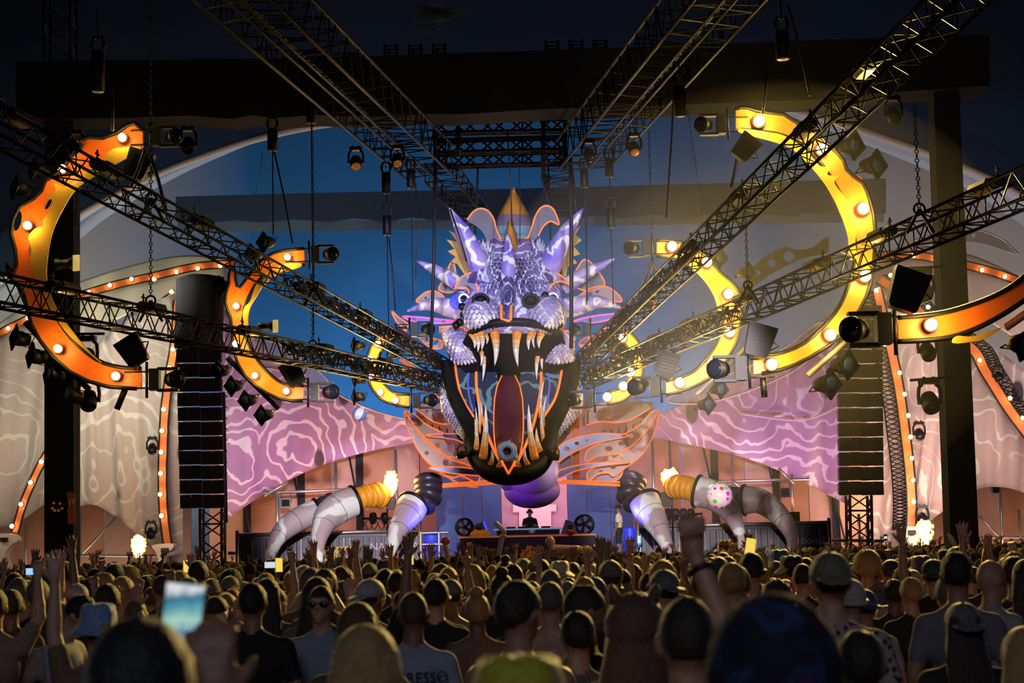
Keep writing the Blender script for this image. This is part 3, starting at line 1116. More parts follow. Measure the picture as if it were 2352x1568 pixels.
def par_can(p, s, f, roll, label, group, bar=None):
    """short can with a square frame around its mouth"""
    f = Vector(f).normalized()
    a, c = frame_of(f)
    u = a * math.cos(roll) + c * math.sin(roll)
    v = f.cross(u)
    t = thing('flood_lamp', label, 'stage lamp', p, group)
    b = MB()
    b.tube([p - f * 0.55 * s, p - f * 0.5 * s, p - f * 0.1 * s, p + f * 0.2 * s], [0.12 * s, 0.26 * s, 0.36 * s, 0.36 * s], 14)
    b.build('can', BLKM, t, True)
    fr = MB()
    h = 0.46 * s
    ring_o = [p + f * 0.2 * s + u * h * i + v * h * j for i, j in ((-1, -1), (1, -1), (1, 1), (-1, 1))]
    fr.loft([ring_o, [q + f * 0.08 * s for q in ring_o]])
    fb = fr.build('square_frame', BLKM, t)
    b = MB()
    b.tube([p + f * 0.28 * s, p + f * 0.30 * s, p + f * 0.31 * s], [0.30 * s, 0.28 * s, 0.1 * s], 14)
    b.build('lens', LENSB, fb, True)
    b = MB()
    q = p - f * 0.15 * s
    b.tube([q + u * 0.38 * s, q + u * 0.42 * s - f * 0.5 * s, q - u * 0.42 * s - f * 0.5 * s, q - u * 0.38 * s], 0.03 * s, 5)
    b.build('bracket', BLKM, t)
    return t


PC = [('large left flame ring', 35.2, 0.30, [(45, 432), (88, 392), (44, 777), (82, 818), (122, 862), (165, 908)], (-0.7, -0.5, 0.15)),
      ('smaller left flame ring', 45.2, 0.36, [(612, 556), (583, 583), (511, 657), (508, 851), (538, 886), (570, 919), (607, 953)], (-0.6, -0.75, -0.1)),
      ('smallest left flame ring', 53.7, 0.34, [(820, 793), (822, 870), (821, 911), (902, 812)], (-0.9, -0.4, 0)),
      ('large right lamp ring', 35.8, 0.36, [(1953, 335), (2004, 379), (1938, 838), (1898, 882)], (0.6, -0.75, -0.05)),
      ('smaller right lamp ring', 45.8, 0.36, [(1648, 592), (1712, 625), (1650, 893), (1621, 929)], (0.6, -0.75, -0.05)),
      ('smallest right lamp ring', 53.9, 0.36, [(1410, 800), (1470, 880)], (0.5, -0.8, -0.2))]
ORD = ['first', 'second', 'third', 'fourth', 'fifth', 'sixth', 'seventh', 'eighth', 'ninth', 'tenth', 'eleventh', 'twelfth']
for rg, Y, s, pts, f in PC:
    for i, (x, y) in enumerate(pts):
        par_can(P(x, y, Y), s * (1.35 if Y < 40 else 1.15), f, PI / 4 * (1 if i % 2 else 0.9), '%s square-framed black flood lamp down the outside of the %s' % (ORD[i], rg), 'square flood lamps on the rings')
# carrying pipes under the rings
for (x0, y0, x1, y1, Y, lb) in ((58, 740, 205, 895, 35.1, 'dark lamp pipe slung under the large left flame ring'), (522, 822, 640, 938, 45.1, 'dark lamp pipe slung under the smaller left flame ring'),
                                (1856, 862, 1940, 786, 35.6, 'pale lamp pipe slung under the large right lamp ring'), (1600, 905, 1712, 800, 45.6, 'pale lamp pipe slung under the smaller right lamp ring'),
                                (268, 940, 302, 860, 35.0, 'short dark rod under the large left ring tip'), (1756, 912, 1752, 868, 35.5, 'short dark rod under the large right ring tip'),
                                (2310, 752, 2400, 690, 27.4, 'white lamp pipe under the orange band nearest the camera')):
    b = MB()
    b.tube([P(x0, y0, Y), P(x1, y1, Y)], 0.06, 8)
    tag(b.build('lamp_pipe', BLKM if 'dark' in lb else mat('pale_pipe', (0.45, 0.42, 0.38), 0.5, metal=0.5), None, True), lb, 'pipe')
par_can(P(2345, 790, 27.5), 0.42, (0.4, -0.9, -0.2), 0.5, 'square-framed flood lamp hanging at the right edge under the orange band', 'square flood lamps on the rings')


def flood_box(p, s, ang, label):
    t = thing('strobe_box', label, 'stage lamp', p, 'tilted black strobe boxes')
    R = Matrix.Rotation(ang, 3, 'Y')
    b = MB()
    r = []
    for (k, w) in ((-0.5, 0.30), (-0.42, 0.36), (0.40, 0.44), (0.5, 0.44)):
        r.append([p + R @ Vector((x * w * s, y * 0.22 * s, k * s)) for x, y in ((-1, -1), (1, -1), (1, 1), (-1, 1))])
    b.loft(r)
    o = b.build('housing', BLKM, t)
    for k in range(5):
        b = MB()
        b.box(p + R @ Vector((0, -0.225 * s, (-0.25 + k * 0.13) * s)), (0.5 * s, 0.03 * s, 0.05 * s), R)
        b.build('cooling_rib', DKMET, o)
    b = MB()
    b.tube([p + R @ Vector((0.4 * s, 0, 0.1 * s)), p + R @ Vector((0.62 * s, 0, 0.0)), p + R @ Vector((0.4 * s, 0, -0.2 * s))], 0.03 * s, 6)
    b.build('handle', BLKM, t)


flood_box(P(305, 806, 34.6), 0.55, -0.55, 'tilted black strobe box hanging inside the large left flame ring')
flood_box(P(318, 378, 34.8), 0.55, 0.35, 'black strobe box under the upper tip of the large left flame ring')
flood_box(P(674, 858, 44.8), 0.60, -0.45, 'tilted black strobe box inside the smaller left flame ring')
flood_box(P(1744, 783, 35.0), 0.62, -0.30 + 0.6, 'black strobe box standing above the lower tip of the large right lamp ring')
flood_box(P(1531, 838, 45.0), 0.62, 0.30, 'black strobe box standing above the lower tip of the smaller right lamp ring')
flood_box(P(2083, 668, 26.6), 0.60, 0.36, 'large black strobe box standing on the orange band nearest the camera')
flood_box(P(1712, 340, 35.2), 0.50, 0.7, 'black strobe box under the upper tip of the large right lamp ring')
flood_box(P(1425, 815, 53.2), 0.55, 0.7, 'black strobe box inside the smallest right lamp ring')


def yoke_lamp(p, s, label, group, face=None, glow=None, yaw=0.0):
    """hanging lamp: clamp plate, base, U yoke and barrel below; p is its top"""
    t = thing('hanging_moving_head', label, 'stage lamp', p, group)
    R = rotz(yaw)
    V3 = lambda x, y, z: p + R @ Vector((x * s, y * s, z * s))
    b = MB()
    b.box(V3(0, 0, -0.08), (0.56 * s, 0.34 * s, 0.16 * s), R)
    b.box(V3(-0.14, 0, 0.02), (0.08 * s, 0.12 * s, 0.1 * s), R)
    b.box(V3(0.14, 0, 0.02), (0.08 * s, 0.12 * s, 0.1 * s), R)
    b.build('base', BLKM, t)
    for x in (-1, 1):
        b = MB()
        b.tube([V3(0.2 * x, 0, -0.16), V3(0.31 * x, 0, -0.26), V3(0.34 * x, 0, -0.5), V3(0.32 * x, 0, -0.78)], 0.06 * s, 6)
        b.build('yoke_arm', BLKM, t)
    f = (R @ Vector((0.1, -0.75, -0.9) if face is None else face)).normalized()
    c = V3(0, 0, -0.70)
    b = MB()
    b.tube([c - f * 0.3 * s, c - f * 0.25 * s, c, c + f * 0.26 * s, c + f * 0.33 * s], [0.12 * s, 0.22 * s, 0.28 * s, 0.27 * s, 0.24 * s], 16)
    h = b.build('barrel', BLKM, t, True)
    b = MB()
    b.tube([c + f * 0.32 * s, c + f * 0.35 * s, c + f * 0.37 * s], [0.22 * s, 0.2 * s, 0.08 * s], 16)
    b.build('lens', glow or GLASS, h, True)
    return t


AMB = mat('amber_lens', (0.5, 0.16, 0.03), 0.2, emit=(1, 0.35, 0.06), es=0.12, var=0)
YL = [(200, 772, 46.5, 0.78, 'hanging moving head on the bracket right of the smiling pillar, above the strobe', None), (204, 868, 46.5, 0.78, 'lower hanging moving head on the bracket right of the smiling pillar', None),
      (2133, 870, 46.5, 0.82, 'large hanging moving head on the bracket left of the right black pillar', None), (2120, 618, 46.5, 0.75, 'hanging moving head half hidden behind the large strobe box', None),
      (2128, 762, 46.8, 0.70, 'hanging moving head just under the orange band nearest the camera', None),
      (350, 1003, 69.8, 0.62, 'small hanging moving head on the upright left lamp arch, higher one', None), (347, 1196, 69.8, 0.62, 'small hanging moving head on the upright left lamp arch, lower one', None),
      (2110, 968, 69.8, 0.66, 'small hanging moving head on the upright right lamp arch, higher one', None), (2117, 1160, 69.8, 0.70, 'small hanging moving head on the upright right lamp arch, just above the flame', None),
      (2291, 838, 71.8, 0.62, 'small hanging moving head on the slanting right lamp arch', None),
      (817, 338, 44.0, 0.52, 'amber hanging moving head left of the left roof truss end', AMB), (912, 335, 46.0, 0.50, 'amber hanging moving head under the left roof truss end', AMB),
      (1352, 322, 46.0, 0.52, 'dark hanging moving head under the right roof truss end', GLASS), (1455, 306, 44.0, 0.52, 'amber hanging moving head right of the right roof truss end', AMB),
      (432, 292, 36.0, 0.50, 'dark moving head hung from the black header beside the large left ring', GLASS), (176, 300, 38.0, 0.50, 'dark moving head hung from the header above the smiling pillar', GLASS),
      (2050, 222, 42.0, 0.60, 'dark flood lamp hung from the header left of the right black pillar', GLASS)]
for x, y, Y, s, lb, gl in YL:
    yoke_lamp(P(x, y, Y), s, lb, 'hanging moving heads', glow=gl)
for (x0, y0, x1, y1, Y, lb) in ((168, 767, 240, 766, 46.4, 'upper black bracket bar on the smiling pillar'), (168, 860, 236, 862, 46.5, 'lower black bracket bar on the smiling pillar'),
                                (2090, 873, 2184, 866, 46.4, 'lower black bracket bar on the right pillar'), (2082, 616, 2165, 612, 46.4, 'upper black bracket bar on the right pillar')):
    b = MB()
    b.tube([P(x0, y0, Y), P(x1, y1, Y)], 0.035, 8)
    b.bar(P(x0 + 20, y0, Y), P(x0 + 22, y0 + 12, Y), 0.03)
    b.bar(P(x1 - 30, y1, Y), P(x1 - 28, y1 + 12, Y), 0.03)
    tag(b.build('bracket_bar', BLKM, None, True), lb, 'bracket')

# small spot lamps with pale mouths on the left rings
for (x, y, Y, lb) in ((130, 607, 34.8, 'small black spot lamp with yellow-lit square mouth on the smiling pillar'), (596, 751, 44.4, 'small black spot lamp with yellow-lit square mouth on the lower left truss')):
    t = thing('spot_lamp', lb, 'stage lamp', P(x, y, Y))
    p = P(x, y, Y)
    b = MB()
    b.tube([p, p + Vector((0.10, -0.02, 0)), p + Vector((0.26, -0.06, 0)), p + Vector((0.34, -0.08, 0))], [0.12, 0.09, 0.10, 0.14], 12)
    b.build('body', BLKM, t, True)
    b = MB()
    b.box(p + Vector((0.40, -0.12, 0)), (0.13, 0.05, 0.30), rotz(-0.5))
    b.build('square_mouth', mat('lit_mouth', (0.8, 0.6, 0.2), 0.5, emit=(1, 0.7, 0.2), es=0.5, var=0), t)


# ---------------------------------------------------------------- light bars and clamps on the trusses
def led_bar(tr, f, L, label, lit, up=0.30, side=0.0):
    A, B = TR[tr]
    d = (B - A).normalized()
    c = A.lerp(B, f) + Vector((side, 0, up))
    t = thing('light_bar', label, 'light bar', c, 'light bars clamped on the trusses')
    q = d.to_track_quat('X', 'Z').to_matrix()
    b = MB()
    prof = [(-0.10, -0.07), (0.10, -0.07), (0.13, 0.0), (0.10, 0.08), (-0.10, 0.08), (-0.13, 0.0)]
    b.loft([[c + q @ Vector((k * L / 2, x, z)) for x, z in prof] for k in (-1, 1)])
    b.build('housing', BLKM if not lit else mat('bar_housing_lit', (0.16, 0.14, 0.11), 0.4, metal=0.5), t)
    b = MB()
    b.box(c + q @ Vector((0, 0, -0.085)), (L * 0.94, 0.15, 0.03), q)
    b.build('diffuser', mat('bar_diffuser_lit', (0.6, 0.45, 0.15), 0.4) if lit else mat('bar_diffuser_unlit', (0.2, 0.18, 0.15), 0.4), t)  # yellow light on the lit bars is put into housing and diffuser colour
    for k in range(2):
        b = MB()
        b.ell(c + q @ Vector((-L / 2 - 0.10 - 0.16 * k, 0, -0.02)), (0.12, 0.1, 0.1), 8, 6)
        b.build('clamp', BLKM, t, True)
    b = MB()
    b.bar(c + q @ Vector((-L / 2 - 0.2, 0, 0)), c + q @ Vector((-L / 2 - 0.2, 0, 0.22)), 0.018)
    b.bar(c + q @ Vector((-L / 2 - 0.27, 0, 0.15)), c + q @ Vector((-L / 2 - 0.13, 0, 0.15)), 0.018)
    b.build('wing_nut', BLKM, t)


LB = {'lu': ('upper left truss', [0.045, 0.16, 0.31, 0.56, 0.70, 0.82], 0.62, [0, 0, 0, 0, 0, 0]),
      'll': ('lower left truss', [0.11, 0.24, 0.42, 0.60, 0.78], 0.62, [1, 0, 1, 0, 1]),
      'ru': ('steep right truss', [0.14, 0.24, 0.38, 0.52, 0.66, 0.78], 0.5, [0, 0, 0, 0, 0, 0]),
      'rl': ('shallow right truss', [0.08, 0.22, 0.33, 0.48, 0.62, 0.72, 0.84], 0.62, [1, 1, 1, 1, 1, 1, 1])}
for k, (nm, fs, L, lit) in LB.items():
    for i, f in enumerate(fs):
        led_bar(k, f, L, '%s light bar along the %s counting towards the dragon' % (ORD[i], nm), lit[i])


# ---------------------------------------------------------------- chains, hoists and cables
CHAIN = mat('chain_metal', (0.035, 0.035, 0.04), 0.5, metal=0.6)


def hoist(x, y, Y, h, r, label, y_top=None, y_bot=None):
    p = P(x, y, Y)
    t = thing('chain_hoist', label, 'chain hoist', p, 'chain hoists hung in the roof')
    b = MB()
    b.tube([p + Vector((0, 0, h / 2)), p + Vector((0, 0, h / 2 - 0.02)), p - Vector((0, 0, h / 2 - 0.02)), p - Vector((0, 0, h / 2))], [r * 0.85, r, r, r * 0.85], 14)
    b.build('motor_can', BLKM, t, True)
    b = MB()
    b.torus(p + Vector((0, 0, h / 2 + 0.14)), (0, 1, 0), 0.13, 0.022, 14, 6)
    b.bar(p + Vector((-0.1, 0, h / 2)), p + Vector((-0.08, 0, h / 2 + 0.3)), 0.02)
    b.bar(p + Vector((0.1, 0, h / 2)), p + Vector((0.08, 0, h / 2 + 0.3)), 0.02)
    b.build('hook', CHAIN, t, True)
    if y_top is not None:
        b = MB()
        b.bar(p + Vector((0, 0, h / 2 + 0.2)), Vector((p.x, p.y, P(x, y_top, Y).z)), 0.018)
        b.build('chain', CHAIN, t)
    if y_bot is not None:
        b = MB()
        b.bar(p - Vector((0, 0, h / 2)), Vector((p.x, p.y, P(x, y_bot, Y).z)), 0.016)
        b.build('chain', CHAIN, t)


for a in ((887, 421, 46, 0.52, 0.115, 'chain hoist with two-part chain under the left roof truss', 385, None), (889, 517, 46, 0.50, 0.11, 'lower hoist can hung from the chain left of the dragon horn', 440, 745),
          (944, 411, 46, 0.46, 0.11, 'short hoist can right of the two-part chain under the left roof truss', 390, 690), (1342, 410, 46, 0.46, 0.10, 'short hoist can under the right roof truss', 390, 690),
          (1399, 386, 46, 0.46, 0.11, 'hoist can at the end of the right roof truss', 370, None), (1403, 500, 46, 0.50, 0.10, 'lower hoist can hung right of the dragon horn', 405, 700),
          (626, 322, 42, 0.50, 0.12, 'hoist can hung under the header left of the left roof truss', 275, 540), (715, 258, 42, 0.52, 0.12, 'hoist can close under the left roof truss', 180, 770),
          (1797, 105, 33, 0.52, 0.125, 'hoist can in front of the black header between the right trusses', 0, None), (1562, 234, 38, 0.62, 0.12, 'hoist can right of the right roof truss', 140, None),
          (225, 165, 33, 0.75, 0.12, 'dim hoist can in front of the header above the large left ring', 20, None)):
    hoist(*a)


def link_chain(x, y0, y1, Y, label, r=0.022):
    a, c = P(x, y0, Y), P(x, y1, Y)
    c.x = a.x
    t = thing('chain', label, 'chain', c, 'long chains and slings holding the trusses')
    n = int((a.z - c.z) / 0.075)
    b = MB()
    for k in range(n):
        p = Vector((a.x, a.y, a.z - 0.04 - 0.075 * k))
        ax = (1, 0, 0) if k % 2 else (0, 1, 0)
        b.torus(p, ax, 0.032, r * 0.45, 7, 4)
    b.build('chain_links', CHAIN, t, True)['kind'] = 'stuff'
    b = MB()
    b.torus(c, (0, 1, 0), 0.09, 0.022, 12, 6)
    b.bar(c, c + Vector((-0.22, 0, -0.4)), 0.03)
    b.bar(c, c + Vector((0.22, 0, -0.4)), 0.03)
    b.build('sling', CHAIN, t, True)


link_chain(346, -40, 455, 32.5, 'long link chain down to the upper left truss beside the strobe box')
link_chain(346, 500, 690, 34.5, 'link chain from the upper to the lower left truss')
link_chain(717, 285, 660, 41.5, 'link chain holding the middle of the upper left truss')
link_chain(717, 700, 790, 44.0, 'short link chain between the left trusses near the light bar')
link_chain(2100, 240, 480, 30.0, 'heavy link chain down to the shallow right truss')
link_chain(1711, 470, 655, 39.0, 'link chain between the steep and the shallow right truss')
link_chain(1490, 300, 610, 45.5, 'thin chain down to the steep right truss above its moving head')

CABLE = mat('black_cable', (0.012, 0.012, 0.014), 0.6, var=0)
for i, (x0, y0, x1, y1, Y, r, lb) in enumerate((
        (1000, 385, 990, 800, 49.5, 0.05, 'thick black cable hanging left of the dragon face'), (1310, 360, 1312, 800, 49.5, 0.06, 'thick black cable hanging right of the dragon face'),
        (630, 348, 672, 560, 42, 0.022, 'black rope to the smaller left flame ring'), (1034, 480, 1072, 600, 51, 0.03, 'short black rope in front of the left upright horn'),
        (893, 545, 908, 712, 46, 0.02, 'black rope from the hoist left of the dragon'), (955, 420, 955, 640, 47, 0.012, 'thin wire left of the dragon'),
        (1165, 300, 1176, 520, 48, 0.02, 'black wire before the orange crest'), (1192, 380, 1194, 560, 48.5, 0.014, 'thin wire right of the crest middle'),
        (1550, 150, 1530, 500, 40, 0.022, 'black rope down to the smaller right lamp ring'), (1578, 250, 1612, 490, 40, 0.008, 'thin pale wire right of the smaller right ring'),
        (586, 450, 603, 350, 42, 0.008, 'thin pale wire left of the smaller left ring'), (1346, 440, 1347, 700, 47, 0.014, 'thin wire right of the right upright horn'),
        (256, 200, 258, 300, 34.5, 0.03, 'black sling above the large left ring'), (1760, 165, 1752, 262, 35, 0.03, 'black sling above the large right ring'),
        (1810, 10, 1860, 220, 33, 0.02, 'black rope slanting to the steep right truss'), (340, 340, 382, 485, 33.8, 0.035, 'black sling strap slanting to the upper left truss'),
        (332, 345, 300, 430, 34.2, 0.035, 'black sling strap under the upper tip of the large left ring'), (1698, 320, 1680, 430, 36, 0.035, 'black sling strap under the upper tip of the large right ring'),
        (177, 420, 172, 520, 47.2, 0.02, 'loose black cable beside the smiling pillar'), (318, 760, 318, 850, 34.8, 0.03, 'black cable bundle beside the left strobe box'))):
    a, c = P(x0, y0, Y), P(x1, y1, Y)
    b = MB()
    b.tube([a, a.lerp(c, 0.5) + Vector((0.02, 0, 0)), c], r, 6)
    tag(b.build('hanging_cable', CABLE if 'pale' not in lb else STEEL, None, True), lb, 'cable')

# cable looms lying in the far ends of the lower trusses
for i, (k, lb) in enumerate((('lu', 'upper left truss'), ('ll', 'lower left truss'), ('ru', 'steep right truss'), ('rl', 'shallow right truss'))):
    A, B = TR[k]
    b = MB()
    rnd = random.Random(i)
    for j in range(9):
        pts = []
        for q in range(26):
            f = 0.50 + 0.5 * q / 25
            pts.append(A.lerp(B, f) + Vector((rnd.uniform(-0.16, 0.16), 0, rnd.uniform(-0.12, 0.26))))
        b.tube(pts, 0.024, 5)
    o = b.build('cable_loom', CABLE, None, True)
    tag(o, 'tangled black cable loom lying along the %s' % lb, 'cable', 'cable looms on the trusses')

# ---------------------------------------------------------------- loudspeaker columns
BOXM = mat('speaker_grille', (0.022, 0.024, 0.042), 0.7, var=0.25, vscale=8)
BOXF = mat('speaker_frame', (0.040, 0.042, 0.060), 0.5, var=0.2)


def array(label, x0, x1, ytop, ybot, rows, Y, cover=None, lean=0):
    t = thing('line_array', label, 'loudspeakers', P((x0 + x1) / 2, ybot, Y))
    for r in range(rows):
        ya, yb = ytop + (ybot - ytop) * r / rows, ytop + (ybot - ytop) * (r + 1) / rows
        sh = lean * (r / rows)
        for c in range(2):
            xa = x0 + (x1 - x0) * c / 2 + sh
            xb = x0 + (x1 - x0) * (c + 1) / 2 + sh
            p0, p1 = P(xa, yb, Y), P(xb, ya, Y)
            w, h = p1.x - p0.x, p1.z - p0.z
            cx, cz = (p0.x + p1.x) / 2, (p0.z + p1.z) / 2
            b = MB()
            b.loft([[(cx - w * 0.49, Y, cz - h * 0.48), (cx + w * 0.49, Y, cz - h * 0.48), (cx + w * 0.49, Y, cz + h * 0.48), (cx - w * 0.49, Y, cz + h * 0.48)],
                    [(cx - w * 0.42, Y + 0.6, cz - h * 0.36), (cx + w * 0.42, Y + 0.6, cz - h * 0.36), (cx + w * 0.42, Y + 0.6, cz + h * 0.36), (cx - w * 0.42, Y + 0.6, cz + h * 0.36)]])
            o = b.build('cabinet', BOXF, t)
            b = MB()
            b.box((cx, Y - 0.03, cz), (w * 0.93, 0.06, h * 0.86))
            b.build('grille', BOXM, o)
            b = MB()
            b.ell((cx, Y - 0.07, cz + h * 0.36), 0.026, 8, 5)
            b.build('badge', STEEL, o)
    return t


ta = array('tall black line array of paired speaker boxes left of the mauve cloth', 404, 508, 800, 1168, 11, 62, lean=10)
array('tall black line array of paired speaker boxes right of the violet cloth', 1924, 2026, 700, 1138, 13, 62, lean=4)
o = grid_sheet('scrim_cover', [(405, 640), (440, 628), (480, 630), (515, 636)], [(400, 800), (440, 802), (480, 802), (512, 803)], 14, 8, lambda s, t: 62.0 + 0.05 * math.sin(s * 20), mat('grey_scrim', (0.10, 0.10, 0.12), 0.9), None, 0.03)
tag(o, 'dark scrim cloth covering the top of the left line array', 'cloth')
for (x, y1, lb) in ((488, 1168, 'left'), (1972, 1138, 'right')):
    truss('truss_tower', 'rusty lattice tower standing under the %s line array' % lb, Vector((P(x, 1260, 62.6).x, 62.6, 0)), P(x, y1, 62.6), 0.72, 0.72, 7, mat('brown_truss', (0.10, 0.07, 0.055), 0.5, metal=0.5), rc=0.05, rb=0.025, side=(1, 0, 0), cross=True)
b = MB()
b.tube([P(514, 900, 62.3), P(520, 1200, 62.3)], 0.05, 8)
for k in range(12):
    b.bar(P(508 + 0.5 * k, 900 + 25 * k, 62.4), P(522, 912 + 25 * k, 62.4), 0.02)
tag(b.build('side_lattice', DKMET), 'narrow lattice rail along the left line array edge', 'truss')
# ---------------------------------------------------------------- the dragon head
YD = 55.0
PX = YD / FPX
D = lambda x, y, d=0.0: P(x, y, YD + d)
SKIN = swirl_mat('dragon_skin', (0.22, 0.16, 0.50), (0.50, 0.42, 0.66), (0.82, 0.82, 0.92), 1.1, 4.0, 0.70, rough=0.5, bump=9.0)  # projected light patterns put into the colours of skin, scales and horns
SKIND = swirl_mat('dragon_skin_dark', (0.05, 0.05, 0.20), (0.28, 0.25, 0.52), (0.70, 0.72, 0.90), 2.2, 4.0, 0.70, rough=0.45, bump=12.0)
SCALE = swirl_mat('scale_lilac', (0.42, 0.38, 0.62), (0.66, 0.62, 0.72), (0.88, 0.86, 0.82), 1.0, 3.0, 0.75, rough=0.4)
HORN = swirl_mat('horn_pattern', (0.20, 0.14, 0.72), (0.56, 0.46, 0.64), (0.90, 0.90, 0.84), 1.5, 3.0, 0.55, rough=0.45)
RUB = mat('mouth_rubber', (0.006, 0.008, 0.008), 0.6, var=0.3, spec=0.25)
TONG = mat('tongue_red', (0.09, 0.014, 0.020), 0.6, var=0.6, vscale=2.5)
INNER = swirl_mat('mouth_panel', (0.020, 0.040, 0.045), (0.030, 0.035, 0.085), (0.14, 0.28, 0.26), 1.2, 3.5, 0.75, rough=0.6)
CRESTO = mat('crest_orange', (0.55, 0.24, 0.03), 0.5, var=0.55, vscale=2.0, bump=0.5, bscale=9)
CRESTT = mat('crest_teal', (0.20, 0.36, 0.42), 0.5, var=0.5, vscale=3.0, bump=0.5, bscale=12)
CRESTV = mat('crest_brown', (0.20, 0.16, 0.22), 0.5, var=0.4, vscale=3.0, bump=0.5, bscale=12)
LEAF = mat('leaf_amber', (0.75, 0.36, 0.03), 0.5, var=0.55, vscale=2.0)
IVORY = mat('tooth_ivory', (0.80, 0.74, 0.64), 0.3, var=0.1)
TAMB = mat('tooth_amber', (0.78, 0.48, 0.20), 0.35, var=0.15)
TORG = mat('tooth_orange', (0.85, 0.30, 0.04), 0.4, var=0.1)
CLEAR = mat('clear_plastic_fin', (0.30, 0.28, 0.32), 0.25, var=0.3, vscale=1.5, alpha=0.42)
BLUEFIN = mat('blue_plastic_fin', (0.06, 0.05, 0.55), 0.3, var=0.4, vscale=1.0, alpha=0.88)
FINBODY = mat('smoky_fin', (0.55, 0.38, 0.32), 0.35, var=0.3, vscale=1.2, alpha=0.42)
BLUELED = mat('blue_eye_light', (0.05, 0.05, 0.9), 0.3, emit=(0.04, 0.05, 1.0), es=1.6, var=0)
LEDDOT = mat('white_led', (1, 1, 1), 0.3, emit=(0.75, 0.8, 1.0), es=7, var=0)

dr = thing('dragon_head', 'giant purple scaled dragon head with horns and open fanged mouth hanging over the stage', 'stage sculpture', D(1168, 1104, 0))


def ring_row(py, xl, xr, df, db, n=36, pw=1.0, dipc=0.0):
    cx, hw = (xl + xr) / 2, (xr - xl) / 2
    mid = (df + db) / 2
    out = []
    for k in range(n):
        w = 2 * PI * k / n
        s = math.sin(w)
        d = mid - (db - df) / 2 * math.copysign(abs(s) ** pw, s)
        out.append(D(cx + hw * math.cos(w), py + (dipc * max(0, s) ** 2), d))
    return out


def body(name, rows, m, parent=dr, n=36, pw=1.0, bands=None, label=None):
    b = MB()
    rings = [ring_row(*r[:5], n=n, pw=pw, dipc=(r[5] if len(r) > 5 else 0)) for r in rows]
    if bands:
        for i in range(len(rings) - 1):
            b.loft(rings[i:i + 2], m=bands[i], cap=(i == 0 or i == len(rings) - 2))
    else:
        b.loft(rings)
    return b.build(name, m, parent, True, label)


skull = body('skull', [(548, 1128, 1232, -0.2, 0.9), (565, 1106, 1252, -0.5, 1.3), (590, 1084, 1274, -0.8, 1.5), (630, 1076, 1286, -1.1, 1.6), (670, 1070, 1292, -1.5, 1.6), (700, 1066, 1298, -1.8, 1.6),
               (730, 1063, 1301, -2.0, 1.5), (752, 1064, 1300, -2.0, 1.3), (766, 1074, 1290, -1.8, 1.0)], SKIN, pw=0.8)


# overlapping scales on a patch; S(u, v) gives the place
def scales(name, S, nu, nv, lift, m, parent=dr, ov=1.35):
    b = MB()
    e = 1e-3
    for j in range(nv):
        for i in range(nu):
            u = (i + 0.5 * (j % 2) + 0.25) / nu
            v = (j + 0.5) / nv
            if u > 1:
                continue
            p = S(u, v)
            du = (S(min(u + e, 1), v) - S(max(u - e, 0), v))
            dv = (S(u, min(v + e, 1)) - S(u, max(v - e, 0)))
            du = du / (2 * e) / nu
            dv = dv / (2 * e) / nv
            n = du.cross(dv)
            if n.length < 1e-9:
                continue
            n.normalize()
            if n.y > 0:
                n = -n
            a = p - dv * 0.55
            l = p - du * 0.52 * 1.0 - dv * 0.1
            r = p + du * 0.52 - dv * 0.1
            t = p + dv * 0.62 * ov + n * lift * 1.1
            c = p + n * lift
            l2 = p - du * 0.36 + dv * 0.40 + n * lift * 0.5
            r2 = p + du * 0.36 + dv * 0.40 + n * lift * 0.5
            b.add([a, l, l2, t, r2, r, c], [(0, 1, 6), (1, 2, 6), (2, 3, 6), (3, 4, 6), (4, 5, 6), (5, 0, 6)])
    o = b.build(name, m, parent)
    o['kind'] = 'stuff'
    return o


def ellS(cx, cy, rx, ry, d, rd, u0, u1, v0, v1):
    def S(u, v):
        a = u0 + (u1 - u0) * u
        t = v0 + (v1 - v0) * v
        return D(cx + rx * math.cos(t) * math.sin(a), cy + ry * math.sin(t), d - rd * math.cos(t) * math.cos(a))
    return S


# muzzle mounds
for s, cx in ((-1, 1104), (1, 1254)):
    b = MB()
    c = D(cx, 722, -1.5)
    b.ell(c, (46 * PX, 0.95, 44 * PX), 24, 16)
    mz = b.build('muzzle', SKIN, dr, True)
    S = ellS(cx, 722, 46, 44, -1.5, 0.96, -1.45, 1.45, -1.1, 1.25)
    scales('muzzle_scales', S, 11, 9, 0.045, SCALE, mz)
# forehead scales
scales('brow_scales', ellS(1180, 650, 84, 90, -0.4, 1.35, -1.25, 1.25, -0.75, 0.75), 20, 12, 0.05, SKIND)
# brow mounds with their spiky tops
for cx, tx, ty in ((1112, 1111, 548), (1238, 1232, 546)):
    b = MB()
    rows = []
    for k, f in enumerate((0, 0.25, 0.5, 0.75, 0.92, 1.0)):
        r = 44 * (1 - f) ** 0.85 + 0.6
        x = cx + (tx - cx) * f
        y = 648 + (ty - 648) * f
        rows.append(ring_row(y, x - r, x + r, -0.75 - 0.75 * (1 - f), -0.6 + 0.9 * (1 - f), 20))
    b.loft(rows)
    o = b.build('brow_mound', SKIND, dr, True)
    rnd = random.Random(cx)
    sp = MB()
    for k in range(46):
        f = rnd.uniform(0.05, 0.85)
        a = rnd.uniform(-1.3, 1.3)
        r = 44 * (1 - f) ** 0.85
        p = D(cx + (tx - cx) * f + r * math.sin(a), 648 + (ty - 648) * f, -0.68 - (0.80 * (1 - f)) * math.cos(a))
        q = p + Vector((math.sin(a) * 0.06, -0.10, 0.20))
        sp.tube([p, q], [0.05, 0.004], 5)
    o2 = sp.build('brow_spikes', SCALE, o)
    o2['kind'] = 'stuff'

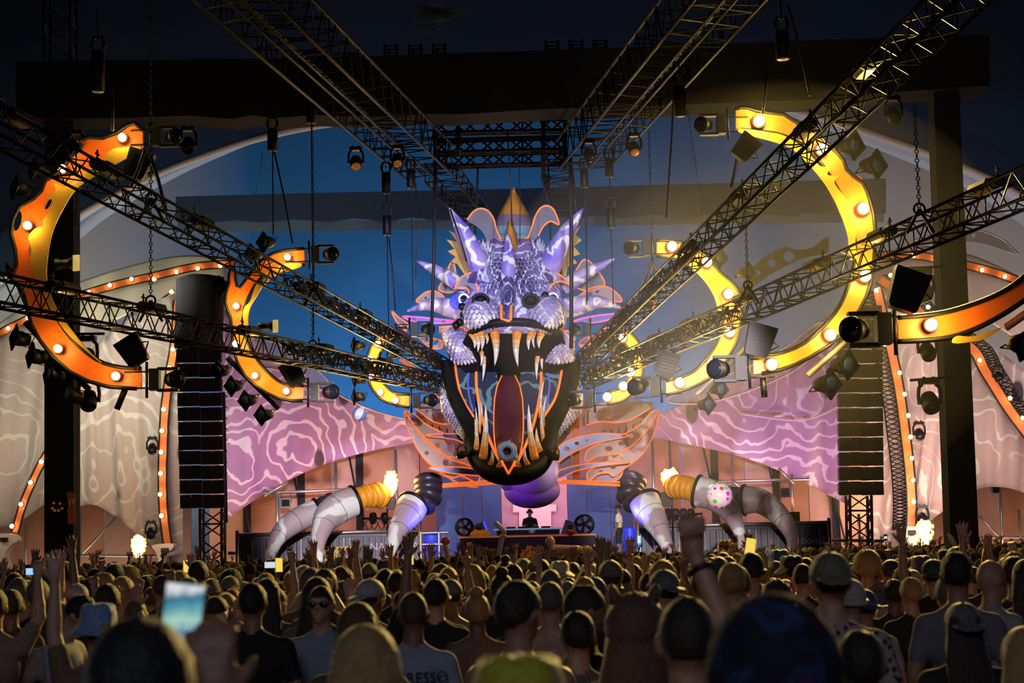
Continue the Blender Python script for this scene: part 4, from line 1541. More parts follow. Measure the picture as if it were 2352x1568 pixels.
# nose ridge and middle horn
body('nose_ridge', [(596, 1160, 1176, -1.4, -0.8), (620, 1153, 1181, -1.75, -0.9), (660, 1150, 1186, -2.2, -1.0), (700, 1150, 1184, -2.55, -1.2), (728, 1155, 1178, -2.7, -1.5), (742, 1160, 1174, -2.7, -1.9)], SKIND, n=16)
b = MB()
b.tube([D(1151, 700, -2.6), D(1152, 732, -2.75), D(1168, 737, -2.8), D(1173, 734, -2.8), D(1174, 702, -2.6)], 0.04, 7)
b.build('nose_light_tube', NEON, dr, True)


def horn(pts, rad, m=HORN, n=16):
    P3 = [D(*p) for p in cr(pts, 6)]
    k = len(P3)
    r = [np.interp(i / (k - 1), np.linspace(0, 1, len(rad)), rad) * PX for i in range(k)]
    b = MB()
    b.tube(P3, r, n)
    return b.build('horn', m, dr, True)


horn([(1167, 650, -1.6), (1168, 615, -1.75), (1168, 575, -1.7), (1166, 534, -1.5)], [16, 17, 12, 1])
horn([(1106, 618, -0.9), (1088, 580, -1.1), (1062, 530, -1.3), (1032, 477, -1.5)], [27, 25, 18, 1])
horn([(1262, 614, -0.9), (1278, 577, -1.1), (1303, 530, -1.3), (1341, 477, -1.5)], [27, 25, 18, 1])
horn([(1070, 662, 0.2), (1035, 640, 0.0), (995, 617, -0.2), (957, 599, -0.4)], [20, 18, 12, 1.5])
horn([(1296, 660, 0.2), (1330, 637, 0.0), (1370, 615, -0.2), (1411, 594, -0.4)], [20, 18, 12, 1.5])
horn([(1062, 716, -0.2), (1030, 706, -0.4), (985, 700, -0.5), (935, 714, -0.6)], [26, 22, 14, 1.5])
horn([(1302, 708, -0.2), (1335, 700, -0.4), (1380, 694, -0.5), (1430, 708, -0.6)], [26, 22, 14, 1.5])

# crest
cm = [CRESTO, CRESTV, CRESTT]
body('crest', [(427, 1179.5, 1180.5, 1.0, 1.2), (446, 1171, 1189, 0.85, 1.3), (470, 1158, 1203, 0.7, 1.5), (492, 1146, 1215, 0.6, 1.6), (508, 1139, 1222, 0.5, 1.7), (518, 1135, 1226, 0.45, 1.7), (535, 1132, 1230, 0.4, 1.7),
               (560, 1138, 1226, 0.4, 1.6)], cm, bands=[0, 0, 0, 1, 1, 2, 2])
body('crest_leaf', [(503, 1171, 1173, -0.5, -0.4), (525, 1164, 1181, -0.6, -0.2), (550, 1160, 1189, -0.7, 0.0), (575, 1163, 1192, -0.7, 0.1)], CRESTO, n=14)
for i, (ou, dd) in enumerate(((cr([(1092, 640), (1068, 632)], 2) + [(1050, 606), (1034, 602), (1046, 590), (1027, 577), (1044, 572), (1025, 550), (1050, 556), (1031, 529), (1062, 545), (1080, 575), (1096, 620)], 0.5),
                              ([(1270, 640), (1272, 600), (1290, 560), (1306, 540), (1334, 518), (1322, 540), (1336, 552), (1318, 566), (1333, 584), (1314, 590), (1326, 604), (1304, 612), (1300, 634)], 0.5))):
    plate('leaf_crest', [ou], YD + dd, 0.08, LEAF, dr)


# clear fins with light tubes along their rims
def fin(name, ou, dd, m, closed=True, thick=0.03, holes=(), edge=None, r=0.027, smooth=True, tube=NEON, parent=dr):
    lp = cr(ou, 5, True) if smooth else ou
    o = plate(name, [lp] + [circ(*h) for h in holes], (YD + dd) if not callable(dd) else dd, thick, m, parent)
    e = cr(edge, 5) if edge else lp
    Yv = (YD + dd) if not callable(dd) else dd
    b = MB()
    b.tube(pline(e, Yv if callable(Yv) else Yv - 0.03), r, 6, closed=(edge is None))
    b.build('light_tube', tube, o, True)
    return o


fin('brow_fin', [(1073, 505), (1085, 488), (1100, 479), (1118, 482), (1133, 500), (1140, 525), (1150, 548), (1140, 575), (1122, 560), (1110, 535), (1095, 520)], 0.1, CLEAR,
    edge=[(1073, 505), (1085, 488), (1100, 479), (1118, 482), (1133, 500), (1140, 525), (1150, 547), (1157, 548)])
fin('brow_fin', [(1284, 515), (1280, 495), (1268, 477), (1255, 472), (1238, 480), (1226, 505), (1218, 535), (1205, 550), (1196, 560), (1205, 590), (1225, 565), (1240, 530), (1262, 508)], 0.1, CLEAR,
    edge=[(1192, 563), (1198, 551), (1212, 545), (1222, 520), (1228, 500), (1240, 479), (1256, 472), (1272, 482), (1284, 515), (1265, 508), (1248, 520), (1236, 542)])
fin('eyebrow_fin', [(1046, 660), (1054, 643), (1066, 632), (1080, 628), (1090, 634), (1096, 655), (1098, 670), (1086, 664), (1070, 655)], -1.0, CLEAR,
    edge=[(1078, 674), (1070, 660), (1046, 660), (1054, 643), (1066, 632), (1082, 627), (1092, 636), (1095, 655), (1098, 670)])
fin('eyebrow_fin', [(1228, 670), (1240, 645), (1244, 628), (1258, 620), (1275, 623), (1298, 640), (1310, 655), (1290, 648), (1268, 652), (1258, 670)], -1.0, CLEAR,
    edge=[(1228, 670), (1239, 650), (1241, 632), (1254, 621), (1272, 622), (1298, 640), (1310, 655), (1290, 646), (1270, 652), (1258, 672)])
fin('ear_fin', [(958, 694), (968, 678), (984, 669), (1004, 670), (1020, 684), (1010, 700)], 0.7, FINBODY, holes=[(978, 684, 3), (992, 679, 3)])
fin('ear_fin', [(1322, 690), (1340, 672), (1362, 660), (1392, 658), (1418, 674), (1428, 692), (1400, 690), (1360, 688)], 0.7, FINBODY, holes=[(1355, 675, 4), (1372, 669, 4)])
fin('ear_fin', [(1310, 650), (1324, 620), (1340, 597), (1356, 602), (1376, 625), (1388, 655), (1350, 668)], 0.9, CLEAR, holes=[(1342, 620, 3, 5), (1356, 628, 3, 5)])
fin('ear_fin', [(1008, 665), (1020, 640), (1034, 606), (1042, 604), (1048, 640), (1040, 670)], 0.9, CLEAR)
fin('side_fin', [(925, 727), (960, 728), (1010, 733), (1050, 738), (1010, 742), (960, 740)], 0.5, BLUEFIN, tube=mat('pink_light_tube', (0.9, 0.1, 0.25), 0.4, emit=(1, 0.08, 0.30), es=1.3, var=0))
fin('side_fin', [(1318, 738), (1350, 728), (1392, 722), (1440, 720), (1395, 735), (1350, 742)], 0.5, BLUEFIN, tube=mat('pink_light_tube'))
fin('side_fin', [(900, 715), (915, 728), (938, 745), (930, 752), (912, 740)], 0.2, mat('dark_violet_fin', (0.12, 0.05, 0.16), 0.4))
fin('side_fin', [(962, 770), (1000, 778), (1016, 785), (1012, 800), (985, 796)], 1.0, FINBODY, holes=[(1000, 788, 4)])
fin('side_fin', [(1330, 790), (1345, 776), (1378, 770), (1360, 785), (1345, 800)], 1.0, FINBODY)
fin('side_fin', [(918, 826), (940, 842), (962, 862), (985, 868), (960, 850), (935, 832)], 1.0, FINBODY)
fin('side_fin', [(1380, 760), (1430, 740), (1470, 710), (1500, 676), (1506, 690), (1490, 725), (1450, 760), (1400, 785)], 1.2, CLEAR)

# eyes
for cx, cy, fx in ((1062, 688, 0.45), (1271, 686, -0.15)):
    c = D(cx, cy, -1.35)
    f = Vector((fx, -1, 0.0)).normalized()
    b = MB()
    b.tube([c - f * 0.5, c + f * 0.05, c + f * 0.1], [15 * PX, 16 * PX, 14 * PX], 18)
    e = b.build('eye', BLUELED, dr, True)
    b = MB()
    b.tube([c + f * 0.1, c + f * 0.13, c + f * 0.15], [11 * PX, 9.5 * PX, 4 * PX], 18)
    b.build('pupil', GLASS, e, True)
    a, k2 = frame_of(f)
    for k in range(14):
        w = 2 * PI * k / 14
        q = c + f * 0.12 + (a * math.cos(w) + k2 * math.sin(w)) * 11.5 * PX
        b = MB()
        b.ell(q, 0.028, 6, 4)
        b.build('led', LEDDOT, e)
    l = light('POINT', 'eye_light', c + f * 0.35 + Vector((0, 0, -0.1)), None, 28, (0.05, 0.06, 1.0), 0.1)
    put_under(l, dr)
# nostrils
for cx, s in ((1104, -1), (1219, 1)):
    b = MB()
    c = D(cx, 690, -2.0)
    b.ell(c, (18 * PX, 0.35, 15 * PX), 20, 12)
    o = b.build('nostril', RUB, dr, True)
    b = MB()
    pts = [D(cx + 17 * math.cos(w), 690 + 14 * math.sin(w), -2.25) for w in np.linspace(0, 2 * PI, 20)[:-1]]
    b.tube(pts, 0.05, 6, closed=True)
    b.build('nostril_rim', BLKM, o, True)

# small spot lamps tucked in the cheeks
for i, (x, y) in enumerate(((1062, 706), (1066, 724), (1056, 742), (1048, 748), (1252, 680), (1268, 720), (1284, 748))):
    b = MB()
    p = D(x, y, -1.75)
    b.tube([p, p + Vector((0, -0.2, 0.0)), p + Vector((0, -0.26, 0))], [0.10, 0.12, 0.10], 10)
    b.build('cheek_lamp', BLKM, dr, True)

# cheek flaps with scales
for s, tp, bt in ((-1, [(1008, 752), (1035, 750), (1062, 752), (1082, 768)], [(1040, 832), (1060, 834), (1080, 832), (1100, 826)]),
                  (1, [(1320, 760), (1305, 760), (1290, 762), (1268, 772)], [(1316, 828), (1290, 832), (1265, 832), (1246, 826)])):
    Yf = lambda s_, t: YD - 0.3 - 0.9 * math.sin(PI * (0.15 + 0.8 * s_)) * math.sin(PI * (0.2 + 0.6 * t))
    o = grid_sheet('cheek', cr(tp, 4), cr(bt, 4), 12, 10, Yf, SKIN, dr, 0.12)
    T, Bq = resample(cr(tp, 4), 24), resample(cr(bt, 4), 24)

    def S(u, v, T=T, Bq=Bq, Yf=Yf):
        a, f = min(int(u * 24), 23), u * 24 - min(int(u * 24), 23)
        tx = np.array(T[a]) * (1 - f) + np.array(T[a + 1]) * f
        bx = np.array(Bq[a]) * (1 - f) + np.array(Bq[a + 1]) * f
        q = tx * (1 - v) + bx * v
        return P(q[0], q[1], Yf(u, v) - 0.07)
    scales('cheek_scales', S, 8, 10, 0.05, SCALE, o)
    b = MB()
    b.tube(pline(cr(tp, 4), YD - 0.9), 0.04, 6)
    b.build('light_tube', NEON, o, True)

# jaw sides with scales
for tp, bt in (([(1012, 890), (1030, 900), (1050, 925), (1066, 952)], [(1018, 945), (1035, 968), (1052, 990), (1070, 1012)]),
               ([(1338, 885), (1318, 900), (1296, 925), (1276, 955)], [(1332, 945), (1312, 968), (1290, 990), (1270, 1016)])):
    Yf = lambda s_, t: YD + 0.2 - 1.0 * s_ - 0.25 * math.sin(PI * t)
    o = grid_sheet('jaw_side', cr(tp, 4), cr(bt, 4), 12, 8, Yf, SKIN, dr, 0.12)
    T, Bq = resample(cr(tp, 4), 24), resample(cr(bt, 4), 24)

    def S(u, v, T=T, Bq=Bq, Yf=Yf):
        a, f = min(int(u * 24), 23), u * 24 - min(int(u * 24), 23)
        tx = np.array(T[a]) * (1 - f) + np.array(T[a + 1]) * f
        bx = np.array(Bq[a]) * (1 - f) + np.array(Bq[a + 1]) * f
        q = tx * (1 - v) + bx * v
        return P(q[0], q[1], Yf(u, v) - 0.07)
    scales('jaw_scales', S, 11, 7, 0.055, SCALE, o)

# mouth: black lip, palate, throat, jaw rim
b = MB()
b.tube([D(*p) for p in cr([(1080, 766, -1.7), (1098, 754, -2.1), (1132, 742, -2.3), (1175, 738, -2.35), (1220, 741, -2.3), (1262, 754, -2.1), (1284, 766, -1.7)], 5)], 0.11, 10)
b.build('upper_lip', RUB, dr, True)
plate('palate', [cr([(1066, 780), (1100, 752), (1180, 742), (1262, 752), (1296, 780), (1300, 840), (1250, 862), (1170, 868), (1090, 862), (1058, 840)], 4, True)], lambda x, y: YD - 2.0 + max(0, (y - 742)) / 118 * 2.0, 0.15, RUB, dr)
plate('throat', [cr([(1024, 826), (1100, 822), (1170, 820), (1250, 822), (1322, 826), (1330, 860), (1312, 910), (1284, 960), (1272, 1010), (1258, 1050), (1225, 1082), (1170, 1096), (1118, 1082), (1088, 1052), (1078, 1005),
                     (1062, 955), (1034, 905), (1020, 862)], 4, True)], lambda x, y: YD + 0.35 - max(0, (y - 830)) / 260 * 1.9, 0.2, RUB, dr)
b = MB()
jr = cr([(1026, 832, 0.1), (1032, 880, -0.2), (1056, 938, -0.7), (1080, 985, -1.1), (1085, 1030, -1.5), (1104, 1066, -1.9), (1135, 1087, -2.2), (1170, 1093, -2.3), (1206, 1088, -2.2), (1240, 1068, -1.9), (1260, 1030, -1.5),
         (1267, 985, -1.1), (1290, 938, -0.7), (1316, 880, -0.2), (1322, 832, 0.1)], 5)
b.tube([D(*p) for p in jr], [0.17 + 0.10 * math.sin(PI * i / (len(jr) - 1)) for i in range(len(jr))], 12)
b.build('jaw_rim', RUB, dr, True)
dep = lambda x, y: YD + 0.2 - max(0, (y - 840)) / 250 * 2.3
# side webs
for s in (-1, 1):
    mx = lambda x: 1170 + s * (x - 1170) * -1 if False else (x if s < 0 else 2340 - x - 3)
    fin('mouth_web', [(mx(1045), 832), (mx(1050), 870), (mx(1062), 915), (mx(1086), 955), (mx(1092), 925), (mx(1090), 880), (mx(1088), 840)], lambda x, y: dep(x, y) - 0.10, INNER, edge=[(mx(1045), 832), (mx(1050), 870), (mx(1062), 915), (mx(1088), 957)], r=0.04)
    fin('mouth_web', [(mx(1078), 850), (mx(1074), 885), (mx(1080), 925), (mx(1090), 948), (mx(1092), 900), (mx(1090), 858)], lambda x, y: dep(x, y) - 0.16, INNER, edge=[(mx(1078), 850), (mx(1075), 885), (mx(1080), 920), (mx(1088), 945)], r=0.03,
        tube=mat('dim_blue_tube', (0.1, 0.1, 0.5), 0.4, emit=(0.15, 0.15, 0.9), es=0.35, var=0))
    fin('mouth_panel', [(mx(1094), 845), (mx(1098), 900), (mx(1116), 975), (mx(1140), 1040), (mx(1166), 1088), (mx(1162), 1040), (mx(1150), 960), (mx(1146), 900), (mx(1140), 848)], lambda x, y: dep(x, y) - 0.22, INNER, r=0.045, smooth=False,
        edge=[(mx(1094), 845), (mx(1096), 900), (mx(1112), 975), (mx(1138), 1040), (mx(1167), 1088)])
# tongue
tw = [(862, 14), (885, 25), (915, 31), (950, 33), (985, 33), (1015, 31), (1042, 26), (1065, 16), (1084, 5), (1090, 1.5)]
b = MB()
rows = []
for y, w in tw:
    d = dep(0, y) - YD - 0.34
    rows.append([D(1168 + w * math.cos(a) - 0.0, y, d - (0.22 * math.sin(a) if math.sin(a) > 0 else 0.05 * math.sin(a)) - (0.0)) for a in np.linspace(0, 2 * PI, 17)[:-1]])
b.loft(rows)
tg = b.build('tongue', TONG, dr, True)
for s in (-1, 1):
    b = MB()
    b.tube([P(1168 + s * (w + 1), y, dep(0, y) - 0.4) for y, w in tw], 0.022, 6)
    b.build('light_tube', NEON, tg, True)


def tooth(bx, by, tx, ty, w, d0, d1, flip=False):
    A, B = D(bx, by, d0), D(tx, ty, d1)
    n = 9
    b = MB()
    dirv = B - A
    pts, rad = [], []
    for i in range(n):
        f = i / (n - 1)
        pts.append(A + dirv * f + Vector((0.05 * math.sin(PI * f) * (1 if bx < 1170 else -1), -0.06 * math.sin(PI * f), 0)))
        rad.append(w * PX * (1 - f) ** 0.75 + 0.004)
    for i in range(n - 1):
        m = 0 if i < 2 else (1 if i < 4 else 2)
        b.tube(pts[i:i + 2], rad[i:i + 2], 12, m=m, cap=(i in (0, n - 2)))
    b.build('tooth', [TORG, TAMB, IVORY], dr, True)


for a in ((1136, 762, 1136, 840, 11, -2.1, -2.2), (1188, 762, 1190, 842, 11, -2.1, -2.2), (1084, 766, 1090, 800, 8, -1.8, -1.9), (1094, 764, 1097, 808, 8, -1.9, -2.0), (1104, 762, 1106, 804, 8, -2.0, -2.0), (1115, 768, 1117, 790, 5, -1.6, -1.6),
          (1220, 763, 1215, 804, 7, -2.0, -2.1), (1228, 763, 1228, 800, 5, -1.9, -1.9), (1244, 766, 1239, 800, 8, -1.9, -1.9), (1108, 800, 1108, 876, 7, -0.6, -0.9), (1240, 800, 1233, 872, 7, -0.6, -0.9),
          (1103, 800, 1104, 840, 6, -0.9, -1.0), (1250, 805, 1246, 850, 6, -0.5, -0.7),
          (1108, 1057, 1115, 929, 10, -2.0, -2.1), (1229, 1055, 1214, 928, 10, -2.0, -2.1), (1092, 1044, 1090, 960, 7, -1.75, -1.8), (1244, 1042, 1232, 982, 7, -1.75, -1.9), (1090, 1015, 1092, 935, 5, -1.4, -1.4),
          (1250, 1018, 1246, 930, 6, -1.4, -1.4), (1100, 995, 1096, 915, 5, -1.1, -1.1), (1248, 985, 1256, 905, 5, -1.1, -1.1), (1242, 960, 1250, 870, 5, -0.9, -0.9), (1102, 980, 1104, 920, 4.5, -1.0, -1.0),
          (1125, 1069, 1129, 1032, 6, -2.25, -2.3), (1145, 1074, 1145, 1036, 6, -2.35, -2.4), (1193, 1073, 1188, 1036, 6, -2.35, -2.4), (1212, 1067, 1207, 1030, 6, -2.3, -2.3)):
    tooth(*a)
for sx in (-1, 1):
    b = MB()
    b.tube([D(1168 + sx * 16, 1058, -2.62), D(1168, 1088, -2.66)], 0.035, 6)
    b.build('light_tube', NEON, dr, True)

# throat bulges under the jaw
VIO = mat('violet_bulge', (0.42, 0.30, 0.62), 0.4, var=0.15, vscale=0.8)
b = MB()
b.ell(D(1222, 1082, 0.4), (62 * PX, 1.0, 58 * PX), 28, 18)
b.build('throat_bulge', mat('pale_bulge', (0.72, 0.62, 0.74), 0.4, var=0.12, vscale=0.8), dr, True)
b = MB()
b.ell(D(1222, 1126, 1.1), (66 * PX, 1.1, 42 * PX), 28, 18)
b.build('throat_bulge', VIO, dr, True)
b = MB()
b.ell(D(1180, 1104, 0.9), (34 * PX, 0.8, 30 * PX), 20, 12)
b.build('throat_bulge', VIO, dr, True)

# hanging steelwork that carries the head
for x in (1090, 1265):
    b = MB()
    b.tube([D(x, 560, 0.8), D(x + (8 if x < 1170 else -6), 380, 0.0)], 0.035, 6)
    b.build('hanger', CHAIN, dr)

# ---------------------------------------------------------------- glowing fin wings below the head
fw = thing('fin_wing', 'smoky perforated fin wing with orange light tubes left of the dragon jaw', 'stage sculpture', P(1040, 1118, 58), 'fin wings beside the jaw')
YF = 58.0
def fin2(name, ou, dd, m, par, holes=(), edge=None, r=0.026, tube=NEON):
    return fin(name, ou, dd, m, holes=holes, edge=edge, r=r, tube=tube, parent=par)
ydl = lambda off: (lambda x, y: YF + off + 0.0 * x)
fin2('fin', [(930, 942), (934, 975), (948, 1010), (972, 1050), (1008, 1082), (1040, 1097), (1060, 1092), (1096, 1108), (1100, 1080), (1070, 1066), (1030, 1052), (990, 1024), (955, 985)], ydl(0.2), FINBODY, fw,
     holes=[(1024, 1062, 7), (980, 1040, 5), (1060, 1078, 6, 4)])
fin2('fin', [(932, 948), (958, 985), (990, 1018), (1024, 1046), (1048, 1050), (1070, 1050), (1088, 1068), (1090, 1040), (1060, 1014), (1020, 995), (980, 975), (950, 950)], ydl(0.0), FINBODY, fw,
     holes=[(1036, 1030, 9), (1005, 1022, 6), (1030, 1006, 7, 5), (985, 1000, 4), (1060, 1040, 5)])
fin2('fin', [(950, 934), (970, 950), (992, 966), (1020, 974), (1044, 972), (1070, 995), (1075, 960), (1040, 930), (1010, 915), (975, 918)], ydl(0.35), FINBODY, fw,
     holes=[(1024, 962, 8, 6), (1000, 954, 6, 5), (981, 944, 4)], edge=[(950, 934), (970, 950), (992, 966), (1020, 974), (1044, 972), (1070, 995)])
fin2('fin', [(1000, 905), (1020, 900), (1046, 920), (1064, 945), (1040, 935)], ydl(0.6), FINBODY, fw, holes=[(1030, 915, 5)])
fin2('fin', [(977, 1000), (1010, 996), (1040, 996), (1072, 999), (1072, 1018), (1040, 1008)], ydl(-0.3), BLUEFIN, fw)
fin2('fin', [(985, 1074), (1030, 1072), (1070, 1074), (1110, 1082), (1114, 1092), (1070, 1090), (1020, 1084)], ydl(-0.3), BLUEFIN, fw)
fin2('fin', [(1010, 1085), (1036, 1098), (1060, 1092), (1092, 1108), (1094, 1118), (1060, 1112)], ydl(0.4), mat('violet_fin', (0.25, 0.16, 0.42), 0.4, alpha=0.8), fw, holes=[(1040, 1104, 4)])
# ribs of the belly plates between
for k in range(7):
    b = MB()
    b.tube([P(958 + 17 * k, 958 + 9 * k * (1 - k / 14), YF + 0.5), P(962 + 17 * k, 975 + 10 * k * (1 - k / 14), YF + 0.5)], 0.02, 5)
    b.build('belly_rib', BLKM, fw)
b = MB()
b.tube([P(1016, 1117, YF), P(1158, 1108, YF)], 0.045, 8)
b.build('light_tube', NEON, fw, True)
b = MB()
b.tube([P(1016, 1112, YF + 0.3), P(1120, 1104, YF + 0.3)], 0.03, 8)
b.build('light_tube', NEON, fw, True)
plate('upright_band', [[(1110, 1092), (1123, 1092), (1124, 1106), (1112, 1107)]], YF + 0.4, 0.1, ARCH, fw)

fw = thing('fin_wing', 'smoky perforated fin wing with blue fins and orange light tubes right of the dragon jaw', 'stage sculpture', P(1380, 1116, 58), 'fin wings beside the jaw')
fin2('fin', [(1512, 940), (1508, 975), (1496, 1010), (1470, 1048), (1436, 1074), (1410, 1093), (1396, 1086), (1372, 1090), (1352, 1106), (1350, 1084), (1380, 1066), (1420, 1048), (1460, 1015), (1490, 975)], ydl(0.2), FINBODY, fw,
     holes=[(1408, 1072, 7, 5), (1456, 1036, 5), (1380, 1082, 5, 3)])
fin2('fin', [(1508, 948), (1488, 985), (1460, 1015), (1425, 1040), (1398, 1044), (1370, 1048), (1346, 1060), (1350, 1034), (1390, 1012), (1430, 998), (1470, 975), (1496, 946)], ydl(0.0), FINBODY, fw,
     holes=[(1398, 1030, 9, 6), (1426, 1018, 6, 5), (1402, 1052, 6), (1450, 1000, 5), (1428, 1046, 6)])
fin2('fin', [(1494, 936), (1470, 952), (1444, 965), (1414, 970), (1380, 968), (1346, 976), (1338, 985), (1342, 950), (1380, 925), (1420, 912), (1462, 915)], ydl(0.35), FINBODY, fw,
     holes=[(1398, 958, 8, 4), (1424, 950, 6, 4), (1452, 940, 5)], edge=[(1494, 936), (1470, 952), (1444, 965), (1414, 970), (1380, 968), (1346, 976)])
fin2('fin', [(1282, 1034), (1290, 1020), (1314, 1008), (1345, 1000), (1377, 995), (1410, 996), (1446, 1000), (1400, 1010), (1365, 1018), (1330, 1032), (1300, 1048), (1282, 1060)], ydl(-0.3), BLUEFIN, fw, holes=[(1325, 1018, 5, 4), (1302, 1030, 8, 5), (1348, 1011, 3)])
fin2('fin', [(1280, 1084), (1300, 1075), (1334, 1067), (1380, 1062), (1449, 1061), (1400, 1067), (1365, 1072), (1320, 1082), (1284, 1098)], ydl(-0.3), BLUEFIN, fw, holes=[(1326, 1075, 5, 2)])
fin2('fin', [(1350, 1106), (1372, 1088), (1398, 1084), (1412, 1094), (1430, 1080), (1420, 1100), (1380, 1112)], ydl(0.5), mat('violet_fin'), fw)
plate('upright_band', [[(1312, 962), (1329, 950), (1332, 1100), (1316, 1102)]], YF + 0.8, 0.12, ARCH, fw)
for k in range(7):
    b = MB()
    b.tube([P(1490 - 17 * k, 958 + 9 * k * (1 - k / 14), YF + 0.5), P(1486 - 17 * k, 975 + 10 * k * (1 - k / 14), YF + 0.5)], 0.02, 5)
    b.build('belly_rib', BLKM, fw)
b = MB()
b.tube([P(1278, 1107, YF), P(1424, 1114, YF)], 0.045, 8)
b.build('light_tube', NEON, fw, True)
b = MB()
b.tube([P(1290, 1103, YF + 0.3), P(1424, 1107, YF + 0.3)], 0.03, 8)
b.build('light_tube', NEON, fw, True)

# belly plates: pale rounded shields right under the wings
for (x, y, w, h) in ((1290, 1000, 12, 24), (1302, 980, 10, 20), (1300, 1060, 14, 20)):
    plate('belly_plate', [circ(x, y, w, h)], 58.9, 0.1, mat('lilac_plate', (0.36, 0.30, 0.50), 0.5), fw)

# shark-shaped swim ring caught on the lower teeth
RINGM = mat('inflatable_grey_blue', (0.34, 0.45, 0.60), 0.3, var=0.15, vscale=2)
t = thing('swim_ring', 'grey blue shark-finned swim ring caught in the dragon lower jaw', 'inflatable', D(1166, 1058, -2.8))
c = D(1165, 1036, -2.95)
b = MB()
b.torus(c, (0.05, 1, 0.1), 15.5 * PX, 6.8 * PX, 28, 12)
b.build('ring', RINGM, t, True)
b = MB()
b.tube([D(1166, 1020, -2.95), D(1170, 1012, -2.95), D(1174, 1009, -2.95)], [0.10, 0.06, 0.008], 8, flat=0.5)
b.build('dorsal_fin', RINGM, t, True)
b = MB()
b.tube([D(1180, 1044, -2.95), D(1187, 1051, -3.0), D(1185, 1056, -3.0)], [0.08, 0.05, 0.008], 8, flat=0.6)
b.build('tail_fin', RINGM, t, True)
for i, (x, y, f) in enumerate(((1061, 1032, -1), (1272, 1036, 1))):
    yoke_lamp(D(x, y - 12, -1.9), 0.42, 'small black lamp clamped to the %s corner of the dragon lower jaw' % ('left' if f < 0 else 'right'), 'jaw lamps', face=(f, -0.6, -0.2))
# ---------------------------------------------------------------- stage
ZS = 1.55
b = MB()
b.box((0.6, 64.5, ZS - 0.06), (24, 11, 0.12))
b.box((0.6, 59.2, ZS / 2 - 0.06), (24, 0.2, ZS - 0.1))
struct(b.build('floor_stage', mat('stage_deck', (0.015, 0.016, 0.022), 0.6)), 'black stage deck under the booth', 'stage')

PANEL = mat('rust_panel', (0.42, 0.20, 0.12), 0.75, var=0.45, vscale=0.9, bump=0.2)
PANEL2 = mat('rose_panel', (0.46, 0.27, 0.22), 0.75, var=0.40, vscale=0.8, bump=0.2)


def panel_wall(name, label, xs, ytop, studs, Y):
    w = thing(name, label, 'wall', Vector((P((xs[0] + xs[-1]) / 2, 1280, Y).x, Y, 0)))
    w['kind'] = 'structure'
    for i in range(len(xs) - 1):
        p0, p1 = P(xs[i], ytop, Y), P(xs[i + 1], ytop, Y)
        b = MB()
        b.box(((p0.x + p1.x) / 2, Y, p0.z / 2), (p1.x - p0.x - 0.03, 0.08, p0.z))
        b.build('panel', PANEL if i % 2 else PANEL2, w)
    for x in studs:
        p = P(x, ytop, Y - 0.12)
        b = MB()
        b.box((p.x, Y - 0.12, p.z / 2), (0.27, 0.1, p.z))
        b.build('stud', BLACK, w)
        b = MB()
        b.bar((p.x - 0.5, Y - 0.3, p.z - 0.6), (p.x + 0.35, Y - 0.3, ZS), 0.04)
        b.build('brace', DKMET, w)


panel_wall('wall_stage_left', 'rust brown panel wall with black studs behind the left claws', [480, 565, 640, 690, 760, 822, 908, 962, 1016], 960, [566, 690, 824], 68.6)
panel_wall('wall_stage_right', 'rust brown panel wall with black studs behind the right claws', [1440, 1494, 1560, 1638, 1705, 1778, 1850, 1912, 1990], 960, [1637, 1777, 1911], 68.6)
panel_wall('wall_stage_middle', 'rose panel wall behind the dragon jaw and the fin wings', [955, 1040, 1125, 1210, 1295, 1380, 1500], 925, [], 69.4)
panel_wall('wall_outer_left', 'tan panel wall behind the scaffold beside the smiling pillar', [-60, 30, 105, 170, 240, 300, 370, 440], 1150, [], 78)
panel_wall('wall_outer_right', 'reddish panel wall behind the scaffold at the far right', [2060, 2140, 2230, 2290, 2352, 2440], 1080, [2226], 78)

# wall behind the booth
w = thing('wall_booth', 'dark blue scuffed wall with pale middle doorway behind the booth', 'wall', Vector((P(1220, 1280, 66.8).x, 66.8, 0)))
w['kind'] = 'structure'
BLUEW = mat('blue_scuffed_wood', (0.025, 0.07, 0.19), 0.7, var=0.55, vscale=1.6, bump=0.2)
xs = [1000, 1062, 1106, 1150, 1302, 1346, 1400, 1452]
for i in range(len(xs) - 1):
    p0, p1 = P(xs[i], 1098, 66.8), P(xs[i + 1], 1098, 66.8)
    b = MB()
    b.box(((p0.x + p1.x) / 2, 66.8, p0.z / 2), (p1.x - p0.x - 0.02, 0.1, p0.z))
    b.build('panel', BLUEW if i != 3 else mat('mauve_panel', (0.42, 0.26, 0.30), 0.7, var=0.4, vscale=1.2), w)
plate('pale_doorway', [[(1178, 1160), (1278, 1158), (1278, 1174), (1266, 1174), (1266, 1230), (1192, 1232), (1192, 1176), (1178, 1176)]], 66.6, 0.06, mat('cream_door', (0.70, 0.52, 0.48), 0.7, var=0.2), w)

# ---------------------------------------------------------------- container fronts
CONT = mat('container_dark', (0.055, 0.050, 0.062), 0.45, metal=0.2, var=0.6, vscale=1.4)
CONT2 = mat('container_scuff', (0.24, 0.21, 0.22), 0.5, metal=0.2, var=0.6, vscale=2.0)


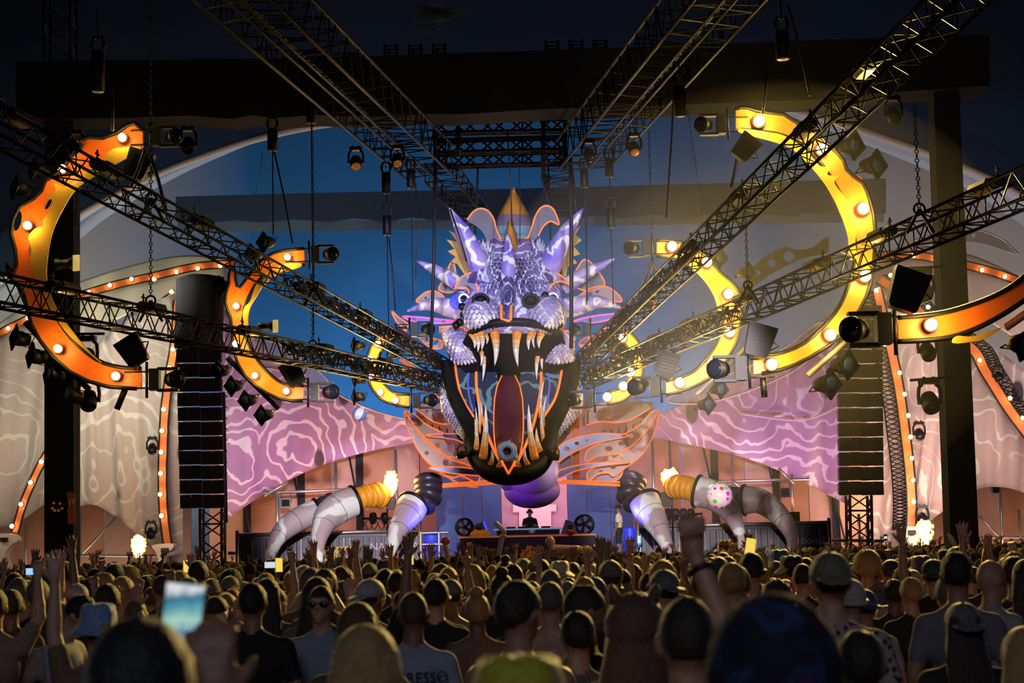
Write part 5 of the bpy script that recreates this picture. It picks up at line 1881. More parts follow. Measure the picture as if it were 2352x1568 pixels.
def container(label, x0, x1, y0, y1, Y, n, words):
    A, B = P(x0, y0, Y), P(x1, y1, Y)
    t = thing('container_front', label, 'container', Vector(((A.x + B.x) / 2, Y, 0)), 'container fronts of the stage')
    zt = (A.z + B.z) / 2
    b = MB()
    b.box(((A.x + B.x) / 2, Y + 0.3, zt / 2), (B.x - A.x, 0.5, zt))
    b.build('body', CONT, t)
    rnd = random.Random(n)
    for k in range(n):
        x = A.x + (B.x - A.x) * (k + 0.5) / n
        b = MB()
        wv = (B.x - A.x) / n * rnd.uniform(0.35, 0.6)
        prof = [(-wv / 2, 0), (-wv / 3, -0.07), (wv / 3, -0.07), (wv / 2, 0)]
        b.loft([[(x + a, Y + 0.05 + c, z) for a, c in prof] for z in (0.2, zt - 0.12)])
        b.build('corrugation', CONT2 if rnd.random() < 0.28 else CONT, t)
    for z in (zt - 0.05, 0.15):
        b = MB()
        b.box(((A.x + B.x) / 2, Y + 0.02, z), (B.x - A.x, 0.12, 0.1))
        b.build('frame_rail', CONT, t)
    b = MB()
    b.tube([P(x0 - 4, y0 - 4, Y - 0.15), P(x1 + 4, y1 - 4, Y - 0.15)], 0.06, 8)
    b.build('handrail', STEEL, t, True)
    for x, y in ((x0, y0), (x1, y1)):
        p = P(x, y, Y - 0.16)
        b = MB()
        b.tube([(p.x, p.y, 0), (p.x, p.y, p.z + 0.2)], 0.065, 8)
        b.build('post', STEEL, t, True)
    for (s, px, py, sz) in words:
        p = P(px, py, Y - 0.06)
        text_mesh('container_lettering', s, sz, CONT2 if sz < 0.2 else mat('worn_white_paint', (0.5, 0.46, 0.46), 0.6), Matrix.Translation(p) @ Matrix.Rotation(PI / 2, 4, 'X'), t)
    return t


container('dark corrugated container front with handrail under the left claws', 545, 964, 1232, 1222, 62.0, 30, [('NATIONAL', 912, 1255, 0.36)])
container('dark corrugated container front with handrail under the right claws', 1464, 1904, 1213, 1203, 62.0, 30, [('National', 1852, 1241, 0.36), ('met', 1836, 1258, 0.24)])

# scaffold tubes behind the containers
SCF = []
for i, (a, c, Y, lb) in enumerate((
        ((605, 1132), (800, 1124), 66.5, 'horizontal scaffold tube behind the left claws'), ((637, 1128), (640, 1230), 66.5, 'scaffold upright left of the teal lamp box'),
        ((771, 1062), (772, 1225), 66.6, 'scaffold upright with red band above the left middle claw'), ((908, 1032), (910, 1098), 66.6, 'scaffold upright above the left stage flame'),
        ((608, 1140), (660, 1106), 66.4, 'slanting scaffold tube left of the claws'), ((1640, 1106), (1858, 1100), 66.5, 'horizontal scaffold tube behind the right claws'),
        ((1538, 1012), (1540, 1080), 66.6, 'scaffold upright above the right stage flame'), ((1681, 1040), (1683, 1120), 66.6, 'scaffold upright above the dotted ball'),
        ((1818, 1088), (1822, 1205), 66.5, 'scaffold upright right of the small lamp box'), ((1682, 1104), (1706, 1124), 66.4, 'short slanting scaffold tube beside the dotted ball'),
        ((1788, 1074), (1822, 1112), 66.4, 'slanting scaffold tube over the right outer claw'), ((1498, 1008), (1500, 1120), 66.7, 'scaffold upright right of the fin wing'),
        ((524, 1270), (548, 1270), 62.2, 'short scaffold tube beside the left lattice tower'), ((1904, 1240), (2030, 1242), 63, 'horizontal scaffold tube behind the right lattice tower'),
        ((1972, 1180), (1972, 1300), 64, 'scaffold upright inside the right lattice tower'), ((1990, 1200), (1990, 1300), 64, 'shorter scaffold upright inside the right lattice tower'),
        ((184, 1170), (186, 1300), 76, 'scaffold upright right of the smiling pillar'), ((170, 1275), (360, 1277), 76, 'horizontal scaffold tube right of the smiling pillar'),
        ((190, 1272), (270, 1182), 76, 'slanting scaffold tube right of the smiling pillar'), ((60, 1200), (62, 1300), 76, 'scaffold upright left of the smiling pillar'),
        ((2167, 1178), (2169, 1275), 76, 'scaffold upright left of the right black pillar'), ((2169, 1240), (2186, 1262), 76, 'short slanting scaffold tube by the right flame'),
        ((2298, 1115), (2303, 1270), 76, 'scaffold upright right of the right black pillar'), ((2252, 1235), (2400, 1233), 76, 'horizontal scaffold tube right of the right black pillar'),
        ((2250, 1185), (2298, 1236), 76, 'slanting scaffold tube right of the right black pillar'), ((2340, 1170), (2342, 1270), 76, 'scaffold upright at the right edge'))):
    b = MB()
    p, q = P(*a, Y), P(*c, Y)
    if abs(a[0] - c[0]) < 4:
        q = Vector((p.x, p.y, ZS if Y < 70 else 0.05))
    b.tube([p, q], 0.055, 8)
    tag(b.build('scaffold_tube', STEEL, None, True), lb, 'scaffold tube', 'scaffold tubes of the stage')

# small lamp boxes hung on the scaffold
for (x, y, m, lb) in ((657, 1155, mat('teal_box', (0.05, 0.12, 0.11), 0.4), 'small teal lamp box hung on the scaffold left of the claws'), (1802, 1131, BLKM, 'small black lamp box hung on the scaffold right of the claws'),
                      (2286, 1125, mat('grey_box', (0.4, 0.38, 0.36), 0.5), 'grey lamp box on the scaffold beyond the right black pillar'), (1824, 1187, BLKM, 'black loudspeaker on the right container')):
    p = P(x, y, 66.45 if x < 2000 and y < 1180 else (62.4 if y > 1180 else 75.6))
    t = thing('lamp_box', lb, 'lamp box' if 'lamp' in lb else 'loudspeaker', p)
    b = MB()
    b.loft([[p + Vector((sx * 0.20, -0.1 + 0.3 * k, sz * 0.18)) * 1.0 if False else p + Vector((sx * (0.18 - 0.05 * k), -0.1 + 0.3 * k, sz * (0.17 - 0.04 * k))) for sx, sz in ((-1, -1), (1, -1), (1, 1), (-1, 1))] for k in (0, 1)])
    b.build('housing', m, t)
    b = MB()
    b.box(p + Vector((0, -0.12, 0.0)), (0.28, 0.03, 0.24))
    b.build('front', GLASS, t)
    if 'loud' not in lb:
        b = MB()
        b.tube([p + Vector((-0.18, 0, 0)), p + Vector((-0.18, 0, 0.36)), p + Vector((0.18, 0, 0.36)), p + Vector((0.18, 0, 0))], 0.018, 5)
        b.build('bracket', BLKM, t)
    else:
        b = MB()
        b.box((p.x, p.y, (p.z - 0.17 + P(1824, 1204, 62.0).z) / 2), (0.2, 0.1, abs(p.z - 0.17 - P(1824, 1204, 62.0).z) + 0.02))
        b.build('foot', BLKM, t)

# ---------------------------------------------------------------- inflated claws with their bellows
CLAW = swirl_mat('claw_print', (0.40, 0.30, 0.34), (0.50, 0.42, 0.42), (0.80, 0.84, 0.76), 0.9, 1.6, 0.62, rough=0.4)
BELO = mat('bellows_orange', (0.85, 0.36, 0.02), 0.45, var=0.2)
BELB = mat('bellows_black', (0.035, 0.03, 0.05), 0.35, var=0.2)


def claw(label, pts, Y, bel, bm, tipd=-1.6):
    n = len(pts)
    t = thing('inflated_claw', label, 'inflatable claw', P(pts[-1][0], pts[-1][1], Y + tipd), 'inflated claws on both sides of the booth')
    sm = cr([(x, y, r, Y + tipd * (i / (n - 1)) ** 1.3) for i, (x, y, r) in enumerate(pts)], 6)
    ctr = [P(x, y, d) for x, y, r, d in sm]
    rad = [r * d / FPX for x, y, r, d in sm]
    b = MB()
    b.tube(ctr, rad, 22)
    b.build('cone', CLAW, t, True)
    d0 = (ctr[1] - ctr[0]).normalized()
    b = MB()
    b.torus(ctr[0], d0, rad[0] * 1.0, 0.06, 28, 8)
    b.build('rim', BLKM, t, True)
    for k, i in enumerate((8, 16)):
        if i < len(ctr):
            d1 = (ctr[i + 1] - ctr[i]).normalized()
            b = MB()
            b.torus(ctr[i], d1, rad[i] * 1.005, 0.008, 24, 4)
            b.build('seam', BLKM, t, True)
    prev = None
    for i, (x, y, r, d) in enumerate(bel):
        p = P(x, y, Y + d)
        nx = P(bel[min(i + 1, len(bel) - 1)][0], bel[min(i + 1, len(bel) - 1)][1], Y + bel[min(i + 1, len(bel) - 1)][3])
        pv = P(bel[max(i - 1, 0)][0], bel[max(i - 1, 0)][1], Y + bel[max(i - 1, 0)][3])
        ax = (nx - pv)
        rr = r * Y / FPX
        b = MB()
        b.torus(p, ax, rr * 0.62, rr * 0.40, 24, 10)
        b.build('bellows_ring', bm, t, True)
    b = MB()
    q = P(bel[-1][0], bel[-1][1], Y + bel[-1][3] + 0.8)
    b.tube([ctr[0], P(bel[0][0], bel[0][1], Y + bel[0][3]), P(bel[-1][0], bel[-1][1], Y + bel[-1][3]), q], 0.14, 8)
    b.build('core', BLKM, t, True)


claw('outermost left white inflated claw curling down to the crowd', [(730, 1173, 28), (690, 1190, 28), (656, 1213, 25), (634, 1241, 18), (622, 1275, 12), (619, 1305, 7)], 60.0, [(745, 1160, 22, 0.4), (760, 1150, 20, 0.8)], BELB)
claw('middle left white inflated claw fed by the orange bellows', [(815, 1150, 34), (784, 1162, 36), (754, 1185, 33), (739, 1216, 23), (731, 1250, 16), (734, 1290, 8)], 59.5,
     [(829, 1143, 26, 0.1), (841, 1139, 27, 0.2), (853, 1138, 28, 0.3), (864, 1136, 29, 0.45), (876, 1140, 28, 0.6)], BELO)
claw('inner left white inflated claw beside the blue barrel', [(951, 1157, 35), (940, 1174, 35), (926, 1197, 28), (912, 1224, 22), (902, 1252, 14), (892, 1290, 7)], 59.5,
     [(972, 1158, 30, 0.1), (984, 1140, 32, 0.3), (984, 1122, 33, 0.4), (984, 1106, 34, 0.5)], BELB)
claw('inner right white inflated claw in front of the black bellows', [(1478, 1148, 37), (1489, 1170, 35), (1505, 1197, 29), (1521, 1228, 20), (1535, 1260, 14), (1546, 1296, 8)], 59.5,
     [(1458, 1152, 30, 0.1), (1446, 1136, 32, 0.3), (1448, 1118, 33, 0.4), (1454, 1103, 33, 0.5)], BELB)
claw('middle right white inflated claw fed by the orange bellows', [(1602, 1128, 36), (1638, 1138, 34), (1668, 1164, 27), (1690, 1200, 18), (1701, 1236, 12), (1704, 1285, 6)], 59.5,
     [(1588, 1122, 27, 0.1), (1577, 1120, 28, 0.2), (1566, 1118, 28, 0.3), (1555, 1117, 28, 0.45), (1546, 1120, 26, 0.6)], BELO)
claw('outermost right white inflated claw curling down to the crowd', [(1710, 1148, 33), (1744, 1150, 29), (1780, 1173, 25), (1806, 1205, 20), (1820, 1240, 14), (1816, 1290, 7)], 60.0, [(1694, 1142, 24, 0.4), (1680, 1138, 22, 0.8)], BELB)

# ---------------------------------------------------------------- flame jets
FCORE = mat('flame_core', (1, 0.9, 0.6), 0.5, emit=(1.0, 0.78, 0.36), es=16, var=0)
FEDGE = mat('flame_edge', (1, 0.5, 0.1), 0.5, emit=(1.0, 0.42, 0.06), es=5.0, var=0, alpha=0.55)


def flame(label, cx, ytop, ybot, w, Y, box):
    t = thing('flame_jet', label, 'flame jet', P(cx, box[1] + 12, Y))
    rnd = random.Random(int(cx))
    cr_, ed = MB(), MB()
    h = ybot - ytop
    s = Y / FPX
    for k in range(70):
        f = rnd.random() ** 0.7
        prof = (0.16 + 0.84 * min(1, f * 2.2)) * (1.0 if f < 0.8 else (1.15 - f) * 2.8)
        a = rnd.uniform(-1, 1)
        x = cx + a * w * 0.5 * prof * 0.62
        y = ybot - h * 0.92 * f
        r = w * 0.14 * (0.35 + 0.65 * min(1, f * 1.8)) * rnd.uniform(0.7, 1.2)
        cr_.ell(P(x, y, Y + rnd.uniform(-0.25, 0.25) * prof), (r * s, r * s, r * s * 1.25), 8, 6)
    for k in range(60):
        f = rnd.random()
        prof = (0.16 + 0.84 * min(1, f * 2.2)) * (1.0 if f < 0.8 else (1.15 - f) * 2.8)
        a = rnd.choice((-1, 1)) * rnd.uniform(0.75, 1.0)
        x = cx + a * w * 0.5 * prof
        y = ybot - h * f
        r = w * rnd.uniform(0.04, 0.10)
        ed.ell(P(x, y, Y + rnd.uniform(-0.3, 0.3) * prof), (r * s, r * s, r * s * rnd.uniform(1.0, 1.8)), 7, 5)
    c = cr_.build('flame_core', FCORE, t, True)
    e = ed.build('flame_licks', FEDGE, t, True)
    e['kind'] = 'stuff'
    c['kind'] = 'stuff'
    bx, by, bw, bh = box
    p = P(bx, by, Y)
    b = MB()
    b.loft([[p + Vector((sx * bw / 2 * s * k2, sy * 0.3, z * bh * s)) for sx, sy in ((-1, -1), (1, -1), (1, 1), (-1, 1))] for z, k2 in ((-0.5, 0.9), (0.38, 1.0), (0.5, 0.9))])
    b.build('burner_box', BLKM, t)
    b = MB()
    b.tube([P(cx, by - bh * 0.45, Y), P(cx, by - bh * 0.62, Y)], 0.12, 10)
    b.build('nozzle', BLKM, t)
    zb = p.z - bh * 0.5 * s
    if zb > 0.1:
        for sx in (-1, 1):
            b = MB()
            b.tube([(p.x + sx * bw * 0.4 * s, p.y, zb + 0.05), (p.x + sx * bw * 0.4 * s, p.y, 0)], 0.03, 6)
            b.build('leg', BLKM, t)
    l = light('POINT', 'flame_light', P(cx, (ytop + ybot) / 2, Y) + Vector((0, -0.7, 0)), None, 170, (1.0, 0.48, 0.10), 0.35)
    put_under(l, t)


flame('orange flame jet between the two inner left claws', 897, 1081, 1144, 31, 60.6, (898, 1156, 22, 26))
flame('orange flame jet beside the right orange bellows', 1538, 1076, 1132, 38, 60.6, (1531, 1146, 30, 32))
flame('orange flame jet left of the upright lamp arch', 319, 1229, 1284, 33, 66.0, (319, 1296, 30, 24))
flame('orange flame jet left of the right black pillar', 2124, 1196, 1256, 38, 66.0, (2124, 1268, 28, 24))

# drum-like lamp platforms behind the claws
for i, (x0, x1, y, lb) in enumerate(((832, 962, 1205, 'left'), (1510, 1612, 1196, 'right'))):
    tt, _ = truss('lamp_platform', 'low truss platform with lamps behind the inner %s claw' % lb, P(x0, y, 63), P(x1, y - 2, 63), 0.4, 0.42, 9, BLKM, rc=0.035, rb=0.018, side=(0, 1, 0))
    rnd = random.Random(i)
    for k in range(4):
        p = P(x0 + 25 + (x1 - x0 - 50) * k / 3, y - 14, 63)
        b = MB()
        b.tube([p - Vector((0, 0, 0.18)), p, p + Vector((0, -0.1, 0.16))], [0.07, 0.15, 0.12], 10)
        b.build('platform_lamp', BLKM, tt, True)
    p = P((x0 + x1) / 2, y + 8, 63)
    for sx in (-0.8, 0.8):
        b = MB()
        b.tube([(p.x + sx, p.y, p.z), (p.x + sx, p.y, ZS)], 0.05, 6)
        b.build('leg', BLKM, tt)

# ---------------------------------------------------------------- danger boards
DY = mat('danger_yellow', (0.70, 0.42, 0.05), 0.6, var=0.25, vscale=3)
DB = mat('danger_black', (0.02, 0.015, 0.01), 0.6, var=0)
for (x, y, sz, lb) in ((770, 1278, 0.52, 'yellow striped danger board on the left container, half hidden by a dark panel'), (1690, 1261, 0.52, 'yellow striped danger board behind the middle right claw')):
    c = P(x, y, 61.6)
    t = thing('danger_board', lb, 'sign', c)
    b = MB()
    b.box(c + Vector((0, 0, -0.10)), (1.15, 0.05, 0.85))
    b.build('board', DY, t)
    for k in range(8):
        xx = c.x - 0.5 + k * 0.14
        b = MB()
        b.add([(xx, c.y - 0.03, c.z + 0.20), (xx + 0.06, c.y - 0.03, c.z + 0.20), (xx + 0.13, c.y - 0.03, c.z + 0.30), (xx + 0.07, c.y - 0.03, c.z + 0.30),
               (xx, c.y - 0.02, c.z + 0.20), (xx + 0.06, c.y - 0.02, c.z + 0.20), (xx + 0.13, c.y - 0.02, c.z + 0.30), (xx + 0.07, c.y - 0.02, c.z + 0.30)],
              [(0, 1, 2, 3), (4, 7, 6, 5), (0, 4, 5, 1), (1, 5, 6, 2), (2, 6, 7, 3), (3, 7, 4, 0)])
        b.build('stripe', DB, t)
    text_mesh('lettering', 'DANGER', 0.30, DB, Matrix.Translation(c + Vector((0, -0.03, 0.02))) @ Matrix.Rotation(PI / 2, 4, 'X'), t)
    b = MB()
    b.add([c + Vector(v) for v in ((-0.3, -0.03, -0.45), (0.3, -0.03, -0.45), (0, -0.03, -0.16), (-0.24, -0.035, -0.42), (0.24, -0.035, -0.42), (0, -0.035, -0.2))], [(0, 1, 4, 3), (1, 2, 5, 4), (2, 0, 3, 5)])
    b.build('warning_triangle', DB, t)
t = thing('equipment_case', 'dark green equipment case in front of the left danger board', 'case', P(806, 1296, 61.0))
b = MB()
b.box(P(807, 1279, 61.0), (0.78, 0.5, 0.42))
b.build('case_body', mat('dark_green_case', (0.015, 0.03, 0.025), 0.5), t)
b = MB()
b.box(P(807, 1271, 60.74), (0.80, 0.03, 0.04))
b.build('case_trim', DKMET, t)

# ---------------------------------------------------------------- booth
YB = 60.0
A, B = P(1055, 1233, YB), P(1366, 1228, YB)
zt = (A.z + B.z) / 2
t = thing('mixing_desk', 'long black booth desk with orange edge strip under the dragon', 'desk', Vector(((A.x + B.x) / 2, YB, 0)))
b = MB()
b.loft([[(A.x + 0.12, YB, 0.9), (B.x - 0.02, YB, 0.9), (B.x - 0.02, YB + 1.2, 0.9), (A.x + 0.12, YB + 1.2, 0.9)], [(A.x, YB, zt), (B.x, YB, zt), (B.x, YB + 1.2, zt), (A.x, YB + 1.2, zt)]])
b.build('desk_body', mat('booth_black', (0.010, 0.010, 0.012), 0.6), t)
b = MB()
b.box(((A.x + B.x) / 2, YB - 0.02, zt), (B.x - A.x + 0.04, 0.06, 0.06))
b.build('edge_strip', mat('edge_orange', (0.75, 0.22, 0.03), 0.5, emit=(1, 0.25, 0.02), es=0.15, var=0), t)
t = thing('player_table', 'raised black player table with pale lit edge in front of the performer', 'table', Vector((P(1212, 1230, 60.7).x, 60.7, zt)))
p0, p1 = P(1134, 1218, 60.7), P(1292, 1216, 60.7)
b = MB()
b.box(((p0.x + p1.x) / 2, 60.7, (zt + p0.z) / 2), (p1.x - p0.x - 0.2, 0.6, p0.z - zt))
b.build('table_body', mat('booth_black'), t)
b = MB()
b.box(((p0.x + p1.x) / 2, 60.66, p0.z + 0.02), (p1.x - p0.x, 0.75, 0.05))
b.build('table_top', mat('pale_top', (0.35, 0.45, 0.5), 0.4, emit=(0.35, 0.75, 0.8), es=0.22, var=0), t)
for i in range(4):
    b = MB()
    b.box((p0.x + (p1.x - p0.x) * (0.25 + i * 0.17), 60.72, p0.z + 0.075), (0.3, 0.34, 0.06))
    b.build('player', BLKM, t)


def drum_fan(label, x, y, rx, Y, gold):
    p = P(x, y, Y)
    r = rx * Y / FPX
    t = thing('stage_fan', label, 'fan', Vector((p.x, p.y, zt)))
    f = Vector((0.35 if x < 1200 else -0.25, -1, 0)).normalized()
    b = MB()
    b.torus(p, f, r, 0.035, 28, 8)
    b.torus(p + f * -0.14, f, r, 0.035, 28, 8)
    b.build('cage_rim', BLKM, t, True)
    a, c = frame_of(f)
    for k in range(5):
        w = 2 * PI * k / 5
        d = a * math.cos(w) + c * math.sin(w)
        e = f.cross(d)
        b = MB()
        b.loft([[p + d * 0.06 + e * 0.03 - f * 0.05, p + d * 0.06 - e * 0.03 - f * 0.08, p + d * 0.06 - e * 0.03 - f * 0.06, p + d * 0.06 + e * 0.03 - f * 0.03],
                [p + d * r * 0.92 + e * r * 0.34 - f * 0.03, p + d * r * 0.92 - e * r * 0.2 - f * 0.11, p + d * r * 0.92 - e * r * 0.2 - f * 0.09, p + d * r * 0.92 + e * r * 0.34 - f * 0.01]])
        b.build('blade', gold, t)
    b = MB()
    for k in range(24):
        w = 2 * PI * k / 24
        d = a * math.cos(w) + c * math.sin(w)
        b.bar(p + f * 0.02, p + d * r + f * 0.0, 0.006, 4)
    b.build('wire_guard', BLKM, t)['kind'] = 'stuff'
    b = MB()
    b.tube([p + f * 0.05, p - f * 0.1], 0.06, 12)
    b.build('hub', BLKM, t, True)
    b = MB()
    b.box((p.x, p.y, (p.z - r + zt) / 2), (r * 0.9, 0.25, max(0.04, p.z - r - zt + 0.06)))
    b.build('foot', BLKM, t)


GOLD = mat('gold_blade', (0.35, 0.22, 0.07), 0.35, metal=0.7, var=0.6, vscale=6)
drum_fan('large black drum fan with gold blades on the left end of the booth desk', 1068, 1210, 19, 60.4, GOLD)
drum_fan('large black drum fan with dark blades on the right end of the booth desk', 1341, 1204, 21, 60.5, mat('bronze_blade', (0.16, 0.11, 0.07), 0.35, metal=0.7, var=0.6, vscale=6))
for (x, y, s, lb) in ((1102, 1212, 1, 'grey wedge monitor speaker with blue edge on the booth desk'), (1308, 1208, -1, 'grey wedge monitor speaker beside the right drum fan')):
    p = P(x, y, 60.7)
    t = thing('monitor_speaker', lb, 'loudspeaker', Vector((p.x, p.y, zt)))
    b = MB()
    b.loft([[(p.x - 0.24 * s, p.y - 0.2, zt), (p.x + 0.3 * s, p.y - 0.2, zt), (p.x + 0.12 * s, p.y - 0.2, zt + 0.5), (p.x - 0.16 * s, p.y - 0.2, zt + 0.4)],
            [(p.x - 0.24 * s, p.y + 0.2, zt), (p.x + 0.3 * s, p.y + 0.2, zt), (p.x + 0.12 * s, p.y + 0.2, zt + 0.5), (p.x - 0.16 * s, p.y + 0.2, zt + 0.4)]])
    b.build('cabinet', mat('grey_cabinet', (0.14, 0.16, 0.19), 0.5), t)
    b = MB()
    b.box((p.x - 0.02 * s, p.y - 0.21, zt + 0.24), (0.18, 0.03, 0.16))
    b.build('badge_panel', BLKM, t)
    if s > 0:
        b = MB()
        b.bar((p.x + 0.31, p.y - 0.2, zt), (p.x + 0.13, p.y - 0.2, zt + 0.5), 0.035)
        b.build('lit_edge', BLUELED, t)
t = thing('orange_bag', 'crumpled orange bag lying on the booth desk left of the table', 'bag', Vector((P(1105, 1230, 60.3).x, 60.3, zt)))
b = MB()
p = P(1105, 1226, 60.3)
rnd = random.Random(3)
for k in range(7):
    b.ell((p.x + rnd.uniform(-0.22, 0.22), p.y + rnd.uniform(-0.08, 0.08), zt + 0.09), (0.15, 0.12, 0.10 + rnd.uniform(0, 0.07)), 10, 7)
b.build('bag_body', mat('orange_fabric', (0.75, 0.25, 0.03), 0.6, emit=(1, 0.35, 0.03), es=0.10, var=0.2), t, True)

# blue-lit barrels and railing beside the booth
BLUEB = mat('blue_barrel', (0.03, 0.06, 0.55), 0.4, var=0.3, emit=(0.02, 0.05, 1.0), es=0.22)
for (x, y0, y1, w, Y, lb) in ((992, 1220, 1300, 20, 61.6, 'bright blue lit barrel left of the booth desk'), (1446, 1212, 1296, 15, 62.6, 'blue lit barrel behind the white-shirted person')):
    p = P(x, y0, Y)
    r = w * Y / FPX
    t = thing('blue_barrel', lb, 'barrel', Vector((p.x, p.y, ZS)))
    b = MB()
    zs = [ZS, ZS + 0.05, (ZS + p.z) / 2 - 0.02, (ZS + p.z) / 2, (ZS + p.z) / 2 + 0.02, p.z - 0.05, p.z]
    b.tube([(p.x, p.y, z) for z in zs], [r * 0.95, r, r, r * 1.05, r, r, r * 0.95], 18)
    b.build('barrel_body', BLUEB, t, True)
    for z in (ZS + (p.z - ZS) * 0.3, ZS + (p.z - ZS) * 0.7):
        b = MB()
        b.torus((p.x, p.y, z), (0, 0, 1), r, 0.03, 18, 6)
        b.build('hoop', BLUEB, t, True)
for i, (x, y, Y, h) in enumerate(((1375, 1255, 60.2, 20), (1468, 1250, 61.7, 40))):
    t = thing('light_tube_lamp', ['short', 'tall'][i] + ' upright blue white tube lamp right of the booth desk', 'tube lamp', P(x, y + h / 2, Y))
    b = MB()
    b.tube([P(x, y - h / 2, Y), P(x, y + h / 2, Y)], 0.05, 8)
    b.build('tube', mat('blue_tube', (0.1, 0.3, 1), 0.3, emit=(0.12, 0.30, 1.0), es=3.0 if i == 0 else 0.7, var=0), t, True)
    b = MB()
    q = P(x, y + h / 2, Y)
    b.tube([q, (q.x, q.y, ZS)], 0.03, 6)
    b.build('stand', BLKM, t)
t = thing('barrier', 'steel barrier rail with blue sheen between container and booth', 'barrier', P(985, 1300, 60.8))
for x in (966, 1008):
    bar_obj('post', P(x, 1222, 60.9), Vector((P(x, 1222, 60.9).x, 60.9, ZS)), 0.05, STEEL, t)
bar_obj('rail', P(966, 1250, 60.9), P(1030, 1249, 60.9), 0.035, STEEL, t)
bar_obj('rail', P(966, 1224, 60.9), P(1030, 1222, 60.9), 0.035, STEEL, t)

# pale hourglass pedestals at the feet of the lamp arches
PED = mat('pedestal_white', (0.78, 0.68, 0.58), 0.5, var=0.12)
for (ou, Y, lb) in (([(354, 1252), (400, 1248), (398, 1262), (384, 1268), (378, 1290), (384, 1320), (362, 1320), (368, 1290), (362, 1268)], 69.6, 'pale hourglass pedestal under the upright left lamp arch'),
                    ([(-20, 1228), (30, 1226), (46, 1240), (30, 1252), (16, 1275), (26, 1312), (-30, 1312), (-8, 1270), (-20, 1250)], 71.8, 'pale hourglass pedestal at the left edge of the stage'),
                    ([(2064, 1211), (2126, 1212), (2116, 1228), (2104, 1240), (2102, 1262), (2112, 1292), (2062, 1292), (2074, 1262), (2072, 1236)], 69.6, 'pale hourglass pedestal under the upright right lamp arch')):
    o = plate('pedestal', [cr(ou, 4, True)], Y, 0.7, PED)
    tag(o, lb, 'pedestal')
    cxp = sum(p[0] for p in ou) / len(ou)
    b = MB()
    b.box(P(cxp + 2, ou[0][1] + 11, Y - 0.45), (0.26, 0.2, 0.16))
    b.build('lamp_block', BLKM, o)

# silver perforated fin above the smaller right ring, curved fins over the arches
SILV = mat('silver_sheet', (0.62, 0.62, 0.64), 0.3, metal=0.7, var=0.2, vscale=1.0)
o = plate('perforated_fin', [cr([(1690, 690), (1706, 650), (1724, 620), (1752, 592), (1800, 567), (1826, 573), (1862, 570), (1886, 552), (1902, 543), (1903, 562), (1902, 578), (1896, 584), (1850, 592), (1800, 614), (1765, 634), (1730, 662), (1702, 700)], 4, True),
                             circ(1811, 589, 12), circ(1771, 606, 9), circ(1740, 627, 6)], 60, 0.06, SILV)
tag(o, 'silver curved fin with three round holes rising right of the smaller lamp ring', 'stage sculpture')
b = MB()
b.tube([P(1755, 605, 60), P(1766, 632, 60)], 0.02, 5)
b.build('seam', BLKM, o)
o = plate('perforated_fin', [cr([(2060, 570), (2120, 545), (2215, 525), (2270, 535), (2310, 555), (2340, 585), (2290, 570), (2230, 556), (2150, 560)], 4, True), circ(2236, 541, 4)], 74, 0.06, mat('dull_silver', (0.42, 0.43, 0.44), 0.45, metal=0.4))
tag(o, 'dull silver pointed fin behind the right black pillar', 'stage sculpture')
b = MB()
b.tube(pline(cr([(2060, 570), (2120, 545), (2215, 525), (2270, 535), (2310, 555), (2340, 585)], 5), 73.9), 0.03, 6)
b.build('rim', STEEL, o, True)
for (pts, lb) in (([(770, 902), (800, 918), (850, 940), (900, 955), (940, 964)], 'thin pale hose along the top of the mauve cloth'), ([(1930, 930), (1880, 955), (1820, 965), (1700, 950)], 'thin pale hose along the violet cloth')):
    b = MB()
    b.tube(pline(cr(pts, 5), 66.6), 0.03, 6)
    tag(b.build('pale_hose', WHITE, None, True), lb, 'hose')
# clear curved panels behind the rings
for (ou, hs, lb) in (([(560, 800), (600, 770), (660, 800), (730, 850), (770, 900), (700, 880), (640, 850), (590, 840)], [], 'clear curved panel behind the smaller left ring'),
                     ([(1530, 920), (1600, 880), (1700, 850), (1800, 800), (1880, 740), (1900, 770), (1840, 840), (1740, 890), (1620, 925)], [(1728, 880, 7), (1738, 888, 5)], 'clear curved panel behind the right rings')):
    o = plate('clear_panel', [cr(ou, 4, True)] + [circ(*h) for h in hs], 66.0, 0.04, mat('frosted_panel', (0.62, 0.56, 0.56), 0.3, alpha=0.35))
    tag(o, lb, 'panel')
    b = MB()
    b.tube(pline(cr(ou, 4, True), 65.95), 0.03, 6, closed=True)
    b.build('rim', WHITE, o, True)

# ---------------------------------------------------------------- inflatables and signs over the crowd
def dots_mat():
    m = bpy.data.materials.new('dotted_vinyl')
    nt, N, L, Bs = nodes_of(m)
    tc = N.new('ShaderNodeTexCoord')
    v = N.new('ShaderNodeTexVoronoi')
    v.inputs['Scale'].default_value = 6.5
    v.inputs['Randomness'].default_value = 0.35
    L.new(tc.outputs['Object'], v.inputs['Vector'])
    h = N.new('ShaderNodeHueSaturation')
    h.inputs['Saturation'].default_value = 1.9
    h.inputs['Value'].default_value = 0.8
    L.new(v.outputs['Color'], h.inputs['Color'])
    r = N.new('ShaderNodeValToRGB')
    r.color_ramp.elements[0].position = 0.36
    r.color_ramp.elements[1].position = 0.40
    L.new(v.outputs['Distance'], r.inputs[0])
    mx = N.new('ShaderNodeMix')
    mx.data_type = 'RGBA'
    L.new(r.outputs[0], mx.inputs[0])
    L.new(h.outputs[0], mx.inputs[6])
    mx.inputs[7].default_value = (0.72, 0.55, 0.58, 1)
    L.new(mx.outputs[2], Bs.inputs['Base Color'])
    Bs.inputs['Roughness'].default_value = 0.2
    return m


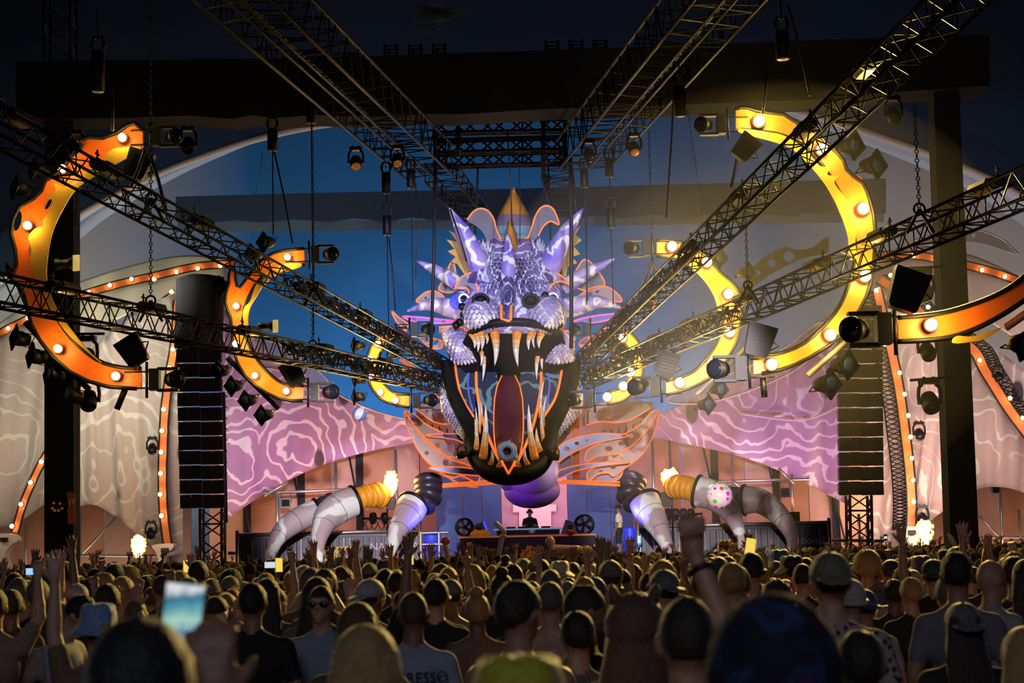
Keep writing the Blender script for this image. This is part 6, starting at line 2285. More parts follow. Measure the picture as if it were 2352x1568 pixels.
t = thing('beach_ball', 'large clear beach ball with colourful dots in the air before the right claws', 'ball', P(1652, 1170, 48))
b = MB()
b.ell((0, 0, 0), 31 * 48 / FPX, 32, 20)
o = b.build('ball_skin', dots_mat(), t, True)
o.matrix_parent_inverse = Matrix.Identity(4)
o.location = P(1652, 1138, 48) - P(1652, 1170, 48)
b = MB()
b.tube([P(1664, 1140, 48 - 0.31), P(1664, 1140, 48 - 0.35)], 0.02, 8)
b.build('valve', WHITE, t)
t = thing('beach_ball', 'small blue and white striped beach ball in the air before the mauve cloth', 'ball', P(826, 966, 50))
c = P(826, 950, 50)
r = 17 * 50 / FPX
Rb = Matrix.Rotation(0.5, 3, 'Y')
for k in range(6):
    b = MB()
    vs, fs = [], []
    for i in range(7):
        for j in range(5):
            th = -PI / 2 + PI * i / 6
            ph = 2 * PI * (k + j / 4) / 6
            vs.append(c + Rb @ Vector((math.cos(th) * math.cos(ph), math.cos(th) * math.sin(ph), math.sin(th))) * r)
    for i in range(6):
        for j in range(4):
            a = i * 5 + j
            fs.append((a, a + 1, a + 6, a + 5))
    b.add(vs, fs)
    b.build('gore', mat('blue_vinyl', (0.12, 0.25, 0.50), 0.3, var=0) if k % 2 else mat('white_vinyl', (0.6, 0.6, 0.62), 0.3, var=0), t, True)

t = thing('inflatable_bone', 'flesh pink inflatable tube with bulbous ends held up before the booth', 'inflatable', P(1300, 1290, 44))
PKI = mat('pink_vinyl', (0.72, 0.42, 0.36), 0.25, var=0.1)
s = 44 / FPX
b = MB()
pts = [(1262, 1262, 15), (1275, 1263, 12.5), (1300, 1262, 10.5), (1325, 1263, 10.5), (1338, 1264, 9)]
b.tube([P(x, y, 44) for x, y, r in pts], [r * s for x, y, r in pts], 16)
b.build('tube_body', PKI, t, True)
b = MB()
b.ell(P(1264, 1245, 44), (11 * s, 11 * s, 14 * s), 18, 12)
b.build('bulb_end', PKI, t, True)
b = MB()
b.ell(P(1348, 1263, 44), (12 * s, 10 * s, 9 * s), 18, 12)
b.build('bulb_end', mat('pink_vinyl_red', (0.80, 0.36, 0.34), 0.25, var=0.1), t, True)

t = thing('inflatable_bat', 'orange inflatable bat with bulging top raised left of the booth', 'inflatable', P(1027, 1310, 46))
s = 46 / FPX
b = MB()
pts = [(1030, 1305, 5), (1027, 1275, 5.2), (1023, 1258, 5.6), (1022, 1252, 8)]
b.tube([P(x, y, 46) for x, y, r in pts], [r * s for x, y, r in pts], 12)
b.build('grip', mat('pale_orange_vinyl', (0.75, 0.36, 0.12), 0.3, var=0), t, True)
b = MB()
b.ell(P(1023, 1242, 46), (10.5 * s, 9 * s, 10 * s), 16, 10)
b.build('bulb', mat('red_orange_vinyl', (0.75, 0.14, 0.03), 0.25, var=0), t, True)

t = thing('inflatable_tube', 'bent transparent violet tube raised before the booth desk', 'inflatable', P(1141, 1300, 46))
b = MB()
pts = cr([(1137, 1199), (1148, 1210), (1157, 1221), (1155, 1232), (1149, 1256), (1141, 1300)], 5)
b.tube([P(x, y, 46) for x, y in pts], 5.5 * s, 12)
b.build('tube_body', mat('violet_clear', (0.55, 0.42, 0.62), 0.2, var=0.2, alpha=0.75), t, True)
b = MB()
b.torus(P(1155, 1230, 46), (0.1, 0, 1), 6 * s, 0.03, 14, 6)
b.build('yellow_tie', mat('yellow_tie', (0.6, 0.55, 0.05), 0.5, var=0), t, True)

o = plate('orange_cutout', [[(1210, 1252), (1222, 1253), (1221, 1262), (1218, 1264), (1231, 1276), (1226, 1282), (1212, 1272), (1210, 1286), (1194, 1276), (1199, 1268), (1206, 1270)]], 42, 0.03, mat('orange_board', (0.85, 0.22, 0.02), 0.6, emit=(1, 0.25, 0.02), es=0.08, var=0.1))
tag(o, 'angular orange cut-out sign held up before the booth desk', 'sign')
b = MB()
b.bar(P(1198, 1282, 41.9), P(1216, 1262, 41.9), 0.012)
b.build('black_line', BLKM, o)
t = thing('foam_fist', 'red foam club on a thin stick in front of the right drum fan', 'foam club', P(1316, 1258, 45))
b = MB()
b.ell(P(1310, 1223, 45), (0.10, 0.08, 0.075), 14, 8)
b.ell(P(1305, 1220, 45), (0.05, 0.05, 0.055), 10, 6)
b.ell(P(1315, 1220, 45), (0.05, 0.05, 0.055), 10, 6)
b.build('club_head', mat('red_foam', (0.45, 0.04, 0.02), 0.7, var=0.3, vscale=20), t, True)
b = MB()
b.tube([P(1311, 1228, 45), P(1318, 1330, 45)], 0.012, 6)
b.build('stick', DKMET, t)
t = thing('selfie_stick', 'phone with lit screen on a thin stick before the right lamp arch', 'phone', P(2040, 1285, 40))
b = MB()
b.tube([P(2034, 1242, 40), P(2041, 1300, 40)], 0.01, 6)
b.build('stick', BLKM, t)
b = MB()
b.box(P(2034, 1234, 40), (0.075, 0.02, 0.14))
b.build('phone_body', BLKM, t)
b = MB()
b.box(P(2034, 1234, 39.98), (0.06, 0.01, 0.05))
b.build('screen', mat('screen_pale', (0.6, 0.8, 0.8), 0.3, emit=(0.6, 0.95, 0.9), es=0.9, var=0), t)
# ---------------------------------------------------------------- people
SHIRT = objcol_mat('shirt_cloth', 0.85, 0.25, 9.0, bump=0.25, bscale=14, sheen=0.25)
HAIRM = objcol_mat('hair_or_hat', 0.55, 0.5, 60.0, bump=0.5, bscale=110, sheen=0.45)
PANTS = mat('dark_shorts', (0.02, 0.02, 0.028), 0.85, var=0.3)
SHOE = mat('shoe_rubber', (0.10, 0.10, 0.10), 0.7)


def skin_mat():
    m = bpy.data.materials.new('skin')
    nt, N, L, B = nodes_of(m)
    oi = N.new('ShaderNodeObjectInfo')
    r = N.new('ShaderNodeValToRGB')
    r.color_ramp.elements[0].color = (0.20, 0.095, 0.06, 1)
    r.color_ramp.elements[1].color = (0.52, 0.30, 0.21, 1)
    e = r.color_ramp.elements.new(0.35)
    e.color = (0.42, 0.22, 0.145, 1)
    L.new(oi.outputs['Random'], r.inputs[0])
    tc = N.new('ShaderNodeTexCoord')
    nz = N.new('ShaderNodeTexNoise')
    nz.inputs['Scale'].default_value = 14
    L.new(tc.outputs['Object'], nz.inputs['Vector'])
    mr = N.new('ShaderNodeMapRange')
    mr.inputs[3].default_value = 0.85
    mr.inputs[4].default_value = 1.12
    L.new(nz.outputs['Fac'], mr.inputs[0])
    mx = N.new('ShaderNodeMix')
    mx.data_type = 'RGBA'
    mx.blend_type = 'MULTIPLY'
    mx.inputs[0].default_value = 1
    L.new(r.outputs[0], mx.inputs[6])
    L.new(mr.outputs[0], mx.inputs[7])
    L.new(mx.outputs[2], B.inputs['Base Color'])
    B.inputs['Roughness'].default_value = 0.5
    B.inputs['Subsurface Weight'].default_value = 0.0
    return m


SKINP = skin_mat()
SK, SH, PA, SO = 0, 1, 2, 3


def hand_prims(w, d, nrm, side, kind, pr):
    """palm and five fingers; w wrist, d along the hand, nrm out of the palm, side +1 when the thumb lies towards +cross"""
    w, d, nrm = Vector(w), Vector(d).normalized(), Vector(nrm).normalized()
    s = d.cross(nrm).normalized() * side
    pc = w + d * 0.055
    pr.append(('cap', w - d * 0.01, w + d * 0.03, 0.027, 0.030, SK))
    for k in (-1, 0, 1):
        pr.append(('cap', w + d * 0.03 + s * k * 0.014, w + d * 0.088 + s * k * 0.022, 0.019, 0.017, SK))
    ln = (0.070, 0.080, 0.076, 0.060)
    for k in range(4):
        off = (1.5 - k) * 0.021
        base = w + d * 0.088 + s * off
        spread = (1.5 - k) * 0.13
        if kind == 'fist' or (kind == 'point' and k != 0) or (kind == 'peace' and k > 1):
            m1 = base + d * 0.018 + nrm * 0.030
            m2 = base - d * 0.020 + nrm * 0.034
            pr.append(('cap', base, m1, 0.0125, 0.012, SK))
            pr.append(('cap', m1, m2, 0.012, 0.011, SK))
        else:
            f = (d + s * spread).normalized()
            cu = 0.10 if kind == 'open' else 0.45
            m1 = base + f * ln[k] * 0.5 + nrm * ln[k] * 0.10 * cu
            m2 = m1 + (f + nrm * cu).normalized() * ln[k] * 0.5
            pr.append(('cap', base, m1, 0.0115, 0.0105, SK))
            pr.append(('cap', m1, m2, 0.0105, 0.0085, SK))
    tb = w + d * 0.025 + s * 0.026
    if kind == 'fist':
        t1 = tb + d * 0.045 + nrm * 0.022
        t2 = t1 - s * 0.028 + nrm * 0.022 + d * 0.012
    else:
        t1 = tb + d * 0.028 + s * 0.030 + nrm * 0.008
        t2 = t1 + d * 0.030 + s * 0.014 + nrm * 0.006
    pr.append(('cap', tb, t1, 0.0145, 0.0125, SK))
    pr.append(('cap', t1, t2, 0.0125, 0.0095, SK))


ARM = {'fistfront': ((0.17, 0.24, 1.60), (0.06, 0.32, 1.90), (-0.12, 0.02, 1), (0, -1, 0), 'fist'),
       'down': ((0.255, -0.03, 1.14), (0.245, 0.07, 0.90), (0, 0.25, -1), (-1, 0, 0), 'soft'),
       'up': ((0.285, 0.05, 1.60), (0.25, 0.07, 1.86), (-0.05, 0.05, 1), (0, 1, 0), 'open'),
       'high': ((0.235, 0.06, 1.66), (0.235, 0.10, 1.93), (0.02, 0.05, 1), (0, 1, 0), 'open'),
       'fist': ((0.27, 0.05, 1.62), (0.25, 0.10, 1.88), (-0.08, 0.1, 1), (0, 1, 0), 'fist'),
       'point': ((0.275, 0.08, 1.60), (0.24, 0.16, 1.85), (0.0, 0.1, 1), (0, 1, 0), 'point'),
       'peace': ((0.28, 0.08, 1.58), (0.24, 0.13, 1.83), (0.0, 0.1, 1), (0, 1, 0), 'peace'),
       'wide': ((0.36, 0.10, 1.54), (0.46, 0.16, 1.78), (0.25, 0.1, 1), (0, 1, 0), 'open'),
       'phone': ((0.22, 0.22, 1.40), (0.09, 0.36, 1.62), (-0.12, 0.15, 1), (0, 1, 0), 'soft'),
       'phonehigh': ((0.24, 0.20, 1.56), (0.10, 0.32, 1.82), (-0.1, 0.1, 1), (0, 1, 0), 'soft'),
       'front': ((0.25, 0.06, 1.16), (0.14, 0.28, 1.24), (-0.4, 0.9, 0.2), (0, 0, -1), 'soft'),
       'elbow': ((0.36, 0.06, 1.55), (0.16, 0.10, 1.72), (-1, 0.0, 0.2), (0, 1, 0), 'soft')}


def prims(la, ra, nod=0.0, wide=1.0, short=True, tank=False, skirt=False):
    pr = []
    W = wide
    top = SK if tank == 'none' else SH
    pr += [('ell', Vector((0, 0, 0.96)), (0.165 * W, 0.12, 0.13), PA), ('ell', Vector((0, 0.01, 1.12)), (0.150 * W, 0.112, 0.17), top), ('ell', Vector((0, 0.0, 1.29)), (0.178 * W, 0.122, 0.17), top),
           ('cap', Vector((-0.135 * W, 0, 1.405)), Vector((0.135 * W, 0, 1.405)), 0.075, 0.075, top),
           ('cap', Vector((-0.10 * W, -0.01, 1.44)), Vector((0, -0.005, 1.485)), 0.05, 0.060, top), ('cap', Vector((0.10 * W, -0.01, 1.44)), Vector((0, -0.005, 1.485)), 0.05, 0.060, top)]
    Rn = Matrix.Rotation(-nod, 3, 'X')
    piv = Vector((0, 0.0, 1.53))
    H = lambda v: piv + Rn @ (Vector(v) - piv)
    pr += [('cap', Vector((0, -0.008, 1.46)), H((0, 0.005, 1.60)), 0.062, 0.056, SK), ('ell', H((0, 0.005, 1.680)), (0.077, 0.098, 0.106), SK), ('ell', H((0, 0.040, 1.615)), (0.056, 0.060, 0.056), SK),
           ('cap', H((0, 0.096, 1.685)), H((0, 0.122, 1.648)), 0.012, 0.015, SK), ('ell', H((0.081, 0.0, 1.662)), (0.012, 0.022, 0.033), SK), ('ell', H((-0.081, 0.0, 1.662)), (0.012, 0.022, 0.033), SK),
           ('cap', H((-0.036, 0.088, 1.702)), H((0.036, 0.088, 1.702)), 0.014, 0.014, SK), ('cap', H((-0.018, 0.096, 1.612)), H((0.018, 0.096, 1.612)), 0.011, 0.011, SK), ('ell', H((0, 0.082, 1.575)), (0.026, 0.022, 0.02), SK)]
    for sd, a in ((-1, la), (1, ra)):
        e, w, hd, hn, kind = ARM[a]
        f = lambda v: Vector((v[0] * sd * (W if v[0] > 0.15 else 1), v[1], v[2]))
        S, E, Wr = Vector((0.175 * sd * W, 0, 1.405)), f(e), f(w)
        mid = S.lerp(E, 0.62)
        sl = SK if tank else top
        pr += [('cap', S, mid, 0.068, 0.056 if short else 0.06, sl), ('cap', S.lerp(E, 0.5), E, 0.049, 0.041, SK), ('cap', E, E.lerp(Wr, 0.35), 0.042, 0.043, SK), ('cap', E.lerp(Wr, 0.3), Wr, 0.042, 0.027, SK)]
        hand_prims(Wr, f(hd) if a != 'x' else f(hd), Vector((hn[0] * sd, hn[1], hn[2])), -sd if a not in ('down', 'front') else sd, kind, pr)
    for sd in (-1, 1):
        hip, kn, an = Vector((0.09 * sd, 0, 0.92)), Vector((0.105 * sd, 0.015, 0.50)), Vector((0.105 * sd, -0.015, 0.09))
        pr += [('cap', hip, kn.lerp(hip, 0.15), 0.098, 0.072, PA), ('cap', kn.lerp(hip, 0.2), kn, 0.062, 0.056, SK), ('cap', kn, kn.lerp(an, 0.35), 0.054, 0.056, SK), ('cap', kn.lerp(an, 0.3), an, 0.056, 0.036, SK),
               ('cap', an + Vector((0, -0.03, -0.045)), an + Vector((0.01 * sd, 0.15, -0.055)), 0.045, 0.035, SO)]
    return pr


def person_mesh(name, pr, vox):
    b = MB()
    for p in pr:
        if p[0] == 'cap':
            a, c, r0, r1 = p[1], p[2], p[3], p[4]
            d = (c - a)
            L = max(d.length, 1e-5)
            d = d / L
            pts = [a - d * r0 * 0.98, a - d * r0 * 0.75, a - d * r0 * 0.3, a, c, c + d * r1 * 0.3, c + d * r1 * 0.75, c + d * r1 * 0.98]
            b.tube(pts, [r0 * 0.2, r0 * 0.66, r0 * 0.95, r0, r1, r1 * 0.95, r1 * 0.66, r1 * 0.2], 10)
        else:
            b.ell(p[1], p[2], 16, 10, z0=-0.999, z1=0.999)
    me = bpy.data.meshes.new('tmp')
    me.from_pydata(b.V, [], b.F)
    ob = bpy.data.objects.new('tmp', me)
    COL.objects.link(ob)
    md = ob.modifiers.new('r', 'REMESH')
    md.mode = 'VOXEL'
    md.voxel_size = vox
    md.use_smooth_shade = True
    m2 = ob.modifiers.new('s', 'SMOOTH')
    m2.factor = 0.5
    m2.iterations = 3
    dg = bpy.context.evaluated_depsgraph_get()
    out = bpy.data.meshes.new_from_object(ob.evaluated_get(dg), depsgraph=dg)
    bpy.data.objects.remove(ob)
    bpy.data.meshes.remove(me)
    n = len(out.polygons)
    cen = np.empty(n * 3, 'f')
    out.polygons.foreach_get('center', cen)
    cen = cen.reshape(-1, 3)
    best = np.full(n, 1e9)
    lab = np.zeros(n, 'i')
    for p in pr:
        if p[0] == 'cap':
            a, c = np.array(p[1]), np.array(p[2])
            d = c - a
            t = np.clip(((cen - a) @ d) / max(d @ d, 1e-9), 0, 1)
            dist = np.linalg.norm(cen - (a + t[:, None] * d), axis=1) - (p[3] + (p[4] - p[3]) * t)
        else:
            q = (cen - np.array(p[1])) / np.array(p[2])
            dist = (np.linalg.norm(q, axis=1) - 1) * min(p[2])
        m = dist < best
        best[m] = dist[m]
        lab[m] = p[-1]
    if any(p[-1] == SH for p in pr):
        col = (lab == SK) & (cen[:, 2] > 1.3) & (cen[:, 2] < 1.488 + 0.25 * np.minimum(0, -cen[:, 1])) & (np.abs(cen[:, 0]) < 0.13) & (np.abs(cen[:, 1]) < 0.12)
        lab[col] = SH
    out.materials.clear()
    for m in (SKINP, SHIRT, PANTS, SHOE):
        out.materials.append(m)
    out.polygons.foreach_set('material_index', lab)
    out.polygons.foreach_set('use_smooth', [True] * n)
    out.name = name
    return out


PM = {}


def pmesh(la, ra, nod=0.0, wide=1.0, tank=False):
    k = (la, ra, nod, wide, tank)
    if k not in PM:
        fine = any(a not in ('down', 'front', 'elbow') for a in (la, ra))
        PM[k] = person_mesh('person_body', prims(la, ra, nod, wide, tank=tank), 0.0095 if fine else 0.015)
    return PM[k]


# hair and hats, modelled on the same head
def shell(b, c, r, keep, noise=0.0, seed=1, seg=26, rings=18, inner=0.86):
    rnd = random.Random(seed)
    k0 = len(b.V)
    b.ell(c, r, seg, rings)
    ph = [rnd.uniform(0, 6.28) for _ in range(9)]
    for i in range(k0, len(b.V)):
        v = Vector(b.V[i])
        d = v - Vector(c)
        if noise:
            n = math.sin(d.x * 90 + ph[0]) * math.sin(d.y * 85 + ph[1]) * math.sin(d.z * 95 + ph[2]) + 0.6 * math.sin(d.x * 170 + ph[3]) * math.sin(d.z * 160 + ph[4] + d.y * 150)
            d = d * (1 + noise * n)
        if not keep(d + Vector(c)):
            d = d * inner
        b.V[i] = tuple(Vector(c) + d)


def hair_mesh(kind):
    b = MB()
    hl = lambda v: v.z > 1.655 + 0.50 * v.y
    if kind == 'short':
        shell(b, (0, -0.004, 1.690), (0.087, 0.106, 0.108), hl, 0.035)
    elif kind == 'buzz':
        shell(b, (0, 0.001, 1.684), (0.0815, 0.102, 0.1095), lambda v: v.z > 1.66 + 0.55 * v.y, 0.0)
    elif kind == 'fade':
        shell(b, (0, 0.004, 1.708), (0.082, 0.102, 0.100), lambda v: v.z > 1.70 + 0.25 * v.y, 0.025)
    elif kind == 'curly':
        shell(b, (0, -0.012, 1.705), (0.122, 0.130, 0.122), lambda v: v.z > 1.63 + 0.6 * v.y, 0.07, 2)
    elif kind == 'long':
        shell(b, (0, -0.004, 1.690), (0.090, 0.110, 0.110), hl, 0.015)
        rows = []
        for z, w, y0, y1 in ((1.73, 0.085, -0.10, 0.02), (1.66, 0.098, -0.118, 0.03), (1.58, 0.105, -0.118, 0.02), (1.50, 0.112, -0.125, -0.03), (1.42, 0.115, -0.148, -0.07), (1.34, 0.10, -0.152, -0.10), (1.27, 0.06, -0.150, -0.12)):
            rows.append([Vector((w * math.cos(a), (y0 + y1) / 2 + (y1 - y0) / 2 * math.sin(a) + 0.012 * math.sin(a * 9 + z * 40), z + 0.02 * math.sin(a * 5) * (z < 1.3))) for a in np.linspace(0, 2 * PI, 33)[:-1]])
        b.loft(rows)
    elif kind == 'bun':
        shell(b, (0, -0.004, 1.690), (0.088, 0.107, 0.109), lambda v: v.z > 1.62 + 0.6 * v.y, 0.03)
        b.ell((0, -0.055, 1.805), (0.05, 0.05, 0.042), 16, 10)
    elif kind in ('cap', 'capback'):
        shell(b, (0, 0.0, 1.705), (0.092, 0.113, 0.098), lambda v: v.z > 1.685, 0.0)
        s = 1 if kind == 'cap' else -1
        rows = []
        for y, w, z in ((0.07, 0.075, 1.700), (0.11, 0.078, 1.698), (0.15, 0.068, 1.688), (0.175, 0.045, 1.678), (0.185, 0.01, 1.674)):
            rows.append([Vector((w * math.cos(a), s * y, z + 0.006 * math.sin(a) - 0.012 * abs(math.cos(a)))) for a in np.linspace(0, 2 * PI, 17)[:-1]])
        b.loft(rows)
        b.ell((0, 0, 1.802), 0.010, 8, 6)
    elif kind == 'bucket':
        rows = []
        for z, w in ((1.660, 0.155), (1.668, 0.150), (1.700, 0.112), (1.712, 0.100), (1.76, 0.097), (1.800, 0.088), (1.812, 0.070), (1.815, 0.02)):
            rows.append([Vector((w * math.cos(a), 0.0 + w * 1.12 * math.sin(a), z + 0.006 * math.sin(a * 5))) for a in np.linspace(0, 2 * PI, 29)[:-1]])
        b.loft(rows)
    elif kind == 'beanie':
        shell(b, (0, -0.004, 1.700), (0.093, 0.114, 0.112), lambda v: v.z > 1.66 + 0.25 * v.y, 0.012)
        b.torus((0, -0.004, 1.672), (0, -0.2, 1), 0.098, 0.016, 26, 8)
    elif kind == 'brim':
        rows = []
        for z, w in ((1.705, 0.175), (1.712, 0.17), (1.716, 0.11), (1.725, 0.096), (1.79, 0.090), (1.825, 0.075), (1.83, 0.02)):
            rows.append([Vector((w * math.cos(a), w * 1.12 * math.sin(a), z + 0.015 * math.cos(2 * a) * (w > 0.12))) for a in np.linspace(0, 2 * PI, 29)[:-1]])
        b.loft(rows)
    elif kind == 'furhood':
        shell(b, (0, -0.02, 1.70), (0.135, 0.145, 0.15), lambda v: v.y < 0.075, 0.05, 4)
        for sx in (-1, 1):
            b.tube([(0.075 * sx, -0.01, 1.80), (0.095 * sx, -0.01, 1.86), (0.10 * sx, -0.01, 1.885)], [0.05, 0.04, 0.012], 12, flat=0.6)
        rows = []
        for z, w, y0, y1 in ((1.66, 0.13, -0.15, 0.08), (1.56, 0.145, -0.15, 0.07), (1.46, 0.17, -0.155, 0.08), (1.38, 0.20, -0.15, 0.09)):
            rows.append([Vector((w * math.cos(a), (y0 + y1) / 2 + (y1 - y0) / 2 * math.sin(a), z + 0.012 * math.sin(a * 7))) for a in np.linspace(0, 2 * PI, 29)[:-1]])
        b.loft(rows)
    elif kind == 'hood':
        shell(b, (0, -0.025, 1.685), (0.125, 0.145, 0.15), lambda v: v.y < 0.085, 0.03, 5)
        rows = []
        for z, w, y0, y1 in ((1.62, 0.12, -0.16, 0.06), (1.52, 0.14, -0.16, 0.06), (1.44, 0.19, -0.15, 0.07), (1.36, 0.235, -0.145, 0.09), (1.20, 0.235, -0.15, 0.09)):
            rows.append([Vector((w * math.cos(a), (y0 + y1) / 2 + (y1 - y0) / 2 * math.sin(a), z + 0.01 * math.sin(a * 6))) for a in np.linspace(0, 2 * PI, 29)[:-1]])
        b.loft(rows)
    me = bpy.data.meshes.new(kind)
    me.from_pydata(b.V, [], b.F)
    me.materials.append(HAIRM)
    me.polygons.foreach_set('use_smooth', [True] * len(me.polygons))
    return me


HM = {}
PART = {'short': 'hair', 'buzz': 'hair', 'fade': 'hair', 'curly': 'hair', 'long': 'hair', 'bun': 'hair', 'cap': 'cap', 'capback': 'cap', 'bucket': 'bucket_hat', 'beanie': 'beanie', 'brim': 'brimmed_hat', 'furhood': 'fur_hood', 'hood': 'hood'}


def add_head(o, kind, col, nod=0.0):
    if kind == 'bald':
        return None
    if kind not in HM:
        HM[kind] = hair_mesh(kind)
    h = bpy.data.objects.new(PART[kind], HM[kind])
    COL.objects.link(h)
    h.parent = o
    h.color = tuple(col) + (1,)
    if nod:
        piv = Vector((0, 0, 1.53))
        R = Matrix.Rotation(-nod, 4, 'X')
        h.matrix_parent_inverse = Matrix.Translation(piv) @ R @ Matrix.Translation(-piv)
    return h


def person(loc, yaw, sc, pose, hair, hcol, scol, label, group=None, nod=0.0, wide=1.0, tank=False, flip=False):
    la, ra = pose
    me = pmesh(la, ra, nod, wide, tank)
    o = bpy.data.objects.new('person', me)
    COL.objects.link(o)
    o.location = loc
    o.rotation_euler = (0, 0, yaw)
    o.scale = (-sc if flip else sc, sc, sc)
    o.color = tuple(scol) + (1,)
    tag(o, label, 'person', group)
    add_head(o, hair, hcol, nod)
    if hair in ('cap', 'capback', 'bucket', 'beanie', 'brim'):
        add_head(o, 'buzz' if hair != 'brim' else 'short', (0.03, 0.02, 0.015), nod)
    return o


def at_px(px, py, wpx, hat=0.0, d=None):
    """place for a person whose head top shows at px, py with this head width"""
    if d is None:
        d = 0.168 * FPX / wpx
    p = P(px, py, d)
    sc = max(0.86, min(1.10, p.z / (1.795 + hat)))
    return Vector((p.x, d, 0)), sc


